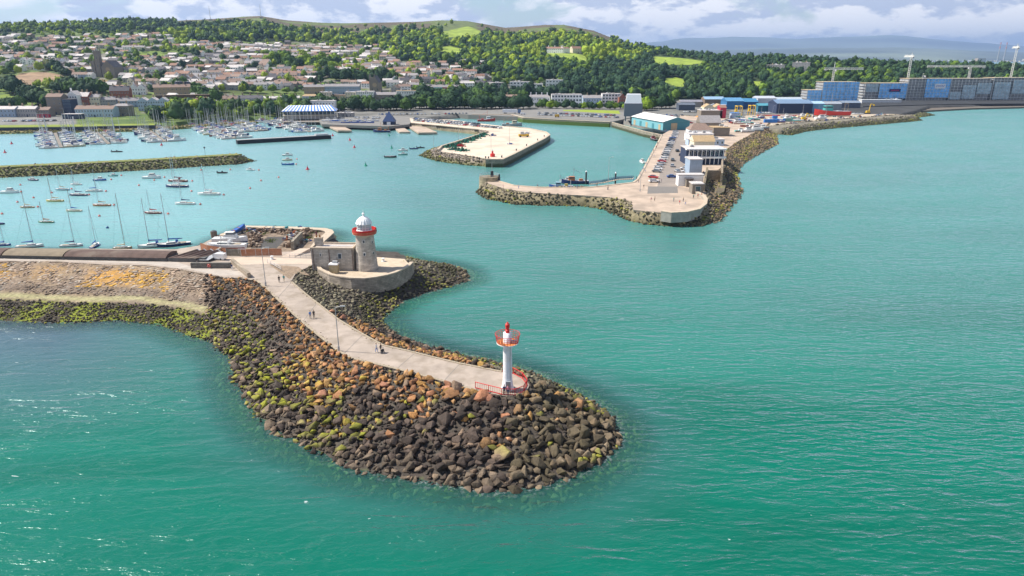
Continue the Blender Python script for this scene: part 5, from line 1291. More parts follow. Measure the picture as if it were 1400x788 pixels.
for i, (x, y) in enumerate(((664, 216.5), (668, 216.8), (686, 215.5), (706, 206), (720, 199.5), (735, 192), (744, 187))):
    t = thing('bollard', f'iron mooring bollard on the middle pier edge, {nth(i + 1)} from the near corner', 'bollard', P(x, y, 4.1)); mb = MB(); mb.cyl(0, 0, 0, .8, .35, .3, DARK, 8); mb.build('post', t); mb = MB(); mb.cyl(0, 0, .8, 1.0, .45, .45, DARK, 8); mb.build('cap', t)
car_row((566, 165.5), (690, 176.5), 4.03, 34, PI / 2, 'from the left in the nearest car row behind the middle pier')
car_row((566, 163.0), (655, 170.8), 4.03, 24, PI / 2, 'from the left in the second car row behind the middle pier', fill=.85)
workboat(P(665, 166, 0), .1, 16, 'red', 'white', 'red trawler with white wheelhouse behind the parked cars of the middle pier', 'red', 'red')
workboat(P(700, 172.5, 0), .1, 17, 'grey', 'cream', 'grey trawler with tall rusty mast at the head of the middle pier', 'orange', 'orange')
workboat(P(630, 159.5, 0), .1, 13, 'teal', 'white', 'small teal fishing boat in the inner basin', 'orange')
workboat(P(679, 159.5, 0), .1, 12, 'red', 'maroon', 'small dark red fishing boat against the inner basin wall', 'red')
workboat(P(648, 159, 0), .1, 12, 'white', 'orange', 'white fishing boat with orange wheelhouse in the inner basin', 'yellow', 'orange')
# north quay and shore details
GW = stone_mat('weedy_quay_stone', (.25, .22, .16), (.14, .12, .09), 1.5, .5, stain=((.07, .12, .015), 2.3))
t = thing('harbour_wall', 'long weed stained quay wall below the row of cars at the back of the harbour', 'sea wall'); wall_line([(646, 156.5), (700, 157), (716, 161), (760, 163.5), (800, 165.5), (834, 167)], 4.2, -1.5, 2.5, GW, CAPS, t)
slab('north_quay_deck', [(640, 157), (715, 160), (838, 166.5), (862, 161), (862, 154), (740, 150), (620, 150), (600, 154)], 4.0, 5, mat('quay_tarmac', (.21, .20, .185), .9, var=.12, scale=.1))
car_row((735, 157.5), (846, 161.5), 4.03, 30, PI / 2, 'from the left in the front car row on the back quay')
car_row((735, 155.2), (846, 158.8), 4.03, 28, PI / 2, 'from the left in the second car row on the back quay', fill=.85)
slab('quay_lawn', [(770, 150.5), (800, 150.2), (846, 151.5), (848, 156), (830, 155), (770, 151.8)], 4.05, .05, mat('lawn_grass', (.26, .33, .03), .95, var=.2, scale=.3))
t = thing('lorry', 'long white articulated lorry trailer parked behind the inner basin', 'lorry', P(697, 155.5, 4.0)); mb = MB(); mb.box(0, 0, 1.1, 14, 2.6, 2.9, mat('trailer_white', (.75, .77, .80), .5)); mb.build('trailer', t); mb = MB(); mb.box(9, 0, .6, 3, 2.5, 2.9, mat('lorry_blue_cab', (.10, .18, .34), .4)); mb.build('cab', t)
for x in (-5, -3.6, 5, 9):
    for s in (-1, 1): mb = MB(); mb.tube((x, s * 1.0, .55), (x, s * 1.3, .55), .55, DARK, 12); mb.build('wheel', t)
for (a, x, y, c, v) in ((0, 715, 157, 'white', True),): car(c, P(x, y, 4.05), 0, 'white van right of the long lorry', None, True)
van_ = car('white', P(299.5, 354.8, DECK + .03), rad(170), 'white van parked at the end of the zigzag roofed shed on the pier', None, True); van_.scale = (.72, .8, .8)
mb = MB(); p = P(761.5, 160.5, 4.0); t = thing('quay_machine', 'small yellow machine on the back quay edge', 'machine', p); mb.box(0, 0, .4, 4, 2, 2, MATS['machine_yellow'], 0, .85); mb.build('body', t)
for x in (-1.2, 1.2): mb = MB(); mb.tube((x, -1.1, .45), (x, 1.1, .45), .45, DARK, 10); mb.build('wheel', t)
# centre shore: slipways, rocks, club hard
slab('slipway', [(430, 164), (450, 163), (481, 178.5), (462, 178.5)], 1.8, 1.2, PAV, 'pale concrete slipway running down from the striped pavilion')
slab('slipway', [(534, 171), (545, 170), (561, 180.5), (546, 180.5)], 1.2, 1.2, PAV, 'short slipway by the lifeboat house')
slab('slipway', [(551, 168), (566, 167), (598, 181), (572, 181.5)], 1.6, 1.2, PAV, 'wide slipway left of the parked cars')
def bank(name, top, z, label, c1, c2, w=7.0):
    q = [P(a, b, z) for a, b in top]; M_ = Mound(offset_poly(q, w * .45), offset_poly(q, w), z, .4)
    M_.mesh(name, 1.6, BK, plain_col(c1, c2)); o = bpy.data.objects[name]; tag(o, label + ' bank', None, None, 'structure')
    scatter(M_, name + '_rocks', 'stones on the ' + label, 1.35, (.55, 1.05), rockcol(c1, c2), umax=1.1)
bank('club_shore', [(478, 170), (500, 171.5), (528, 172.5)], 2.6, 'dark shore below the club boat park', (.09, .085, .06), (.05, .05, .035))
bank('east_shore', [(1054, 176), (1075, 171.5), (1100, 168.5), (1140, 165.3), (1190, 161.5), (1215, 159.5), (1238, 157.5)], 3.9, 'rocky shore of the boat repair yard', (.19, .17, .13), (.08, .08, .035), 15)
bank('spit', [(1235, 158.5), (1252, 156), (1260, 155.2)], 1.2, 'low dark rocky spit', (.10, .10, .05), (.08, .085, .04), 12)
slab('promenade', [(1180, 145.5), (1300, 142.5), (1500, 141), (1900, 140), (1900, 135), (1180, 137.5)], 4.3, 4, mat('promenade_dark', (.035, .037, .04), .9, var=.3, scale=.1), 'low dark promenade in front of the scaffolded blocks')
slab('beach', [(1190, 153), (1262, 151.5), (1330, 148), (1420, 146), (1900, 144), (1900, 141), (1300, 143.5), (1190, 147)], 1.6, 2, mat('wet_sand', (.15, .125, .10), .8, var=.2, scale=.05), 'dull sand beach below the promenade')
slab('repair_yard_ground', [(985, 184), (1010, 166), (1020, 158), (1215, 156), (1230, 156.5), (1190, 159.8), (1140, 163.6), (1100, 166.8), (1062, 171), (1040, 177), (1015, 186)], 3.85, .8, mat('yard_sand', (.46, .38, .29), .95, var=.2, scale=.15, bump=.3))
slab('green_bank', [(-200, 174.3), (0, 174.3), (110, 173.2), (212, 171.2), (212, 169), (150, 170), (0, 171.3), (-200, 171.6)], 3.75, .4, mat('lawn_strip', (.21, .26, .035), .95, var=.15, scale=.1), 'narrow mown lawn above the marina wall')
t = thing('marina_wall', 'long dark low sea wall below the lawn at the left of the marina', 'sea wall'); wall_line([(-200, 177.5), (0, 175.5), (110, 174.2), (160, 172.5), (212, 172)], 3.9, .6, .8, mat('dark_navy_wall', (.03, .04, .06), .8), mat('dark_wall_cap', (.05, .06, .08), .8), t)
bank('marina_shore', [(-200, 180.5), (0, 178.5), (100, 177), (160, 176), (215, 174.5), (300, 168.5), (345, 165.5)], 2.2, 'weedy shore in front of the marina wall', (.24, .20, .09), (.15, .16, .05), 5)
# ---------------------------------------------------------------- trees
BR = np.random.default_rng(21)
def crown_template(rng, sub=2, leaves=60, conifer=False, lumps=7):
    V, Fc = icosphere(sub); V = V.copy()
    dirs = rng.normal(size=(lumps, 3)); dirs[:, 2] = np.abs(dirs[:, 2]) * .9; dirs /= np.linalg.norm(dirs, axis=1)[:, None]
    r = .70 + .42 * np.max(np.clip((V @ dirs.T - .72) / .28, 0, 1), 1) + rng.uniform(-.07, .07, len(V))
    r = r * (1 + .16 * np.sin(V @ dirs[0] * 7 + V[:, 0] * 5)); V = V * r[:, None]; V[:, 2] = np.where(V[:, 2] < 0, V[:, 2] * .62, V[:, 2] * .95)
    vs, fs = [V], [Fc]; off = len(V); out = []; of = []
    for i in range(leaves):
        d = rng.normal(size=3); d[2] = abs(d[2]) - .25; d /= np.linalg.norm(d)
        k = np.argmax(V @ d / np.linalg.norm(V, axis=1)); c = V[k] * rng.uniform(.84, 1.22)
        a = np.cross(d, rng.normal(size=3)); a /= np.linalg.norm(a); b = np.cross(d, a); s = rng.uniform(.10, .24) * (1.4 if sub < 2 else 1)
        n = (d * .4 + rng.normal(size=3) * .5); out += [c + a * s, c - a * s * .6 + b * s, c - a * s * .6 - b * s + n * s * .5]; of.append((off + 3 * i, off + 3 * i + 1, off + 3 * i + 2))
    if leaves: vs.append(np.array(out)); fs.append(np.array(of))
    V = np.concatenate(vs); V[:, 2] += .62
    return V, np.concatenate(fs)
LEAFM = mat('foliage', attr='col', rough=.75, var=.5, scale=.35, spec=.15)
BARK = mat('bark', (.12, .085, .06), .95, var=.3, scale=3)
def leafm(nm, c): return mat('foliage_' + nm, c, .75, var=.45, scale=1.6, spec=.15, bump=.6, bscale=2.5)
TREEC = {'dark green': (.026, .062, .024), 'mid green': (.06, .12, .022), 'bright green': (.17, .26, .018), 'olive green': (.10, .115, .03)}
TP = {}
def tree_proto(cn, k):
    if (cn, k) in TP: return TP[(cn, k)], False
    t = thing('tree', 'x', 'tree'); V, Fc = crown_template(BR, 3, 260, lumps=9); V = V.copy(); V[:, 2] += .12
    npmesh('crown', V, Fc, leafm(cn.replace(' ', '_'), TREEC[cn]), parent=t)
    mb = MB(); mb.tube((0, 0, -.2), (0, 0, .5), .075, BARK, 7, .045)
    for a in range(4): mb.tube((0, 0, .35), (.45 * math.cos(a * 1.6 + k), .45 * math.sin(a * 1.6 + k), .95), .035, BARK, 5, .015)
    mb.build('trunk', t); TP[(cn, k)] = t; return t, True
TREES = []
def tree(x, y, cn, size, wh):      # size = crown radius in metres
    p = T(x, y); TREES.append((p, cn, size, wh, x))
TRR = random.Random(9)
def belt(x0, y0, x1, y1, n, cols, size, wh, jy=1.0):
    for i in range(n):
        t = (i + TRR.uniform(.1, .9)) / n; tree(x0 + (x1 - x0) * t, y0 + (y1 - y0) * t + TRR.uniform(-jy, jy), TRR.choice(cols), TRR.uniform(*size), wh)
D_, M_2, B_, O_ = 'dark green', 'mid green', 'bright green', 'olive green'
belt(566, 149, 716, 149, 32, [D_, D_, M_2], (6, 8.5), 'in the dark belt behind the harbour car parks', 1.3)
belt(566, 143, 720, 142, 26, [D_, D_, M_2], (6, 8), 'in the back row of the dark belt behind the car parks')
belt(566, 137, 715, 136, 18, [D_, D_], (6, 8), 'high in the dark belt behind the car parks')
belt(430, 151, 562, 151, 26, [D_, M_2, D_], (4.5, 7.5), 'in the row below the white hotels', 1.4)
belt(722, 148, 868, 149.5, 20, [M_2, B_, D_], (3.2, 5), 'in front of the long white blocks', .6)
belt(868, 149, 920, 148, 8, [M_2, D_, M_2], (5.5, 7.5), 'near the dark tower and blue fish hall', .6)
belt(876, 151, 888, 151, 2, [B_], (6, 7), 'right behind the dark tower')
belt(35, 137, 76, 146, 12, [D_, D_, M_2], (6, 8), 'in the dark clump above the left terraces', 3)
belt(76, 124, 142, 130, 20, [D_, D_, M_2], (5.5, 7.5), 'along the dark bank below the brown field', 3)
belt(10, 127, 24, 132, 3, [D_], (8, 9), 'alone on the green bank at the far left')
belt(0, 146, 30, 148, 6, [M_2, D_], (4, 6), 'at the foot of the green bank at the far left', 1.5)
belt(240, 124, 300, 140, 16, [D_, M_2, M_2, B_], (5, 7), 'around the dark retaining wall in the town centre', 4)
belt(232, 148, 300, 150, 14, [M_2, B_, O_], (3.5, 5.5), 'behind the marina masts', 1.5)
belt(292, 152, 430, 149, 20, [M_2, D_, B_], (4, 5.5), 'along the shore road behind the masts', 1.5)
belt(366, 86, 465, 92, 24, [B_, M_2, B_, D_], (6, 9), 'in the bright wooded patch in the middle of the housing', 4)
belt(448, 108, 540, 112, 18, [D_, D_, M_2], (6, 8), 'in the dark clump between the housing rows', 4)
belt(62, 92, 92, 104, 8, [D_, O_], (5, 8), 'beside the brown field')
belt(150, 100, 260, 84, 16, [M_2, D_, B_], (4, 6), 'among the houses above the church', 6)

def place_trees():
    cnt = {}
    TREES.sort(key=lambda t: t[4])
    for p, cn, size, wh, x in TREES:
        t, new = tree_proto(cn, TRR.randrange(3)); key = (cn, wh); cnt[key] = cnt.get(key, 0) + 1
        lab = f"{cn} tree, {nth(cnt[key])} {wh}"; s = (size, size, size * TRR.uniform(.95, 1.2))
        q = (p.x, p.y, p.z - .3)
        if new: t.location = q; t.scale = s; t.rotation_euler[2] = TRR.uniform(0, 6); tag(t, lab, None, 'trees standing through the town and harbour front')
        else: dup(t, q, TRR.uniform(0, 6), lab, 'trees standing through the town and harbour front', s)
place_trees()

HB = []      # building footprints (x, y, r) kept clear of the wood
def woods():
    far = [crown_template(BR, 1, 34, lumps=6) for _ in range(12)]; nearT = [crown_template(BR, 2, 110, lumps=8) for _ in range(14)]
    pts = []
    for (y0, y1, st) in ((560, 900, 9.5), (900, 1250, 10.0), (1250, 1700, 12.0), (1700, 2150, 13.5)):
        c0, c1 = -90, 1520
        xs = np.arange((c0 - 700) / F * y1, (c1 - 700) / F * y1, st); ys = np.arange(y0, y1, st); X, Y = np.meshgrid(xs, ys)
        X = X.ravel() + BR.uniform(-.42, .42, X.size) * st; Y = Y.ravel() + BR.uniform(-.42, .42, Y.size) * st; pts.append(np.stack([X, Y, np.full(X.size, st)], -1))
    Pn = np.concatenate(pts); X, Y, S = Pn.T; Z = hgt(X, Y); px, py = proj(X, Y, Z)
    c = px; ok = (px > -60) & (px < 1480)
    yr = np.interp(c, CA[:, 0], CA[:, 3]); Dr = np.interp(c, CA[:, 0], CA[:, 4]); y1f = np.interp(c, CA[:, 0], CA[:, 2])
    shr = (Z < 4.0) & (Z > 3.2) & (px > 205) & (px < 425) & (py > 149) & (py < 168)
    ok &= ((Z > 4.0) | shr) & (Y < Dr + 25)
    n1 = fnoise(X, Y, 55, 51); n2 = fnoise(X, Y, 130, 52); rnd = BR.random(X.size)
    twn = inpoly(px, py, TOWN)
    ok &= ~twn | ((rnd < .30 + .25 * n1) & (py < 128)) | (shr & (rnd < .6))
    ok &= ~((~twn) & (rnd > .97))
    for poly in FIELDS:
        h = S * .8 * F / (Y * CP)
        ok &= ~(inpoly(px, py, poly) | inpoly(px, py - h * .6, poly) | inpoly(px, py - h * 1.2, poly))
    for poly in BARE + SCRUB[1:2]: ok &= ~inpoly(px, py, poly)
    ok &= ~(inpoly(px, py, SCRUB[0]) & (rnd > .6))
    # open heath on the tops
    ok &= ~((c > 330) & (c < 835) & (py < yr + 14 + 4 * n1)) | ((rnd < .04) & (py > yr + 5))
    ok &= ~((c > 240) & (c <= 330) & (py < yr + 8 + 3 * n1))
    ok &= ~((c > 420) & (c < 660) & (py < 56) & (rnd > .45 + .35 * n1))
    ok &= ~((px > 560) & (px < 900) & (py > 134))
    for (bx, by, br) in HB: ok &= ~((np.abs(X - bx) < br) & (np.abs(Y - by) < br))
    idx = np.nonzero(ok)[0]
    Vs, Fs, Cs, off = [], [], [], 0; VN, FN, CN, offn = [], [], [], 0
    for i in idx:
        near = Y[i] < 1150; T_ = (nearT if near else far); V, Fc = T_[BR.integers(len(T_))]
        s = S[i] * BR.uniform(.30, .66)
        if Y[i] > Dr[i] - 260: s = BR.uniform(3.2, 5.2)
        if twn[i]: s = BR.uniform(3, 5) if not shr[i] else BR.uniform(1.8, 3.6)
        a = BR.uniform(0, 6.28); ca, sa = math.cos(a), math.sin(a)
        sz = s * BR.uniform(.8, 1.6); v = np.stack([(V[:, 0] * ca - V[:, 1] * sa) * s, (V[:, 0] * sa + V[:, 1] * ca) * s, V[:, 2] * sz + s * .15], -1) + [X[i], Y[i], Z[i]]
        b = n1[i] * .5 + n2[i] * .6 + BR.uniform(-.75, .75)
        sunny = ((px[i] > 440) & (px[i] < 880) & (py[i] < 82)) or twn[i]  # sun patches of the upper hill put into crown colours; town trees run brighter
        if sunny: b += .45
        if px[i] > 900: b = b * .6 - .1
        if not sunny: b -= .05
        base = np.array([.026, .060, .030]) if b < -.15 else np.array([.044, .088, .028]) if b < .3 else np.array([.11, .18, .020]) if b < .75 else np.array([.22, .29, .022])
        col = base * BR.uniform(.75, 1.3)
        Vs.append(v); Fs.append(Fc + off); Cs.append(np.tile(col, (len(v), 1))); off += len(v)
    print('WOOD trees', len(idx), 'verts', off)
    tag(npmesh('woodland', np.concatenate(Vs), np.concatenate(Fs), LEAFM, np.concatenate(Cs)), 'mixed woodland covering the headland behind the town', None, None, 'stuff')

# ---------------------------------------------------------------- buildings
WC = {'white': (.84, .84, .82), 'cream': (.72, .64, .48), 'grey': (.34, .33, .32), 'stone': (.23, .20, .165), 'blue grey': (.30, .38, .48), 'pale blue': (.42, .52, .64), 'brick red': (.30, .11, .07), 'navy': (.03, .045, .09), 'lilac': (.48, .45, .58), 'yellow': (.60, .48, .20), 'cyan': (.22, .58, .60), 'dark red': (.42, .04, .07), 'blue': (.05, .13, .48), 'pink': (.6, .3, .4), 'beige': (.48, .38, .24), 'tan': (.38, .29, .19)}
RC = {'grey': (.29, .27, .27), 'dark': (.10, .095, .105), 'brown': (.25, .175, .14), 'red': (.27, .155, .11), 'pale': (.54, .50, .48), 'tan': (.42, .30, .17)}
def wm(c): return mat('wall_' + c.replace(' ', '_'), WC[c], .9, var=.12, scale=.6)
def rmm(c): return mat('roof_' + c, RC[c], .85, var=.2, scale=.8)
WIN = {}
HVR = random.Random(77)
def win_obj(w, h, par, x, y, z, rot, fm='white'):
    k = (round(w, 1), round(h, 1), fm)
    if k not in WIN:
        o = window(par, x, y, z, w, h, rot, fm=wm(fm)); WIN[k] = (o.data, o.children[0].data); return o
    o = link('window', WIN[k][0], par); o.location = (x, y, z); o.rotation_euler = (0, 0, rot); g = link('pane', WIN[k][1], o); return o
def building(a, b, yb, label, wall, eave, depth, roof='grey', rise=3.0, kind='gable', nw=6, floors=2, z=None, chim=2, cat='building', name='building', hip=0.0, ww=1.1, wh=1.5, fm='white', group=None, extra=None):
    """front runs from column a to column b along row yb (or a (y0, y1) pair)"""
    y0, y1 = yb if isinstance(yb, tuple) else (yb, yb)
    p, q = (T(a, y0), T(b, y1)) if z is None else (P(a, y0, z), P(b, y1, z))
    zz = min(p.z, q.z); L_ = math.hypot(q.x - p.x, q.y - p.y); rot = math.atan2(q.y - p.y, q.x - p.x)
    t = thing(name, label, cat, (p.x, p.y, zz), rot, group)
    mb = MB(); mb.box(L_ / 2, depth / 2, -4, L_, depth, eave + 4, wm(wall)); mb.build('wall', t)
    mb = MB()
    if kind == 'gable': mb.gable(L_ / 2, depth / 2, eave, L_, depth, rise, rmm(roof), hip=hip, mend=rmm(roof) if hip else wm(wall))
    elif kind == 'gables':       # several gable ends facing front
        n = max(1, int(round(L_ / 8)))
        for i in range(n): mb.gable(L_ * (i + .5) / n, depth / 2, eave, depth, L_ / n, rise, rmm(roof), PI / 2, over=.1, mend=wm(wall))
    else:
        mb.box(L_ / 2, depth / 2, eave, L_ + .5, depth + .5, .35, rmm(roof))
    rf = mb.build('roof', t)
    if kind == 'flat' and depth > 6 and L_ > 9:
        for i in range(HVR.randint(2, 5)):
            mb = MB(); mb.box(L_ * HVR.uniform(.1, .9), depth * HVR.uniform(.25, .8), eave + .35, HVR.uniform(1, 3), HVR.uniform(.8, 2), HVR.uniform(.5, 1.4), HVR.choice([GALV, WHT, wm('grey')])); mb.build('roof_unit', rf)
    for i in range(chim):
        x = L_ * (i + .5) / chim if chim > 1 else L_ * .2
        mb = MB(); mb.box(x, depth / 2 + .2, eave + (rise * .6 if kind != 'flat' else .3), 1.2, .9, 2.4 + (rise * .4 if kind != 'flat' else 0), wm('tan' if wall != 'white' else 'white')); mb.build('chimney', rf)
    fh = eave / floors
    for f in range(floors):
        for i in range(nw):
            if f == 0 and i == nw // 2 and nw > 2: continue
            win_obj(min(ww, L_ / nw * .62), min(wh, fh * .6), t, L_ * (i + .5) / nw, -.04, fh * f + fh * .52, 0, fm)
    if nw > 2:
        mb = MB(); mb.box(L_ * (nw // 2 + .5) / nw, -.06, 0, 1.2, .14, 2.2, wm('navy' if wall != 'navy' else 'white')); mb.build('door', t)
    HB.append(((p.x + q.x) / 2, (p.y + q.y) / 2 + depth / 2, L_ / 2 + 2))
    return t
bd = building
fr = 161.0
bd(-40, 22, 160.5, 'long blue grey terrace at the far left edge with pale roofs', 'blue grey', 7, 9, 'pale', 2.5, nw=12, chim=3)
bd(22.5, 50, 160.3, 'grey terrace block second from the left on the seafront', 'grey', 7, 9, 'pale', 2.5, nw=8, chim=2)
bd(50.5, 68, 160, 'brown low building with dark red ground floor on the left seafront', 'stone', 6, 9, 'brown', 2.5, nw=5, chim=1)
bd(51, 67.5, 161.2, 'dark red shopfront in front of the brown low building', 'dark red', 3, 2.5, 'dark', 0, 'flat', 4, 1, chim=0, name='shopfront', cat='shop')
bd(67, 88, 157.5, 'tall grey brown block with few windows at the left end of the town', 'stone', 16, 13, 'brown', 3, nw=3, floors=4, chim=2)
bd(88.5, 99.5, 157.8, 'narrow dark navy block between the tall brown block and the pale house', 'navy', 14, 11, 'dark', 0, 'flat', 4, 5, chim=0, fm='blue grey')
bd(95, 109, 153, 'pale gabled house behind the navy block', 'white', 15, 11, 'pale', 4, 'gables', 4, 4, chim=1)
bd(109.5, 123, 151.5, 'red brick terrace house right of the pale gabled house', 'brick red', 13, 10, 'pale', 4, nw=4, floors=3, chim=2)
bd(123.5, 138, 151, 'cream terrace house right of the red brick one', 'cream', 12, 10, 'grey', 3, nw=4, floors=3, chim=2)
bd(138.5, 160, (150.5, 149.5), 'grey terrace sloping down right of the cream house', 'grey', 9, 10, 'grey', 3, nw=6, floors=3, chim=3)
bd(104, 156, 160.5, 'long pale blue two storey building with dark brown roof on the left seafront', 'pale blue', 7, 10, 'brown', 3, nw=13, chim=3)
bd(156.5, 177, 159, 'grey stone house right of the long pale blue building', 'stone', 9, 10, 'grey', 2, nw=6, chim=2, hip=3)
bd(86, 111, 163.2, 'low dark blue pavilion with flat roof on the lawn', 'navy', 4, 6, 'pale', 0, 'flat', 8, 1, chim=0, fm='blue grey')
bd(160, 192, (148, 146), 'slate blue sloping terrace above the stone house', 'blue grey', 6, 9, 'grey', 3, nw=8, chim=3)
bd(190, 231, 152.5, 'wide pale blue hotel with gabled dormers behind the marina', 'pale blue', 10, 12, 'pale', 3, 'gables', 12, 3, chim=3)
bd(151, 178, 135.5, 'dark red brick house row with steep roof in the old town', 'brick red', 8, 10, 'dark', 5, nw=7, chim=3)
bd(178, 200, 130, 'white gabled houses right of the dark red brick row', 'white', 7, 9, 'grey', 4, 'gables', 6, 2, chim=2)
bd(211, 262, 131, 'long castle like stone building with terrace in the middle of the old town', 'tan', 9, 12, 'brown', 3, nw=9, chim=3)
bd(243, 262, 129, 'dark glass block at the right end of the castle like building', 'navy', 13, 9, 'dark', 0, 'flat', 6, 4, chim=0)
t = thing('retaining_wall', 'long dark brown retaining wall below the castle like building', 'wall'); a_, b_2 = T(214, 141), T(288, 143); zz = min(a_.z, b_2.z)
mb = MB(); mb.box((a_.x + b_2.x) / 2, (a_.y + b_2.y) / 2, zz - 3, (b_2 - a_).length, 2, 13, mat('dark_brown_wall', (.09, .06, .045), .9, var=.25, scale=.3), math.atan2(b_2.y - a_.y, b_2.x - a_.x)); mb.build('wall', t); mb = MB(); mb.box((a_.x + b_2.x) / 2, (a_.y + b_2.y) / 2, zz + 10, (b_2 - a_).length + .4, 2.4, .3, CAPS, math.atan2(b_2.y - a_.y, b_2.x - a_.x)); mb.build('coping', t)
bd(254, 274.5, 105, 'large square white house with grey hipped roof standing on its own', 'white', 8, 12, 'grey', 3, nw=6, chim=2, hip=4)
bd(306, 326, 144.5, 'tan seafront house left of the lilac one', 'beige', 7, 10, 'brown', 3, nw=6, chim=2)
bd(326.5, 358, 149.5, 'lilac seafront building with dark slate roof', 'lilac', 11, 11, 'dark', 3, nw=8, floors=3, chim=3)
bd(359, 411, 146, 'long plain pale grey terrace on the seafront', 'grey', 9, 11, 'pale', 2, nw=14, floors=2, chim=5)
bd(414, 435, 142, 'small pale blue seafront house with arched entrance', 'pale blue', 8, 10, 'tan', 2, nw=5, chim=0, hip=3)
bd(438, 454, 140.5, 'square cream hotel wing with tall windows, left of the balconied part', 'cream', 11, 12, 'pale', 0, 'flat', 5, 3, chim=1)
bd(454.5, 472, 141, 'low cream hotel part with dark balcony between two wings', 'beige', 8, 12, 'brown', 0, 'flat', 5, 2, chim=0)
bd(472.5, 487, 140.5, 'cream hotel wing with large dark windows right of the balcony', 'cream', 11, 12, 'pale', 0, 'flat', 4, 3, chim=1)
bd(487.5, 511, 141, 'white four storey hotel with regular windows on the shore road', 'white', 12, 12, 'pale', 0, 'flat', 8, 4, chim=0)
bd(513, 542, 140, 'dark grey low building between the two white hotels', 'stone', 8, 10, 'grey', 3, nw=8, chim=2)
bd(543, 569, 139.5, 'white hotel with flat pinkish roof at the edge of the dark trees', 'white', 12, 11, 'tan', 0, 'flat', 8, 3, chim=2)
bd(416, 444, 128.5, 'tan grey terrace above the cream hotel', 'tan', 8, 10, 'grey', 3, nw=8, chim=3)
bd(444.5, 492, 129, 'very long pale blue terrace above the hotels', 'blue grey', 9, 10, 'grey', 3, nw=14, chim=5)
# stone church right of centre
def church(x, yb, label, w, tower_h, side):
    p = T(x, yb); t = thing('church', label, 'church', (p.x, p.y, p.z - 1)); st = wm('stone'); 
    mb = MB(); mb.box(0, 10, 0, w, 22, 13, st); mb.build('nave', t)
    mb = MB(); mb.gable(0, 10, 13, 22, w, 8, rmm('dark'), PI / 2, over=.2, mend=st); mb.build('roof', t)
    for dx, tw, th in side:
        mb = MB(); mb.box(dx, 3, 0, tw, tw, th, st); mb.build('tower', t)
        mb = MB()
        for sx in (-1, 1):
            for sy in (-1, 1): mb.box(dx + sx * tw * .42, 3 + sy * tw * .42, th, tw * .16, tw * .16, tw * .6, st, 0, .3)
        mb.build('pinnacles', t)
        for zz in (.45, .75): win_obj(1.2, 3.0, t, dx, 3 - tw / 2 - .04, th * zz, 0, 'tan')
    mb = MB(); mb.tube((0, -.2, 10.5), (0, -1.12, 10.5), 2.6, wm('tan'), 16); mb.build('rose_window', t)
    mb = MB(); mb.box(0, -1.1, 0, 2.4, .3, 4, wm('navy'), 0, .9); mb.build('door', t)
    for s in (-1, 1): win_obj(1.2, 3, t, s * w * .3, -1.06, 5, 0, 'tan')
    HB.append((p.x, p.y + 8, 16)); return t
church(150, 106.5, 'big brown stone church with a tall twin tower above the old town', 15, 30, ((-12, 6, 32), (-18.5, 4.5, 20)))
church(513, 127.5, 'square towered stone church above the white hotel', 10, 18, ((-3, 7, 19),))
for i, (a, b, c_) in enumerate(((577, 593, 'white'), (593.5, 605, 'cyan'), (605.5, 613, 'dark red'), (613.5, 621, 'blue'), (621.5, 629, 'yellow'))): bd(a, b, 127, f'{c_} house in the painted row above the dark tree belt', c_, 6.5, 9, 'grey', 3, nw=3, chim=1)
bd(630, 649, 124, 'white twin gabled house right of the painted row', 'white', 9, 10, 'white' if 0 else 'pale', 2, nw=6, floors=3, chim=0)
bd(673, 690, 124.5, 'grey glazed flat roofed block, leftmost of the modern white blocks on the slope', 'grey', 10, 11, 'pale', 0, 'flat', 4, 3, chim=0, ww=3, wh=2)
bd(697, 725, 124.5, 'wide white modern block, second on the slope', 'white', 11, 11, 'pale', 0, 'flat', 6, 3, chim=0, ww=2.5, wh=1.8)
bd(725.5, 741, 124, 'stepped white modern block, third on the slope', 'white', 8, 11, 'pale', 0, 'flat', 4, 2, chim=0, ww=2.5)
bd(746, 768, 123, 'tallest white modern block at the right end on the slope', 'white', 12, 11, 'pale', 0, 'flat', 5, 3, chim=0, ww=2.4)
bd(722, 752, 144.5, 'white two storey house with chimneys behind the back quay', 'white', 9, 11, 'grey', 2.5, nw=8, chim=4, hip=3)
bd(754, 795, 145, 'long modern white block with dark balconies behind the back quay', 'white', 12, 11, 'pale', 0, 'flat', 10, 3, chim=0, ww=2.6, wh=2)
bd(797, 822, 146, 'pale blue grey house with two white chimneys behind the back quay', 'pale blue', 9, 11, 'grey', 3, nw=7, chim=2)
bd(823, 848, 145.5, 'modern white block with glass front beside the brick building', 'white', 13, 11, 'pale', 0, 'flat', 6, 4, chim=0, ww=2.6, wh=2)
bd(846, 864, 146.5, 'red brick gabled building left of the dark tower', 'brick red', 10, 10, 'dark', 4, 'gables', 4, 3, chim=1)
bd(689, 711, 143.5, 'dark brick building half hidden in the tree belt', 'brick red', 9, 10, 'brown', 2, nw=6, chim=1)
bd(744, 770, 73, 'long white hotel above the bright green field on the hill', 'white', 8, 12, 'red', 3, nw=10, chim=3)
bd(771, 779, 73, 'white hotel wing right of the long one above the green field', 'white', 8, 12, 'red', 3, nw=3, chim=1)
bd(783, 795, 73, 'pale pink house at the right end above the green field', 'cream', 8, 12, 'red', 4, nw=4, chim=1)
bd(1050, 1072, 97, 'pale castle wing among the trees on the right, left part', 'grey', 9, 10, 'pale', 0, 'flat', 5, 2, chim=1)
bd(1082, 1106, 98, 'pale castle with battlements among the trees on the right', 'grey', 13, 12, 'pale', 0, 'flat', 6, 3, chim=2)
bd(1047, 1050, 100, 'slim stone turret left of the castle in the trees', 'stone', 12, 4, 'pale', 0, 'flat', 1, 2, chim=0)

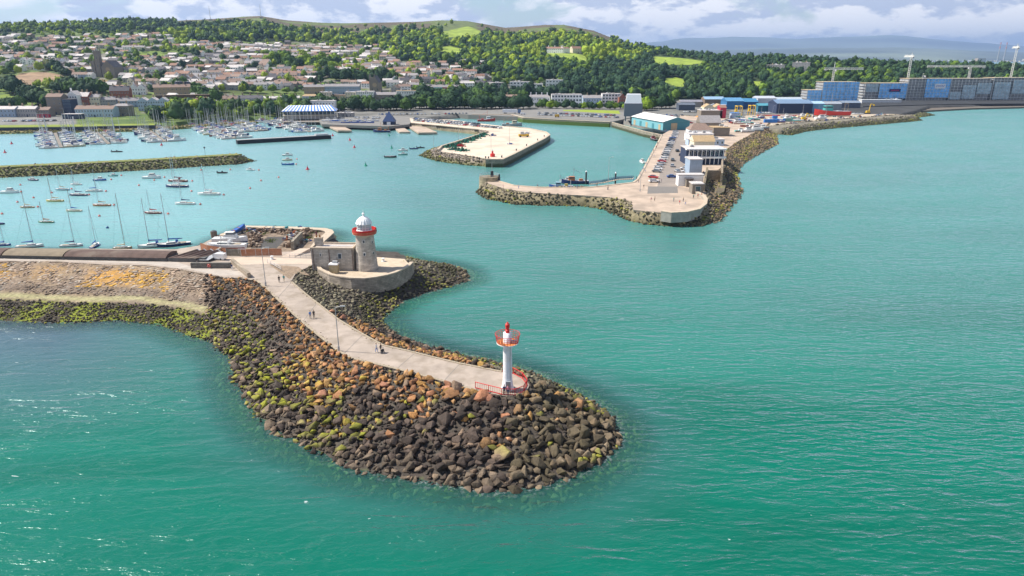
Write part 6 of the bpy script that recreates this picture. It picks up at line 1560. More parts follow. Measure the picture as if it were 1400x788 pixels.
# striped pavilion
a_, b_2 = P(386, 163.5, 3.5), P(461, 162.5, 3.5); L_ = (b_2 - a_).length
t = thing('striped_pavilion', 'wide clubhouse pavilion with blue and white striped awning roof', 'pavilion', a_, math.atan2(b_2.y - a_.y, b_2.x - a_.x))
mb = MB(); mb.box(L_ / 2, 8, 0, L_ * .94, 15, 3.2, wm('grey')); mb.build('wall', t)
mb = MB(); mb.box(L_ / 2, 7, 3.2, L_ * .97, 18, .35, wm('cream')); mb.build('balcony', t)
mb = MB(); mb.box(L_ / 2, 8, 3.55, L_ * .92, 14, 3.6, GLS); mb.build('glazing', t)
AW, AB = mat('awning_white', (.80, .80, .80), .7, var=.03), mat('awning_blue', (.07, .21, .60), .7, var=.05); mb = MB(); ns = 32
for i in range(ns):
    x0, x1 = L_ * i / ns, L_ * (i + 1) / ns; tx = lambda x: L_ * .11 + (x / L_) * L_ * .78
    m = AB if i % 2 else AW
    mb.add([(x0, -2.5, 7.0), (x1, -2.5, 7.0), (tx(x1), 7, 11.2), (tx(x0), 7, 11.2)], [(0, 1, 2, 3)], m); mb.add([(x0, 17, 7.0), (x1, 17, 7.0), (tx(x1), 9, 11.2), (tx(x0), 9, 11.2)], [(3, 2, 1, 0)], m)
    mb.add([(x0, -2.5, 6.6), (x1, -2.5, 6.6), (x1, -2.5, 7.0), (x0, -2.5, 7.0)], [(0, 1, 2, 3)], AB)
    mb.add([(tx(x0), 7, 11.2), (tx(x1), 7, 11.2), (tx(x1), 9, 11.2), (tx(x0), 9, 11.2)], [(0, 1, 2, 3)], AW)
for x, xx in ((0, L_ * .11), (L_, L_ * .89)):
    for k in range(6):
        y0, y1 = -2.5 + 19.5 * k / 6, -2.5 + 19.5 * (k + 1) / 6; mb.add([(x, y0, 7), (x, y1, 7), (xx, 7 + 2 * (k + 1) / 6, 11.2), (xx, 7 + 2 * k / 6, 11.2)], [(0, 1, 2, 3) if x else (3, 2, 1, 0)], AB if k % 2 else AW)
mb.build('awning', t)
for i in range(14): mb = MB(); mb.tube((L_ * (i + .5) / 14, -2.2, 0), (L_ * (i + .5) / 14, -2.2, 6.6), .14, WHT); mb.build('post', t)
bd(425, 458, 153.5, 'white flat roofed block rising behind the striped awning', 'white', 10.5, 9, 'pale', 0, 'flat', 8, 2, chim=0)
bd(462, 482, 160.5, 'low grey shed right of the striped pavilion', 'grey', 3.5, 9, 'pale', 0, 'flat', 4, 1, chim=0)
t = thing('club_jetty', 'timber jetty on piles in front of the striped pavilion', 'jetty'); a_, b_2 = P(386, 166.5, 2.4), P(452, 166.5, 2.4)
mb = MB(); mb.box((a_.x + b_2.x) / 2, (a_.y + b_2.y) / 2 + 10, 2.0, (b_2 - a_).length, 30, .5, PONT); mb.build('deck', t)
for i in range(16): q = a_.lerp(b_2, i / 15); mb = MB(); mb.cyl(q.x, q.y - 4.6, -1, 2.0, .25, .25, DARK, 8); mb.build('pile', t)
ash = random.Random(6)
for i in range(13):
    x = 448 + i * 5.2; y = 166 + (i % 2) * 2.2; p = P(x, y, 3.6); L2 = ash.choice([7, 8, 9.5]); c_ = ash.choice(['white', 'white', 'blue', 'cream'])
    boat('motor' if ash.random() < .5 else 'sail', c_, L2, p, ash.uniform(-.2, .2), f'{c_} boat ashore, {nth(i + 1)} from left between the pavilion and the pointed roof', 'boats stored ashore beside the pavilion', cover='blue', mast='alu')
slab('club_hard', [(440, 170), (500, 172), (530, 173), (560, 170), (566, 160), (520, 158), (462, 160), (436, 164)], 3.55, 2, mat('quay_tarmac', (.2, .2, .2)))
# lifeboat house with pyramid roof and orange lifeboat
p = P(531.5, 171, 3.5); t = thing('lifeboat_house', 'small building with a tall pointed dark blue roof above the slipways', 'building', p); mb = MB(); mb.box(0, 4, 0, 9, 8, 2.6, wm('navy')); mb.build('wall', t); mb = MB(); mb.add([(-5, -.4, 2.6), (5, -.4, 2.6), (5, 8.4, 2.6), (-5, 8.4, 2.6), (0, 4, 10.5)], [(0, 1, 4), (1, 2, 4), (2, 3, 4), (3, 0, 4)], mat('blue_slate', (.03, .06, .16), .5)); mb.build('roof', t); mb = MB(); mb.box(0, -.06, 0, 3, .12, 2.3, WHT); mb.build('door', t)
workboat(P(522, 181, 0), PI, 13, 'navy', 'orange', 'orange and navy lifeboat lying at the foot of the slipway', 'orange', 'orange')
car_row((516, 157.3), (640, 156.3), 3.6, 26, PI / 2, 'from the left in the long row along the shore road', fill=.8)
car_row((484, 161.5), (520, 162.0), 3.6, 9, PI / 2, 'from the left in the short row beside the boat park')
car_row((0, 166.6), (82, 165.8), 3.6, 18, PI / 2, 'from the left on the car park by the left seafront terrace')
car_row((926, 159), (905, 160.5), 4.05, 6, PI / 2, 'from the right beside the road behind the blue fish hall')
car_row((868, 157.5), (935, 158.5), 4.05, 16, PI / 2, 'from the left in the row behind the dark tower', fill=.8)
car_row((872, 161), (930, 162), 4.05, 14, PI / 2, 'from the left in the second row behind the dark tower', fill=.7)
car_row((980, 170), (999, 164), 4.05, 5, PI / 2, 'from the near end beside the lane to the repair yard')

# ---------------------------------------------------------------- west pier buildings
p = P(866, 166.5, 4.0)
t = thing('ice_plant', 'dark grey cube tower with tapering pale metal top on the quay', 'tower', (p.x, p.y + 4, 4.0), rad(-8)); DGR = mat('dark_cladding', (.17, .18, .21), .6, var=.06); LGR = mat('pale_cladding', (.85, .86, .88), .4, .1, var=.05)
mb = MB(); mb.box(0, 5, 4.0, 15, 14, 10.5, DGR); mb.build('wall', t); mb = MB(); mb.box(0, 5, 14.5, 13.4, 12.6, 7.2, LGR, 0, .84); mb.build('roof', t)
for x in (-6, 6):
    for y in (-.5, 10.5): mb = MB(); mb.box(x, y, 0, .8, .8, 4.0, DGR); mb.build('leg', t)
mb = MB(); mb.box(1, 5, 0, 6, 8, 4.0, wm('grey')); mb.build('base_unit', t)
HT = mat('teal_cladding', (.07, .25, .30), .6, var=.08)
a_, b_2 = P(863.5, 170, 4.0), P(906, 178.5, 4.0); rot = math.atan2(b_2.y - a_.y, b_2.x - a_.x); L_ = (b_2 - a_).length
t = thing('fish_hall', 'long teal market hall with shallow white roof on the inner quay', 'building', a_, rot)
mb = MB(); mb.box(L_ / 2, 11, 0, L_, 22, 6.0, mat('teal_pale_cladding', (.20, .45, .50), .6, var=.1)); mb.build('wall', t)
mb = MB(); mb.gable(L_ / 2, 11, 6.0, L_, 22, 3.2, mat('white_sheet_roof', (.74, .72, .68), .6, var=.05), over=.8, mend=HT); mb.build('roof', t)
for i in range(5): mb = MB(); mb.box(L_ * (i + .5) / 5, -.06, 0, 3.2, .14, 3.8, HT if i % 2 else wm('beige')); mb.build('door', t)
mb = MB(); mb.box(L_ + .07, 11, 0, .14, 21.6, 5.8, HT); mb.build('gable_end', t)
mb = MB(); mb.box(L_ + .2, 9, 0, .2, 5, 5, wm('beige'), 0, 1); mb.build('gable_door', t)
def block(a, b, y, z, label, h, depth, wall, roof, kind='flat', rise=2.5, nw=4, floors=1, **k): return bd(a, b, y, label, wall, h, depth, roof, rise, kind, nw, floors, z=z, chim=k.pop('chim', 0), **k)
block(958, 987, 162, 4, 'brown fronted pub with pale flat roof beside the red shed', 6.5, 14, 'stone', 'pale', nw=0)
block(984, 992, 162, 4, 'narrow bright red shed wall right of the brown pub', 9, 10, 'dark red', 'red', 'gable', 2, nw=0)
block(962, 990, 156, 4, 'low building with cream and pink gabled roofs behind the pub', 6, 12, 'cream', 'tan', 'gables', 3, nw=4)
block(957, 985, 176.5, 4, 'long slate roofed stone shed on the west pier', 4.5, 12, 'stone', 'grey', 'gable', 5, nw=4)
block(943, 973, 188.5, 4, 'tan hipped roof building with white front on the west pier', 5, 12, 'white', 'brown', 'gable', 4, nw=3, hip=4)
block(942, 975, 194, 4, 'flat white roofed building in the middle of the west pier', 4.6, 13, 'white', 'pale', nw=4)
block(975, 997, 186.5, 4, 'shed with tan flat roof beside the white roofed building', 5.5, 12, 'stone', 'tan', nw=0)
block(941, 990, 199.5, 4, 'low glass fronted building with pale blue canopy on the west pier', 3.6, 8, 'pale blue', 'pale', nw=8)
block(948, 976, 208.5, 4, 'gabled restaurant with tan roof and terrace on the west pier', 6, 10, 'cream', 'tan', 'gable', 3, nw=4)
t = block(937, 989, 225, 4, 'two storey building with long white fascias and dark columned veranda', 7.6, 12, 'navy', 'pale', nw=0)
L_ = 18.0; L_ = (P(989, 225, 4) - P(937, 225, 4)).length
for z_ in (3.2, 7.3): mb = MB(); mb.box(L_ / 2, -.9, z_, L_ + 1, 2.2, .8, wm('white')); mb.build('fascia', t)
for i in range(9): mb = MB(); mb.tube((L_ * (i + .5) / 9, -1.7, 0), (L_ * (i + .5) / 9, -1.7, 7.3), .16, WHT); mb.build('column', t)
for i in range(8): win_obj(1.1, 2.0, t, L_ * (i + 1) / 9, -.04, 5.5, 0)
block(942, 959, 240, 4, 'square grey blue cube building with white flat roof on the west pier', 7, 9, 'blue grey', 'pale', nw=0)
block(927, 961, 254.5, 4, 'long blank white walled building near the end of the west pier', 4.4, 4.5, 'white', 'pale', nw=0)
block(938, 947, 256, 4, 'small dark lean-to in front of the blank white wall', 3.2, 2.5, 'stone', 'dark', nw=0)
block(946, 961, 265.5, 4, 'little stone hut with square dark opening beside the end terrace', 3.8, 5, 'stone', 'pale', nw=1, ww=2, wh=2)
line_box('yard_wall', (962, 262), (966, 240), 4, .8, 3.6, stone_mat('tan_coped_wall', (.30, .24, .17), (.2, .16, .1), 1.2, .4), 'tall tan stone wall running back beside the stone hut', 'wall')
line_box('yard_wall', (966, 246), (986, 246), 4, .8, 4.2, MATS['tan_coped_wall'], 'stone wall across the small yard with blue and red gear', 'wall')
line_box('yard_wall', (986, 250), (986.5, 230), 4, .8, 4.2, MATS['tan_coped_wall'], 'stone wall on the seaward side of the small yard', 'wall')
gearpile(P(975, 240, 4), 26, 2.6, 'blue fish boxes heaped in the small walled yard', [GEARC[4], GEARC[0]])
gearpile(P(981, 242.5, 4), 20, 2.2, 'red and rusty gear heaped in the small walled yard', [GEARC[1], NETR[0]])
gearpile(P(968, 236, 4), 20, 2.4, 'grey gear heaped behind the small walled yard', GEARC)
slab('seaward_slab', [(966, 262), (972, 241), (990, 240), (994, 246), (990, 262), (972, 270)], 3.0, 4, mat('dark_slab', (.12, .10, .07), .9, var=.3, scale=.4, streak=((.25, .24, .04), .3, .9)))

# sheds and yard to the right
def shed(a, b, y, label, h, depth, wallc, roofc, kind='gable', rise=2.5, z=3.9, nw=0):
    wn, rn = 'clad_' + '_'.join(str(int(v * 100)) for v in wallc), 'sheet_' + '_'.join(str(int(v * 100)) for v in roofc)
    WC[wn] = wallc; RC[rn] = roofc
    return bd(a, b, y, label, wn, h, depth, rn, rise, kind, nw, 1, z=z, chim=0)
shed(963, 990, 146.5, 'harbour shop with brown fascia and pale blue roof behind the pub', 8, 16, (.22, .16, .12), (.25, .38, .52), rise=2.5)
shed(964, 993, 151, 'pale long shed with bright blue strip behind the pub', 5, 8, (.12, .22, .55), (.40, .42, .48), 'flat')
shed(993, 1016, 149.5, 'blue boat hall, left one of the two blue halls', 8, 22, (.04, .16, .34), (.10, .26, .44), rise=3)
shed(1012, 1036, 149, 'darker blue boat hall beside the first blue one', 7, 22, (.03, .10, .24), (.05, .20, .36), rise=3)
shed(1036, 1061, 152.5, 'small teal shed in front of the pale hall', 5.5, 10, (.03, .14, .20), (.08, .30, .38), rise=2)
shed(1035, 1060, 148, 'pale grey hall with white end wall', 10, 18, (.55, .56, .60), (.45, .48, .54), rise=2)
shed(1061, 1110, 155, 'long dark navy workshop hall with big doors in the repair yard', 9, 24, (.035, .05, .10), (.16, .24, .36), rise=3, nw=0)
shed(1110, 1126, 153.5, 'pale blue workshop right of the dark navy hall', 8, 16, (.18, .38, .55), (.35, .5, .62), rise=2)
shed(1000, 1011, 161.5, 'pair of blue and white cabins beside the green container', 4, 6, (.5, .6, .72), (.05, .2, .5), 'flat')
shed(1066, 1100, 147, 'long low blue roofed works behind the navy hall', 6, 20, (.2, .3, .42), (.2, .36, .52), rise=2)
shed(1178, 1232, 141, 'low white site canteen in front of the scaffolded block', 3.4, 8, (.6, .6, .6), (.6, .62, .62), 'flat')
shed(928, 950, 150.5, 'low dark sheds behind the head of the pier', 5, 12, (.08, .1, .14), (.12, .14, .18), rise=2)
for i, (x, y, c_, lab) in enumerate(((1053, 168, 'blue', 'long blue shipping container, left one in the yard'), (1066.5, 167.5, 'blue', 'blue shipping container right of the longer one'), (1077, 166.5, 'teal', 'grey green shipping container right of the blue pair'), (1059, 163, 'blue', 'small blue container behind the two larger ones'))):
    t = thing('shipping_container', lab, 'container', P(x, y, 3.9)); Lx = 10.5 if i == 0 else 7.5 if i < 3 else 4; mb = MB(); cm = mat('container_' + c_, {'blue': (.03, .18, .52), 'teal': (.15, .28, .28)}[c_], .5)
    mb.box(0, 0, .15, Lx, 2.5, 2.6, cm)
    for k in range(int(Lx / .6)): mb.box(-Lx / 2 + .3 + k * .6, -1.27, .3, .25, .06, 2.3, cm)
    mb.build('body', t); mb = MB(); mb.box(Lx / 2 + .03, 0, .2, .06, 2.4, 2.5, cm); mb.tube((Lx / 2 + .1, 0, .3), (Lx / 2 + .1, 0, 2.6), .04, GALV); mb.build('door', t)
RED2 = mat('crane_red', (.60, .06, .03), .5)
t = thing('red_boom', 'long red crane boom lying on the ground in the repair yard', 'crane boom', P(1070, 160, 3.9)); mb = MB(); mb.box(0, 0, .8, 46, 1.4, .9, RED2); mb.tube((2, 0, .6), (8, -3, 0), .4, RED2); mb.build('boom', t)
for x in (-18, -6, 6, 18): mb = MB(); mb.box(x, 0, 0, 1.6, 2, .8, DARK); mb.build('support', t)
for i, (x, y, lab) in enumerate(((1009, 158.5, 'left yellow boat hoist between the sheds'), (1027, 157.5, 'right yellow boat hoist, nearer the pale hall'))):
    t = thing('boat_hoist', lab, 'boat hoist', P(x, y, 3.9)); Y_ = mat('hoist_yellow', (.68, .44, .03), .5)
    for sx in (-2.4, 2.4):
        for sy in (-3, 3): mb = MB(); mb.tube((sx, sy, 0), (sx * .9, sy, 8.5), .35, Y_); mb.build('leg', t)
        mb = MB(); mb.tube((sx * .9, -3.4, 8.5), (sx * .9, 3.4, 8.5), .45, Y_); mb.build('beam', t)
    mb = MB(); mb.tube((-2.4, 3, 8.4), (2.4, 3, 8.4), .4, Y_); mb.box(-2.4, 0, 3.5, 1.4, 2.4, 2.6, Y_); mb.build('cross_beam', t)
for i, (x, y, lab) in enumerate(((1186, 155.8, 'yellow excavator with raised arm near the beach'), (1098, 165, 'yellow excavator among the rubble heaps of the yard'))):
    t = thing('excavator', lab, 'excavator', P(x, y, 3.9)); Y_ = mat('hoist_yellow', (1, 1, 1)); mb = MB(); mb.box(0, 0, .9, 3.4, 2.6, 2.0, Y_, 0, .85); mb.build('body', t); mb = MB(); mb.box(0, -1.2, 0, 4.2, .6, 1, DARK); mb.box(0, 1.2, 0, 4.2, .6, 1, DARK); mb.build('track', t); mb = MB(); mb.tube((1, 0, 2), (2.8 if i else 1.8, 0, 6 + 3 * (1 - i)), .4, Y_); mb.tube((2.8 if i else 1.8, 0, 6 + 3 * (1 - i)), (5.0, 0, 4.5 if i else 8.5), .3, Y_); mb.build('arm', t); mb = MB(); mb.box(5.0, 0, 3.4 if i else 7.4, 1.2, 1.2, 1.2, Y_, 0, .7); mb.build('bucket', t)
workboat(P(1136.5, 157.5, 4.8), PI, 32, 'red', 'teal', 'large bright red trawler standing on the hard of the repair yard', 'grey', 'tan')
for i, (x, y, c_, k_, L2) in enumerate(((1012, 181, 'teal', 'motor', 8), (1022, 181, 'white', 'motor', 11), (1032, 179.5, 'white', 'motor', 12), (1022, 174, 'maroon', 'sail', 11), (1034, 174, 'white', 'sail', 13), (1043, 177, 'grey', 'motor', 9))):
    p = P(x, y, 4.0); p.z = 4.6; boat(k_, c_, L2, p, GR.uniform(-.3, .3), f"{c_} {'sailing' if k_ == 'sail' else 'motor'} boat laid up ashore at the root of the pier, {nth(i + 1)} counted along", mh=2 if k_ == 'sail' else None, cover='white')
for i, (x, y) in enumerate(((1016, 165), (1030, 165), (1042, 162), (1090, 163), (1105, 166), (1118, 163), (1130, 165), (1150, 162), (1165, 161), (1175, 160), (1200, 158.5), (1206, 157), (1085, 169), (1040, 171), (1112, 161), (1142, 160))):
    gearpile(P(x, y, 3.9), 26, 3.5, f'mixed scrap heap in the repair yard, {nth(i + 1)} of the heaps along the shore', GEARC, 'scrap heap', 'scrap_heap')

for i, (x, y, c_) in enumerate(((953, 163.5, 'orange'), (959, 164, 'pink'), (966, 164.2, 'orange'), (972, 164.3, 'cream'), (950, 198, 'white'), (944, 205, 'white'), (952, 210, 'cream'), (962, 210.5, 'blue'))):
    t = thing('parasol', f"{c_} parasol outside the pier cafes, {nth(i + 1)} counting towards the pier end", 'parasol', P(x, y, 4.02)); cm_ = mat('parasol_' + c_, {'orange': (.7, .3, .08), 'pink': (.6, .25, .3), 'cream': (.7, .6, .4), 'white': (.8, .8, .8), 'blue': (.1, .2, .6)}[c_], .8)
    mb = MB(); mb.lathe([(1.9, 2.2), (1.0, 2.75), (0, 3.1)], cm_, 8); mb.build('canopy', t); mb = MB(); mb.tube((0, 0, 0), (0, 0, 3.1), .05, GALV); mb.build('pole', t)
YRD = random.Random(17)
for i in range(26):
    x, y = YRD.uniform(1000, 1130), YRD.uniform(157, 169)
    if y > 171 - (x - 1000) * .045: continue
    k_, c_, L2 = YRD.choice(['motor', 'sail', 'motor']), YRD.choice(['white', 'white', 'blue', 'navy', 'teal', 'maroon', 'cream']), YRD.choice([7, 8, 10, 12]); p = P(x, y, 4.6)
    boat(k_, c_, L2, p, YRD.uniform(-.5, .5) + PI * (i % 2), f"{c_} {'yacht' if k_ == 'sail' else 'motor boat'} on the repair yard hard, {nth(i + 1)} of the laid up boats", cover='white')
car_row((1004, 155.5), (1062, 155.0), 3.9, 14, PI / 2, 'from the left in the row before the blue halls', fill=.8)
car_row((1112, 157.5), (1180, 156.5), 3.9, 14, PI / 2, 'from the left in the row behind the red trawler', fill=.7)
car_row((934, 153.8), (962, 153.6), 3.9, 8, PI / 2, 'from the left in the row by the low dark sheds')
shed(1126, 1150, 150.5, 'low grey workshop behind the red trawler', 6, 14, (.25, .27, .3), (.3, .33, .38), rise=2)
shed(1150, 1176, 147.5, 'long low dark shed between the red trawler and the scaffolding', 5, 12, (.1, .12, .16), (.2, .25, .32), rise=2)
shed(1060, 1096, 143.5, 'pale works roof behind the navy hall, nearest the wood', 6, 14, (.4, .42, .45), (.4, .45, .5), rise=2)
shed(930, 960, 146, 'row of small sheds left of the brown fascia shop', 5, 10, (.3, .28, .26), (.24, .24, .28), rise=2)
# ---------------------------------------------------------------- scaffolded blocks and tower cranes
NETB = mat('blue_netting', (.20, .52, .93), .8, var=.35, scale=.25); NETP = mat('grey_blue_netting', (.40, .52, .58), .8, var=.35, scale=.3); SLB = mat('floor_slab', (.42, .40, .36), .9); SCF = mat('scaffold_pole', (.62, .64, .66), .5, .4); INT = mat('raw_concrete_dark', (.32, .34, .37), .9, var=.3, scale=.4)
def scaffold(a, b, y, h, depth, label, nets, fl=None):
    p, q = P(a, y, 4.0), P(b, y, 4.0); L_ = q.x - p.x; t = thing('scaffolded_block', label, 'building', (p.x, p.y, 4.0)); n = fl or int(round(h / 3.2)); fh = h / n
    mb = MB(); mb.box(L_ / 2, depth / 2 + 1, 0, L_ - 2, depth - 2, h - .2, INT); mb.build('core', t)
    for i in range(1, n + 1): mb = MB(); mb.box(L_ / 2, depth / 2, i * fh - .35, L_, depth, .35, SLB if i < n else wm('beige')); mb.build('floor_slab', t)
    mb = MB(); k = int(L_ / 4)
    for i in range(k + 1): mb.tube((L_ * i / k, -1.35, 0), (L_ * i / k, -1.35, h + 1.0), .16, SCF, 4)
    for i in range(n + 1): mb.tube((0, -1.35, i * fh), (L_, -1.35, i * fh), .2, SCF, 4)
    mb.build('scaffold', t)
    for (u0, u1, z0, z1, m) in nets:
        mb = MB(); x0, x1 = L_ * u0, L_ * u1; kk = max(2, int((x1 - x0) / 1.6)); vs = []
        for i in range(kk + 1):
            yy = -1.0 - .16 * (i % 2); vs += [(x0 + (x1 - x0) * i / kk, yy, h * z0), (x0 + (x1 - x0) * i / kk, yy, h * z1)]
        mb.add(vs, [(2 * i, 2 * i + 2, 2 * i + 3, 2 * i + 1) for i in range(kk)], m)
        mb.add([(v[0], v[1] + .06, v[2]) for v in vs], [(2 * i + 1, 2 * i + 3, 2 * i + 2, 2 * i) for i in range(kk)], m)
        mb.build('netting', t)
    HB.append((p.x + L_ / 2, p.y + depth / 2, L_ / 2 + 3)); return t
s0 = scaffold(1102, 1121, 138.5, 13, 20, 'low wing of the leftmost scaffolded block wrapped in blue netting', [(0, 1, .03, .98, NETB)])
s1 = scaffold(1122, 1171, 138.5, 22.5, 22, 'leftmost tall scaffolded block fully wrapped in blue netting', [(k / 8 + .005, (k + 1) / 8 - .005, .02 + .0 * k, .99, NETB) for k in range(8)])
s2 = scaffold(1180, 1237, 137.5, 20.5, 22, 'second scaffolded block, bare on its left third and blue netted on the right', [(.34, .99, .12, .98, NETB), (.02, .3, .5, .95, NETP)])
s3 = scaffold(1237.5, 1295, 137.5, 26, 22, 'third scaffolded block with open floors left and blue netting with a white banner right', [(.42, .99, .14, .98, NETB)])
s4 = scaffold(1295.5, 1352, 137.5, 26, 22, 'fourth scaffolded block with bare concrete floors and green grey netting', [(.3, .62, .08, .7, NETP), (.64, .98, .3, .8, NETP), (0.02, .28, .05, .4, NETP)])
s5 = scaffold(1352.5, 1475, 137.5, 27, 22, 'last scaffolded block running out of the right edge of the photo', [(.02, .2, .05, .8, NETP), (.22, .45, .3, .9, NETP), (.5, .9, .1, .85, NETP)])
for nm_, s, u, z, w_, h_, bm, tm_, txt in (('banner', s3, .755, 17.0, 13, 5.6, WHT, mat('banner_blue_print', (.02, .10, .45), .6), 'CAIRN'), ('banner', s2, .70, 12.0, 14, 3.6, mat('banner_navy', (.01, .02, .14), .7), mat('banner_red_print', (.6, .03, .06), .6), '')):
    Lb = (57.5 if s is s3 else 57) * 0 + (s.children[0].dimensions.x + 2 if 0 else (P(1295, 137.5, 4) - P(1237.5, 137.5, 4)).x)
    t = thing(nm_, 'white banner with blue lettering on the blue netting' if s is s3 else 'dark navy banner with a red strip of lettering on the blue netting', 'banner', (s.location.x + Lb * u, s.location.y - 1.5, 4.0 + z))
    mb = MB(); mb.box(0, 0, -h_ / 2, w_, .1, h_, bm); mb.build('banner_sheet', t)
    if txt:     # soft unreadable strip of blue lettering, as in the photograph
        mb = MB()
        for i in range(5):
            x = -4.4 + i * 2.2; mb.box(x - .55, -.08, -1.1, .4, .04, 2.2, tm_); mb.box(x + .1, -.08, .75 if i % 2 else -1.1, 1.0, .04, .38, tm_); mb.box(x + .5, -.085, -1.1 if i % 2 else -.2, .4, .04, 1.7 if i % 2 == 0 else 2.2, tm_)
        mb.build('print', t)
    else:
        mb = MB()
        for i in range(8): mb.box(-4.4 + i * 1.25, -.08, -.5, .8, .04, 1.0 + .3 * (i % 2), tm_)
        mb.build('print', t)
def crane(x, y, toprow, jibl, jibr, rz, label, apex=5, z=4.0, col=None):
    p = P(x, y, z); m = col or mat('crane_pale', (.78, .78, .74), .5); H_ = CAMZ - (toprow - 78.2) * (p.y * CP + 10) / F / .947 - z
    H_ = CAMZ - z + (78.2 - toprow) * (p.y) / F
    t = thing('tower_crane', label, 'tower crane', p, rz); mb = MB(); s = .9
    for a in (-s, s):
        for b in (-s, s): mb.tube((a, b, 0), (a, b, H_), .2, m, 4)
    k = int(H_ / 2.4)
    for i in range(k):
        z0, z1 = H_ * i / k, H_ * (i + 1) / k
        for (a, b), (c, d) in (((-s, -s), (s, -s)), ((s, -s), (s, s)), ((s, s), (-s, s)), ((-s, s), (-s, -s))): mb.tube((a, b, z0), (c, d, z1), .13, m, 4)
    mb.build('mast', t)
    mb = MB()
    for yy, zz in ((-.7, 0), (.7, 0), (0, 1.9)): mb.tube((-jibl, yy, H_ + zz), (jibr, yy, H_ + zz), .4, m, 4)
    n = int((jibl + jibr) / 2)
    for i in range(n):
        x0 = -jibl + (jibl + jibr) * i / n; x1 = x0 + (jibl + jibr) / n
        for s_ in (-.7, .7): mb.tube((x0, s_, H_), ((x0 + x1) / 2, 0, H_ + 1.5), .1, m, 4); mb.tube(((x0 + x1) / 2, 0, H_ + 1.5), (x1, s_, H_), .1, m, 4)
    mb.build('jib', t)
    if apex:
        mb = MB(); mb.tube((-.5, 0, H_), (0, 0, H_ + apex + 3), .25, m, 4); mb.tube((.5, 0, H_), (0, 0, H_ + apex + 3), .25, m, 4); mb.tube((0, 0, H_ + apex + 3), (jibr * .7, 0, H_ + 1.5), .1, DARK, 4); mb.tube((0, 0, H_ + apex + 3), (-jibl * .8, 0, H_ + 1.5), .1, DARK, 4); mb.build('apex', t)
    mb = MB(); mb.box(-jibl + 1.8, 0, H_ - 1.6, 2.4, 1.4, 1.8, INT); mb.build('counterweight', t)
    mb = MB(); mb.box(1.5, -1.2, H_ - 2.4, 1.6, 1.6, 2.2, WHT, 0, .9); mb.build('cab', t)
crane(1134.5, 137, 93.5, 12, 36, 0, 'short pale tower crane with raised apex over the leftmost scaffolded block', 6)
crane(1236, 136.5, 78, 9, 30, rad(76), 'pale tower crane with jib pointing away above the second block', 2)
crane(1318.5, 136, 90.5, 18, 55, PI, 'long flat topped tower crane with jib stretching left', 0)
crane(1375, 136, 67, 14, 40, rad(62), 'tallest tower crane near the right edge of the photo', 2)
crane(1256.5, 136, 101, .6, .6, 0, 'bare crane mast stump behind the third block', 0)

# ---------------------------------------------------------------- houses on the hill
HR = random.Random(31); HP = {}
def house_proto(wall, roof, kind):
    k = (wall, roof, kind)
    if k in HP: return HP[k], False
    t = thing('house', 'x', 'house'); w, d, e, r = {'pair': (15, 9, 5.2, 2.8), 'single': (10.5, 8.5, 4.6, 2.8), 'gablefront': (8.5, 11, 5.0, 3.6), 'bungalow': (14, 8.5, 3.0, 2.4)}[kind]
    mb = MB(); mb.box(0, 0, -3, w, d, e + 3, wm(wall)); mb.build('wall', t)
    mb = MB(); mb.gable(0, 0, e, (d if kind == 'gablefront' else w), (w if kind == 'gablefront' else d), r, rmm(roof), PI / 2 if kind == 'gablefront' else 0, mend=wm(wall)); rf = mb.build('roof', t)
    for x in ((-w * .3, w * .3) if kind == 'pair' else (w * .3,)): mb = MB(); mb.box(x, 0, e + r * .5, 1.1, .8, r * .5 + 1.4, wm('tan')); mb.build('chimney', rf)
    nw = {'pair': 4, 'single': 3, 'gablefront': 2, 'bungalow': 3}[kind]
    for f in ((0, 1) if e > 4 else (0,)):
        for i in range(nw): win_obj(1.4, 1.3, t, w * ((i + .5) / nw - .5), -d / 2 - .04, 1.5 + f * 2.5, 0, 'white')
    mb = MB(); mb.box(w * .02, -d / 2 - .05, 0, 1.0, .12, 2.1, wm('navy')); mb.build('door', t)
    HP[k] = t; return t, True
NH = [0]
def house(x, y, wall, roof, kind, rz, lab):
    p = T(x, y); t, new = house_proto(wall, roof, kind); NH[0] += 1; HB.append((p.x, p.y, 8))
    q = (p.x, p.y, p.z + .2)
    if new: t.location = q; t.rotation_euler[2] = rz; tag(t, lab, None, 'houses on the hillside')
    else: dup(t, q, rz, lab, 'houses on the hillside')
def hrow(x0, y0, x1, y1, n, where, walls=('white', 'white', 'cream', 'grey'), roofs=('grey', 'brown', 'pale', 'dark'), kinds=('single', 'pair', 'gablefront'), jy=.8, ang=0.0, skip=.04):
    for i in range(n):
        if HR.random() < skip: continue
        t = (i + .5) / n; w_, r_ = HR.choice(walls), HR.choice(roofs); kd = HR.choice(kinds)
        house(x0 + (x1 - x0) * t + HR.uniform(-.8, .8), y0 + (y1 - y0) * t + HR.uniform(-jy, jy), w_, r_, kd, ang + HR.uniform(-.25, .25), f"{w_} house, {r_} roof, {nth(i + 1)} from left, {where}")
PK = ('pair',)
hrow(8, 88, 118, 90, 10, 'row of white gables at the upper left', ('white',), ('dark', 'grey', 'pale'), ('gablefront', 'single'))
hrow(-2, 78, 30, 80, 3, 'short row high on the left edge')
hrow(0, 97, 62, 96, 6, 'row above the brown field', kinds=('bungalow', 'pair'))
hrow(52, 58, 100, 55, 6, 'highest row at the far left below the skyline', skip=.1)
hrow(98, 70, 130, 71, 4, 'short row below the skyline on the left', skip=.0)
hrow(176, 56, 218, 51, 6, 'row of white houses under the left skyline', ('white', 'cream'), ('red', 'pale'))
hrow(140, 66, 160, 66, 2, 'pair high on the left'); hrow(172, 70, 222, 68, 6, 'row above the green scrub slope', ('white', 'cream'), ('red', 'grey'), ('bungalow', 'pair'))
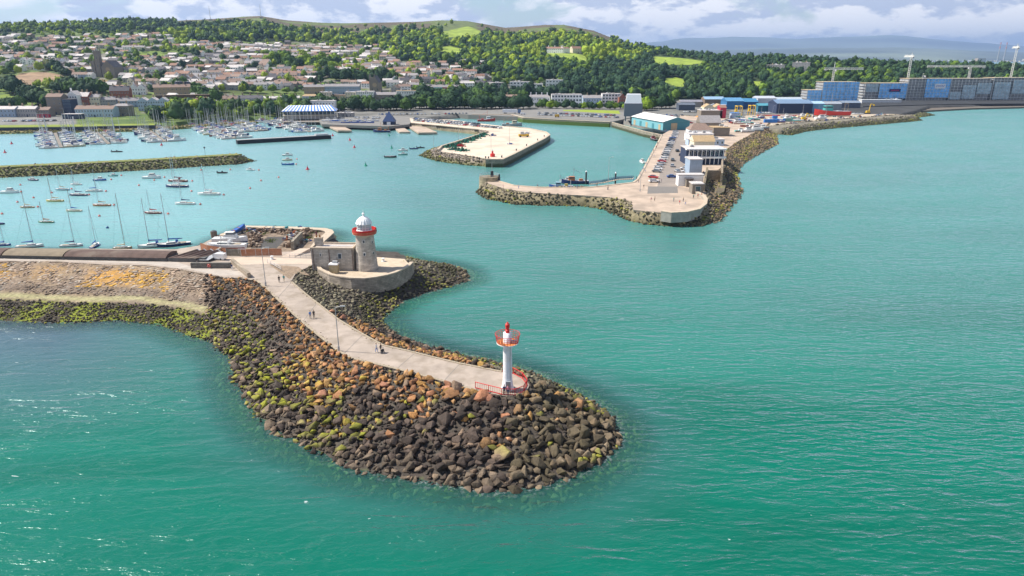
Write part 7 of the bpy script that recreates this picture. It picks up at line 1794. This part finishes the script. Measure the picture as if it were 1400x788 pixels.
hrow(228, 68, 300, 66, 8, 'row right of the green scrub slope', ('white', 'cream'), ('red', 'pale'), skip=.15)
hrow(102, 99, 128, 101, 3, 'group left of the big church'); hrow(104, 107, 128, 109, 3, 'lower group left of the big church', ('blue grey', 'white'))
hrow(132, 84, 162, 88, 3, 'group just behind the big church')
hrow(166, 95, 214, 92, 6, 'row right of the big church towers'); hrow(168, 102, 250, 100, 9, 'jumbled row right of the big church')
hrow(168, 109, 214, 110, 6, 'lower jumbled row right of the big church'); hrow(180, 117, 212, 117, 4, 'row above the red brick houses', ('white', 'cream'))
hrow(182, 124, 212, 123, 4, 'row left of the castle like building'); hrow(232, 112, 300, 113, 8, 'row below the large square white house')
hrow(206, 84, 262, 88, 6, 'row above the square white house'); hrow(264, 120, 302, 122, 5, 'row right of the dark glass block')
hrow(286, 76, 304, 66, 2, 'stretch beside the climbing road')
hrow(306, 66, 474, 70.5, 15, 'top terrace of cream pairs below the wood', ('cream', 'cream', 'white'), ('pale', 'grey', 'brown'), PK, .4, skip=.03)
hrow(330, 73, 520, 76, 14, 'second terrace below the wood', ('white', 'cream', 'grey'), ('pale', 'grey', 'brown'), PK, .5)
hrow(286, 73.5, 328, 77, 4, 'left end of the second terrace below the wood')
hrow(282, 80.5, 430, 81.5, 13, 'third terrace below the wood', kinds=('pair', 'single')); hrow(280, 88, 368, 89, 8, 'terrace left of the bright wooded patch', roofs=('brown', 'red', 'grey'))
hrow(282, 96, 362, 97, 8, 'second terrace left of the bright wooded patch', roofs=('brown', 'red', 'pale'))
hrow(307, 108, 366, 108.5, 6, 'long brown roofed terrace in the middle', ('white', 'white', 'cream'), ('red', 'brown'), PK, .3); hrow(374, 105.5, 432, 106, 6, 'brown roofed terrace right of the middle', ('white',), ('red', 'brown'), PK, .3)
hrow(296, 122, 324, 123, 3, 'group with pale gables above the tan seafront house', ('white', 'grey'), ('pale',)); hrow(342, 122, 414, 121, 7, 'white and brown row above the long plain terrace', ('white', 'stone'), ('grey', 'brown'), PK)
hrow(510, 92, 548, 93, 4, 'row at the right end of the upper terraces'); hrow(508, 101, 560, 99, 5, 'brown roofed row above the clump of dark trees', ('white', 'cream'), ('red', 'brown'))
hrow(562, 101, 650, 103, 9, 'red roofed row below the wood on the right', ('white', 'cream'), ('red', 'brown')); hrow(536, 113, 572, 114, 4, 'row left of the painted houses', ('white', 'grey'))
hrow(578, 114, 672, 112, 9, 'row above the painted houses', ('white', 'stone', 'grey'), ('grey', 'dark', 'pale')); hrow(536, 128, 570, 122, 3, 'group above the white hotel by the trees')
hrow(652, 118, 672, 120, 2, 'pair left of the modern white blocks')
hrow(468, 118, 500, 118, 3, 'group left of the square church')
hrow(440, 98, 478, 101, 3, 'group in the trees right of the bright patch')
def more_houses():
    mb = MB(); n = 0
    zones = [(0, 52, 240, 104, 300), (232, 62, 300, 150, 100), (285, 62, 545, 104, 330), (500, 88, 665, 120, 110), (296, 104, 430, 124, 80), (140, 86, 300, 128, 90)]
    for x0, y0, x1, y1, k in zones:
        for _ in range(k):
            x, y = HR.uniform(x0, x1), HR.uniform(y0, y1)
            if inpoly([x], [y], SCRUB[0])[0] or any(inpoly([x], [y + d], q)[0] for q in BARE + SCRUB[1:2] for d in (0, 3)) or (366 < x < 468 and 82 < y < 96) or (x < 80 and y > 98): continue
            p = T(x, y)
            if any(abs(p.x - bx) < br + 2 and abs(p.y - by) < br + 2 for bx, by, br in HB): continue
            w_, d_, e = HR.uniform(9, 15), HR.uniform(8, 10), HR.choice([3, 5, 5.5]); rz = HR.uniform(-.5, .5); wl = HR.choice(['white', 'white', 'cream', 'grey', 'stone'])
            mb.box(p.x, p.y, p.z - 3, w_, d_, e + 3, wm(wl), rz); mb.gable(p.x, p.y, p.z + e, w_, d_, HR.uniform(2.2, 3.4), rmm(HR.choice(['grey', 'brown', 'pale', 'dark', 'red'])), rz, mend=wm(wl))
            c_, s_ = math.cos(rz), math.sin(rz)
            for f in range(1 if e < 4 else 2):
                for q in (-.3, 0, .3): u_, v_ = w_ * q, -d_ / 2 - .02; mb.box(p.x + u_ * c_ - v_ * s_, p.y + u_ * s_ + v_ * c_, p.z + 1 + f * 2.5, 1.3, .15, 1.2, GLS, rz)
            HB.append((p.x, p.y, 7)); n += 1
    print('extra', n); tag(mb.build('town_houses'), 'remaining pale houses packed between the rows on the hillside', None, None, 'stuff')
more_houses()
print('HOUSES', NH[0], 'CARS', NCAR[0], 'TREES', len(TREES))
woods()
for x, yt, yb, lab in ((288, 11, 27, 'thin radio mast on the left part of the ridge'), (357, 8, 24, 'radio mast on the highest hilltop')):
    p = T(x, yb + 1.5, 800); t = thing('radio_mast', lab, 'radio mast', p); h = 34
    mb = MB(); mb.tube((0, 0, 0), (0, 0, h), .8, GALV, 5, .3); mb.build('mast', t); mb = MB(); mb.box(0, 0, 0, 6, 5, 3.5, wm('grey')); mb.build('cabin', t)
road = [(300, 61), (293, 66), (284, 72), (272, 78), (258, 85), (246, 92)]
mb = MB(); q = [T(a, b) for a, b in road]; vs = []
for p in q: vs += [(p.x - 4, p.y, hz(p.x - 4, p.y) + .25), (p.x + 4, p.y, hz(p.x + 4, p.y) + .25)]
mb.add(vs, [(2 * i, 2 * i + 1, 2 * i + 3, 2 * i + 2) for i in range(len(q) - 1)], ROAD); tag(mb.build('hill_road'), 'pale road climbing the hill between the houses', None, None, 'structure')
# striking bits of street furniture on the pier
for i, (x, y, h) in enumerate(((1064, 157, 13), (1154, 157, 9), (1055, 165, 12), (899, 168, 12), (1019, 165, 10))):
    lamp(P(x, y, 3.9), h, f'tall lighting column in the port area, {nth(i + 1)} of five', name='street_lamp')

# ---------------------------------------------------------------- far shore, mountains and bay
def ridge(name, dist, depth, pts, label, col, seed, base=0.0):
    cols = np.arange(-300, 1900, 6.0); rows = np.linspace(0, 1, 14); C2, R2 = np.meshgrid(cols, rows)
    top = np.interp(cols, [p[0] for p in pts], [p[1] for p in pts]) + fnoise(cols, cols * 0, 38, seed) * .8 + fnoise(cols, cols * 0, 13, seed) * .35; zt = CAMZ + (78.2 - top) * dist / F / CP ** 2 * CP
    Y = dist - depth * (1 - R2); X = (C2 - 700) / F * (Y * CP)
    sh = R2 ** .8; Z = base + (zt[None, :] - base) * sh * (1 + .10 * fnoise(X, Y, depth / 3, seed) * (1 - R2)); Z[0] = -2
    n = fnoise(X, Y, depth / 4, seed + 1)[..., None]; c = np.array(col) * (1 + .8 * n)
    nr, nc = X.shape; i = np.arange((nr - 1) * (nc - 1)); r, c_ = i // (nc - 1), i % (nc - 1); a = r * nc + c_
    tag(npmesh(name, np.stack([X, Y, Z], -1).reshape(-1, 3), np.stack([a, a + 1, a + nc + 1, a + nc], -1), mat('far_hills', attr='col', rough=1, var=0), c.reshape(-1, 3), smooth=True), label, None, None, 'structure')
ridge('mountains', 25000, 6500, [(-300, 70), (700, 68), (860, 66), (885, 61), (930, 57), (960, 56.5), (1000, 55), (1040, 56), (1080, 57), (1130, 56.5), (1165, 54.5), (1205, 53), (1235, 54.5), (1270, 57), (1310, 60), (1350, 63), (1400, 66), (1500, 60), (1900, 60)], 'distant blue mountain range across the bay', (.11, .13, .09), 61)
ridge('foothills', 16000, 4500, [(-300, 76), (860, 74), (900, 71), (960, 70), (1040, 69), (1120, 68), (1200, 67), (1280, 69), (1330, 71), (1400, 73), (1900, 72)], 'lower hazy hills in front of the mountain range', (.12, .14, .08), 62)
mb = MB(); FR = random.Random(2); cm = [wm('white'), wm('grey'), wm('cream'), wm('blue grey')]
for i in range(1400):
    x = FR.uniform(700, 1480); d = FR.uniform(8200, 9400); X = (x - 700) / F * d * CP; s = FR.uniform(12, 50); mb.box(X, d, 0, s, FR.uniform(10, 30), FR.uniform(5, 15) * (1.8 if FR.random() < .04 else 1), FR.choice(cm))
tag(mb.build('far_city'), 'pale speckle of city buildings along the far shore', None, None, 'stuff')
slab('far_shore', None, 2.0, 4, mat('far_shore_land', (.12, .14, .08), 1), 'flat far shore of the bay', world=[(-4000, 8100), (9500, 8100), (14000, 13000), (-6000, 13000)])
for i, (x, lab) in enumerate(((1364.5, 'left one of the twin red and white striped power station chimneys across the bay'), (1373, 'right one of the twin red and white striped power station chimneys across the bay'))):
    d = 8000 + 120 * i; X = (x - 700) / F * d * CP; t = thing('power_station_chimney', lab, 'chimney', (X, d, 0)); mb = MB(); rr = 8.0
    for k in range(10): mb.cyl(0, 0, k * 20.7, (k + 1) * 20.7, rr - k * .35, rr - (k + 1) * .35, REDR if k in (7, 9) else wm('grey'), 12, k == 9, k == 0)
    mb.build('stack', t); mb = MB(); mb.cyl(0, 0, 207, 209, 5, 5, REDR, 12); mb.build('rim', t)
mb = MB(); mb.box((1345 - 700) / F * 8000 * CP, 8050, 0, 90, 60, 42, wm('tan')); mb.build('power_station'); tag(bpy.data.objects['power_station'], 'pale power station hall left of the twin chimneys', 'power station')

# ---------------------------------------------------------------- the sea
def sea():
    # polar-like grid dense near the camera
    Ys = np.concatenate([np.arange(40, 260, 1.5), np.arange(260, 700, 6), np.geomspace(700, 30000, 60)]); cols = np.linspace(-900, 2300, 560)
    CC, YY = np.meshgrid(cols, Ys); XX = (CC - 700) / F * (YY * CP + CAMZ * SP)
    nearm = YY < 330
    d = np.full(XX.shape, 99.0)
    di = segdist(XX[nearm], YY[nearm], FM.water); di[inpoly(XX[nearm], YY[nearm], FM.water)] = 0
    d[nearm] = di
    px, py = proj(XX, YY, 0 * XX)
    # very shallow cove at the left: bed and sky reflection put into the colour
    cove = np.clip(1 - (py - 440) / 170, 0, 1) * np.clip((330 - px) / 260, 0, 1) * (py > 430)
    har = np.maximum(np.clip((760 - px) / 500, 0, 1) * np.clip((420 - py) / 120, 0, 1), .56 * np.clip((580 - py) / 460, 0, 1))  # harbour silt, plus distance lightening for sky reflection put into the colour
    nr, nc = XX.shape; i = np.arange((nr - 1) * (nc - 1)); r, c = i // (nc - 1), i % (nc - 1); a = r * nc + c
    m = bpy.data.materials.new('sea_water'); m.use_nodes = True; nt = m.node_tree; N = nt.nodes; L = nt.links; b = N['Principled BSDF']; out = N['Material Output']
    
    ge = N.new('ShaderNodeNewGeometry')
    def attr(n):
        t = N.new('ShaderNodeAttribute'); t.attribute_name = n; return t.outputs['Fac']
    def mapn(rz, sc_, loc=(0, 0, 0)):
        q = N.new('ShaderNodeMapping'); q.inputs['Rotation'].default_value = (0, 0, rad(rz)); q.inputs['Scale'].default_value = sc_; q.inputs['Location'].default_value = loc; L.new(ge.outputs['Position'], q.inputs['Vector']); return q.outputs[0]
    def noise_(vec, s, det=3, rg=.5, dist=0):
        n = N.new('ShaderNodeTexNoise'); n.inputs['Scale'].default_value = s; n.inputs['Detail'].default_value = det; n.inputs['Roughness'].default_value = rg; n.inputs['Distortion'].default_value = dist; L.new(vec, n.inputs['Vector']); return n.outputs['Fac']
    def math_(op, a_, b_=None, c_=None):
        q = N.new('ShaderNodeMath'); q.operation = op
        for k, v in enumerate((a_, b_, c_)):
            if v is None: continue
            if isinstance(v, (int, float)): q.inputs[k].default_value = v
            else: L.new(v, q.inputs[k])
        return q.outputs[0]
    rdg = lambda v: math_('SUBTRACT', 1.0, math_('MULTIPLY', math_('ABSOLUTE', math_('SUBTRACT', v, .5)), 3.2))
    w1 = rdg(noise_(mapn(-48, (.10, .34, 1)), 1.0, 3, .5, .35))        # long crests
    w2 = rdg(noise_(mapn(56, (.14, .5, 1), (7, 3, 0)), 1.0, 3, .5, .3))  # cross sea
    w3 = noise_(mapn(-34, (.7, 1.7, 1)), 1.0, 3, .55, .3)          # ripples
    sp = N.new('ShaderNodeSeparateXYZ'); L.new(ge.outputs['Position'], sp.inputs[0])
    rt = N.new('ShaderNodeMapRange'); rt.inputs['From Min'].default_value = 0; rt.inputs['From Max'].default_value = 60; L.new(sp.outputs[0], rt.inputs['Value'])
    a1 = math_('MULTIPLY', w1, .30); a2 = math_('MULTIPLY', w2, math_('MULTIPLY_ADD', rt.outputs[0], .18, .05))
    cal = N.new('ShaderNodeMapRange'); cal.inputs['From Min'].default_value = -45; cal.inputs['From Max'].default_value = 25; cal.inputs['To Min'].default_value = .5; cal.inputs['To Max'].default_value = 1; L.new(sp.outputs[0], cal.inputs['Value'])
    gust = noise_(mapn(-15, (.012, .035, 1), (3, 1, 0)), 1.0, 4, .6, .8); gm = N.new('ShaderNodeMapRange'); gm.inputs['From Min'].default_value = .38; gm.inputs['From Max'].default_value = .62; gm.inputs['To Min'].default_value = .7; gm.inputs['To Max'].default_value = 1.2; L.new(gust, gm.inputs['Value'])
    w4 = noise_(mapn(12, (2.2, 3.4, 1)), 1.0, 2, .5, 0)
    hh = math_('MULTIPLY', math_('ADD', math_('ADD', math_('ADD', a1, a2), math_('MULTIPLY', w3, .14)), math_('MULTIPLY', w4, .05)), math_('MULTIPLY', gm.outputs[0], cal.outputs[0]))
    bp = N.new('ShaderNodeBump'); bp.inputs['Strength'].default_value = 1.0; bp.inputs['Distance'].default_value = WAVE * 1.8; L.new(hh, bp.inputs['Height'])
    big = noise_(mapn(-15, (.010, .028, 1)), 1.0, 5, .6, .7)
    mr = N.new('ShaderNodeMapRange'); mr.inputs['From Min'].default_value = .35; mr.inputs['From Max'].default_value = .65; L.new(big, mr.inputs['Value'])
    c1 = N.new('ShaderNodeMix'); c1.data_type = 'RGBA'; L.new(mr.outputs[0], c1.inputs['Factor']); c1.inputs['A'].default_value = (*SEA_A, 1); c1.inputs['B'].default_value = (*SEA_B, 1)
    c2 = N.new('ShaderNodeMix'); c2.data_type = 'RGBA'; L.new(attr('silt_reflect'), c2.inputs['Factor']); L.new(c1.outputs['Result'], c2.inputs['A']); c2.inputs['B'].default_value = (*SEA_H, 1)
    c3 = N.new('ShaderNodeMix'); c3.data_type = 'RGBA'; L.new(attr('bed'), c3.inputs['Factor']); L.new(c2.outputs['Result'], c3.inputs['A']); c3.inputs['B'].default_value = (.06, .095, .13, 1)
    fz = noise_(mapn(0, (1, 1, 1)), 1.6, 5, .7); fm_ = N.new('ShaderNodeMapRange'); fm_.inputs['From Min'].default_value = .50; fm_.inputs['From Max'].default_value = .60; L.new(fz, fm_.inputs['Value'])
    ff = math_('MULTIPLY', fm_.outputs[0], attr('edge'))
    wc = N.new('ShaderNodeMapRange'); wc.inputs['From Min'].default_value = .70; wc.inputs['From Max'].default_value = .72; wc.inputs['To Max'].default_value = .6; L.new(noise_(mapn(-20, (.5, 1.2, 1), (9, 2, 0)), 1.0, 6, .62, .4), wc.inputs['Value'])
    ff = math_('MAXIMUM', ff, wc.outputs[0])
    c4 = N.new('ShaderNodeMix'); c4.data_type = 'RGBA'; L.new(ff, c4.inputs['Factor']); L.new(c3.outputs['Result'], c4.inputs['A']); c4.inputs['B'].default_value = (.72, .76, .76, 1)
    N.remove(b); df_ = N.new('ShaderNodeBsdfDiffuse'); L.new(c4.outputs['Result'], df_.inputs['Color'])
    bw = N.new('ShaderNodeBump'); bw.inputs['Strength'].default_value = .35; bw.inputs['Distance'].default_value = WAVE; L.new(hh, bw.inputs['Height']); L.new(bw.outputs[0], df_.inputs['Normal'])
    gl_ = N.new('ShaderNodeBsdfGlossy'); gl_.inputs['Roughness'].default_value = .27; gl_.inputs['Color'].default_value = (.82, .95, 1, 1); L.new(bp.outputs[0], gl_.inputs['Normal'])
    fr_ = N.new('ShaderNodeFresnel'); fr_.inputs['IOR'].default_value = 1.33; L.new(bp.outputs[0], fr_.inputs['Normal'])
    b = N.new('ShaderNodeMixShader'); L.new(fr_.outputs[0], b.inputs[0]); L.new(df_.outputs[0], b.inputs[1]); L.new(gl_.outputs[0], b.inputs[2])
    # clear water at the edge of the rocks lets the bed show through
    tr = N.new('ShaderNodeBsdfTransparent'); tr.inputs[0].default_value = (.55, .80, .68, 1)
    md_ = N.new('ShaderNodeMixShader'); fac = N.new('ShaderNodeMapRange'); fac.inputs['From Min'].default_value = 0; fac.inputs['From Max'].default_value = 1; fac.inputs['To Min'].default_value = 1.0; fac.inputs['To Max'].default_value = .38
    L.new(attr('clear'), fac.inputs['Value']); L.new(fac.outputs[0], md_.inputs[0]); L.new(tr.outputs[0], md_.inputs[1]); L.new(b.outputs[0], md_.inputs[2]); L.new(md_.outputs[0], out.inputs['Surface'])
    edge = np.clip(1 - d / 1.8, 0, 1) * .8 * np.where(px > 560, 1, .45)
    clear = np.clip(1 - d / 7.0, 0, 1) ** .8
    dark = np.clip(1 - d / 16, 0, 1) * .45
    bed = np.clip(np.maximum(cove, dark * (py > 430)), 0, 1)
    o = npmesh('sea', np.stack([XX, YY, 0 * XX], -1).reshape(-1, 3), np.stack([a, a + 1, a + nc + 1, a + nc], -1), m, extra={'clear': clear.ravel(), 'bed': bed.ravel(), 'silt_reflect': har.ravel(), 'edge': edge.ravel()})
    tag(o, 'rippled green and turquoise sea filling the harbour and bay', None, None, 'structure')
WAVE = 1.0
SEA_A, SEA_B, SEA_H = (.001, .105, .068), (.002, .152, .104), (.17, .385, .385)
sea()
mb = MB(); mb.box(0, 14000, -9, 50000, 29500, .5, mat('sea_bed', (.02, .07, .05), 1)); tag(mb.build('sea_bed'), None, None, None, 'structure')
# small white wave breaking spots along the rocks
if HAZE:
    hm = bpy.data.materials.new('haze_air'); hm.use_nodes = True; nt = hm.node_tree; nt.nodes.clear(); o_ = nt.nodes.new('ShaderNodeOutputMaterial'); v_ = nt.nodes.new('ShaderNodeVolumePrincipled')
    v_.inputs['Color'].default_value = (.44, .64, 1.0, 1); v_.inputs['Density'].default_value = HAZE; v_.inputs['Anisotropy'].default_value = .2; nt.links.new(v_.outputs[0], o_.inputs['Volume'])
    mb = MB(); mb.box(0, 14500, -11, 52000, 31000, 760, hm); ho = mb.build('haze'); tag(ho, 'thin pale blue haze over the bay', None, None, 'stuff')

for o in bpy.data.objects:
    l = o.get('label')
    if l and not o.parent and len(l.split()) > 16: print('LONG', o.name, l)
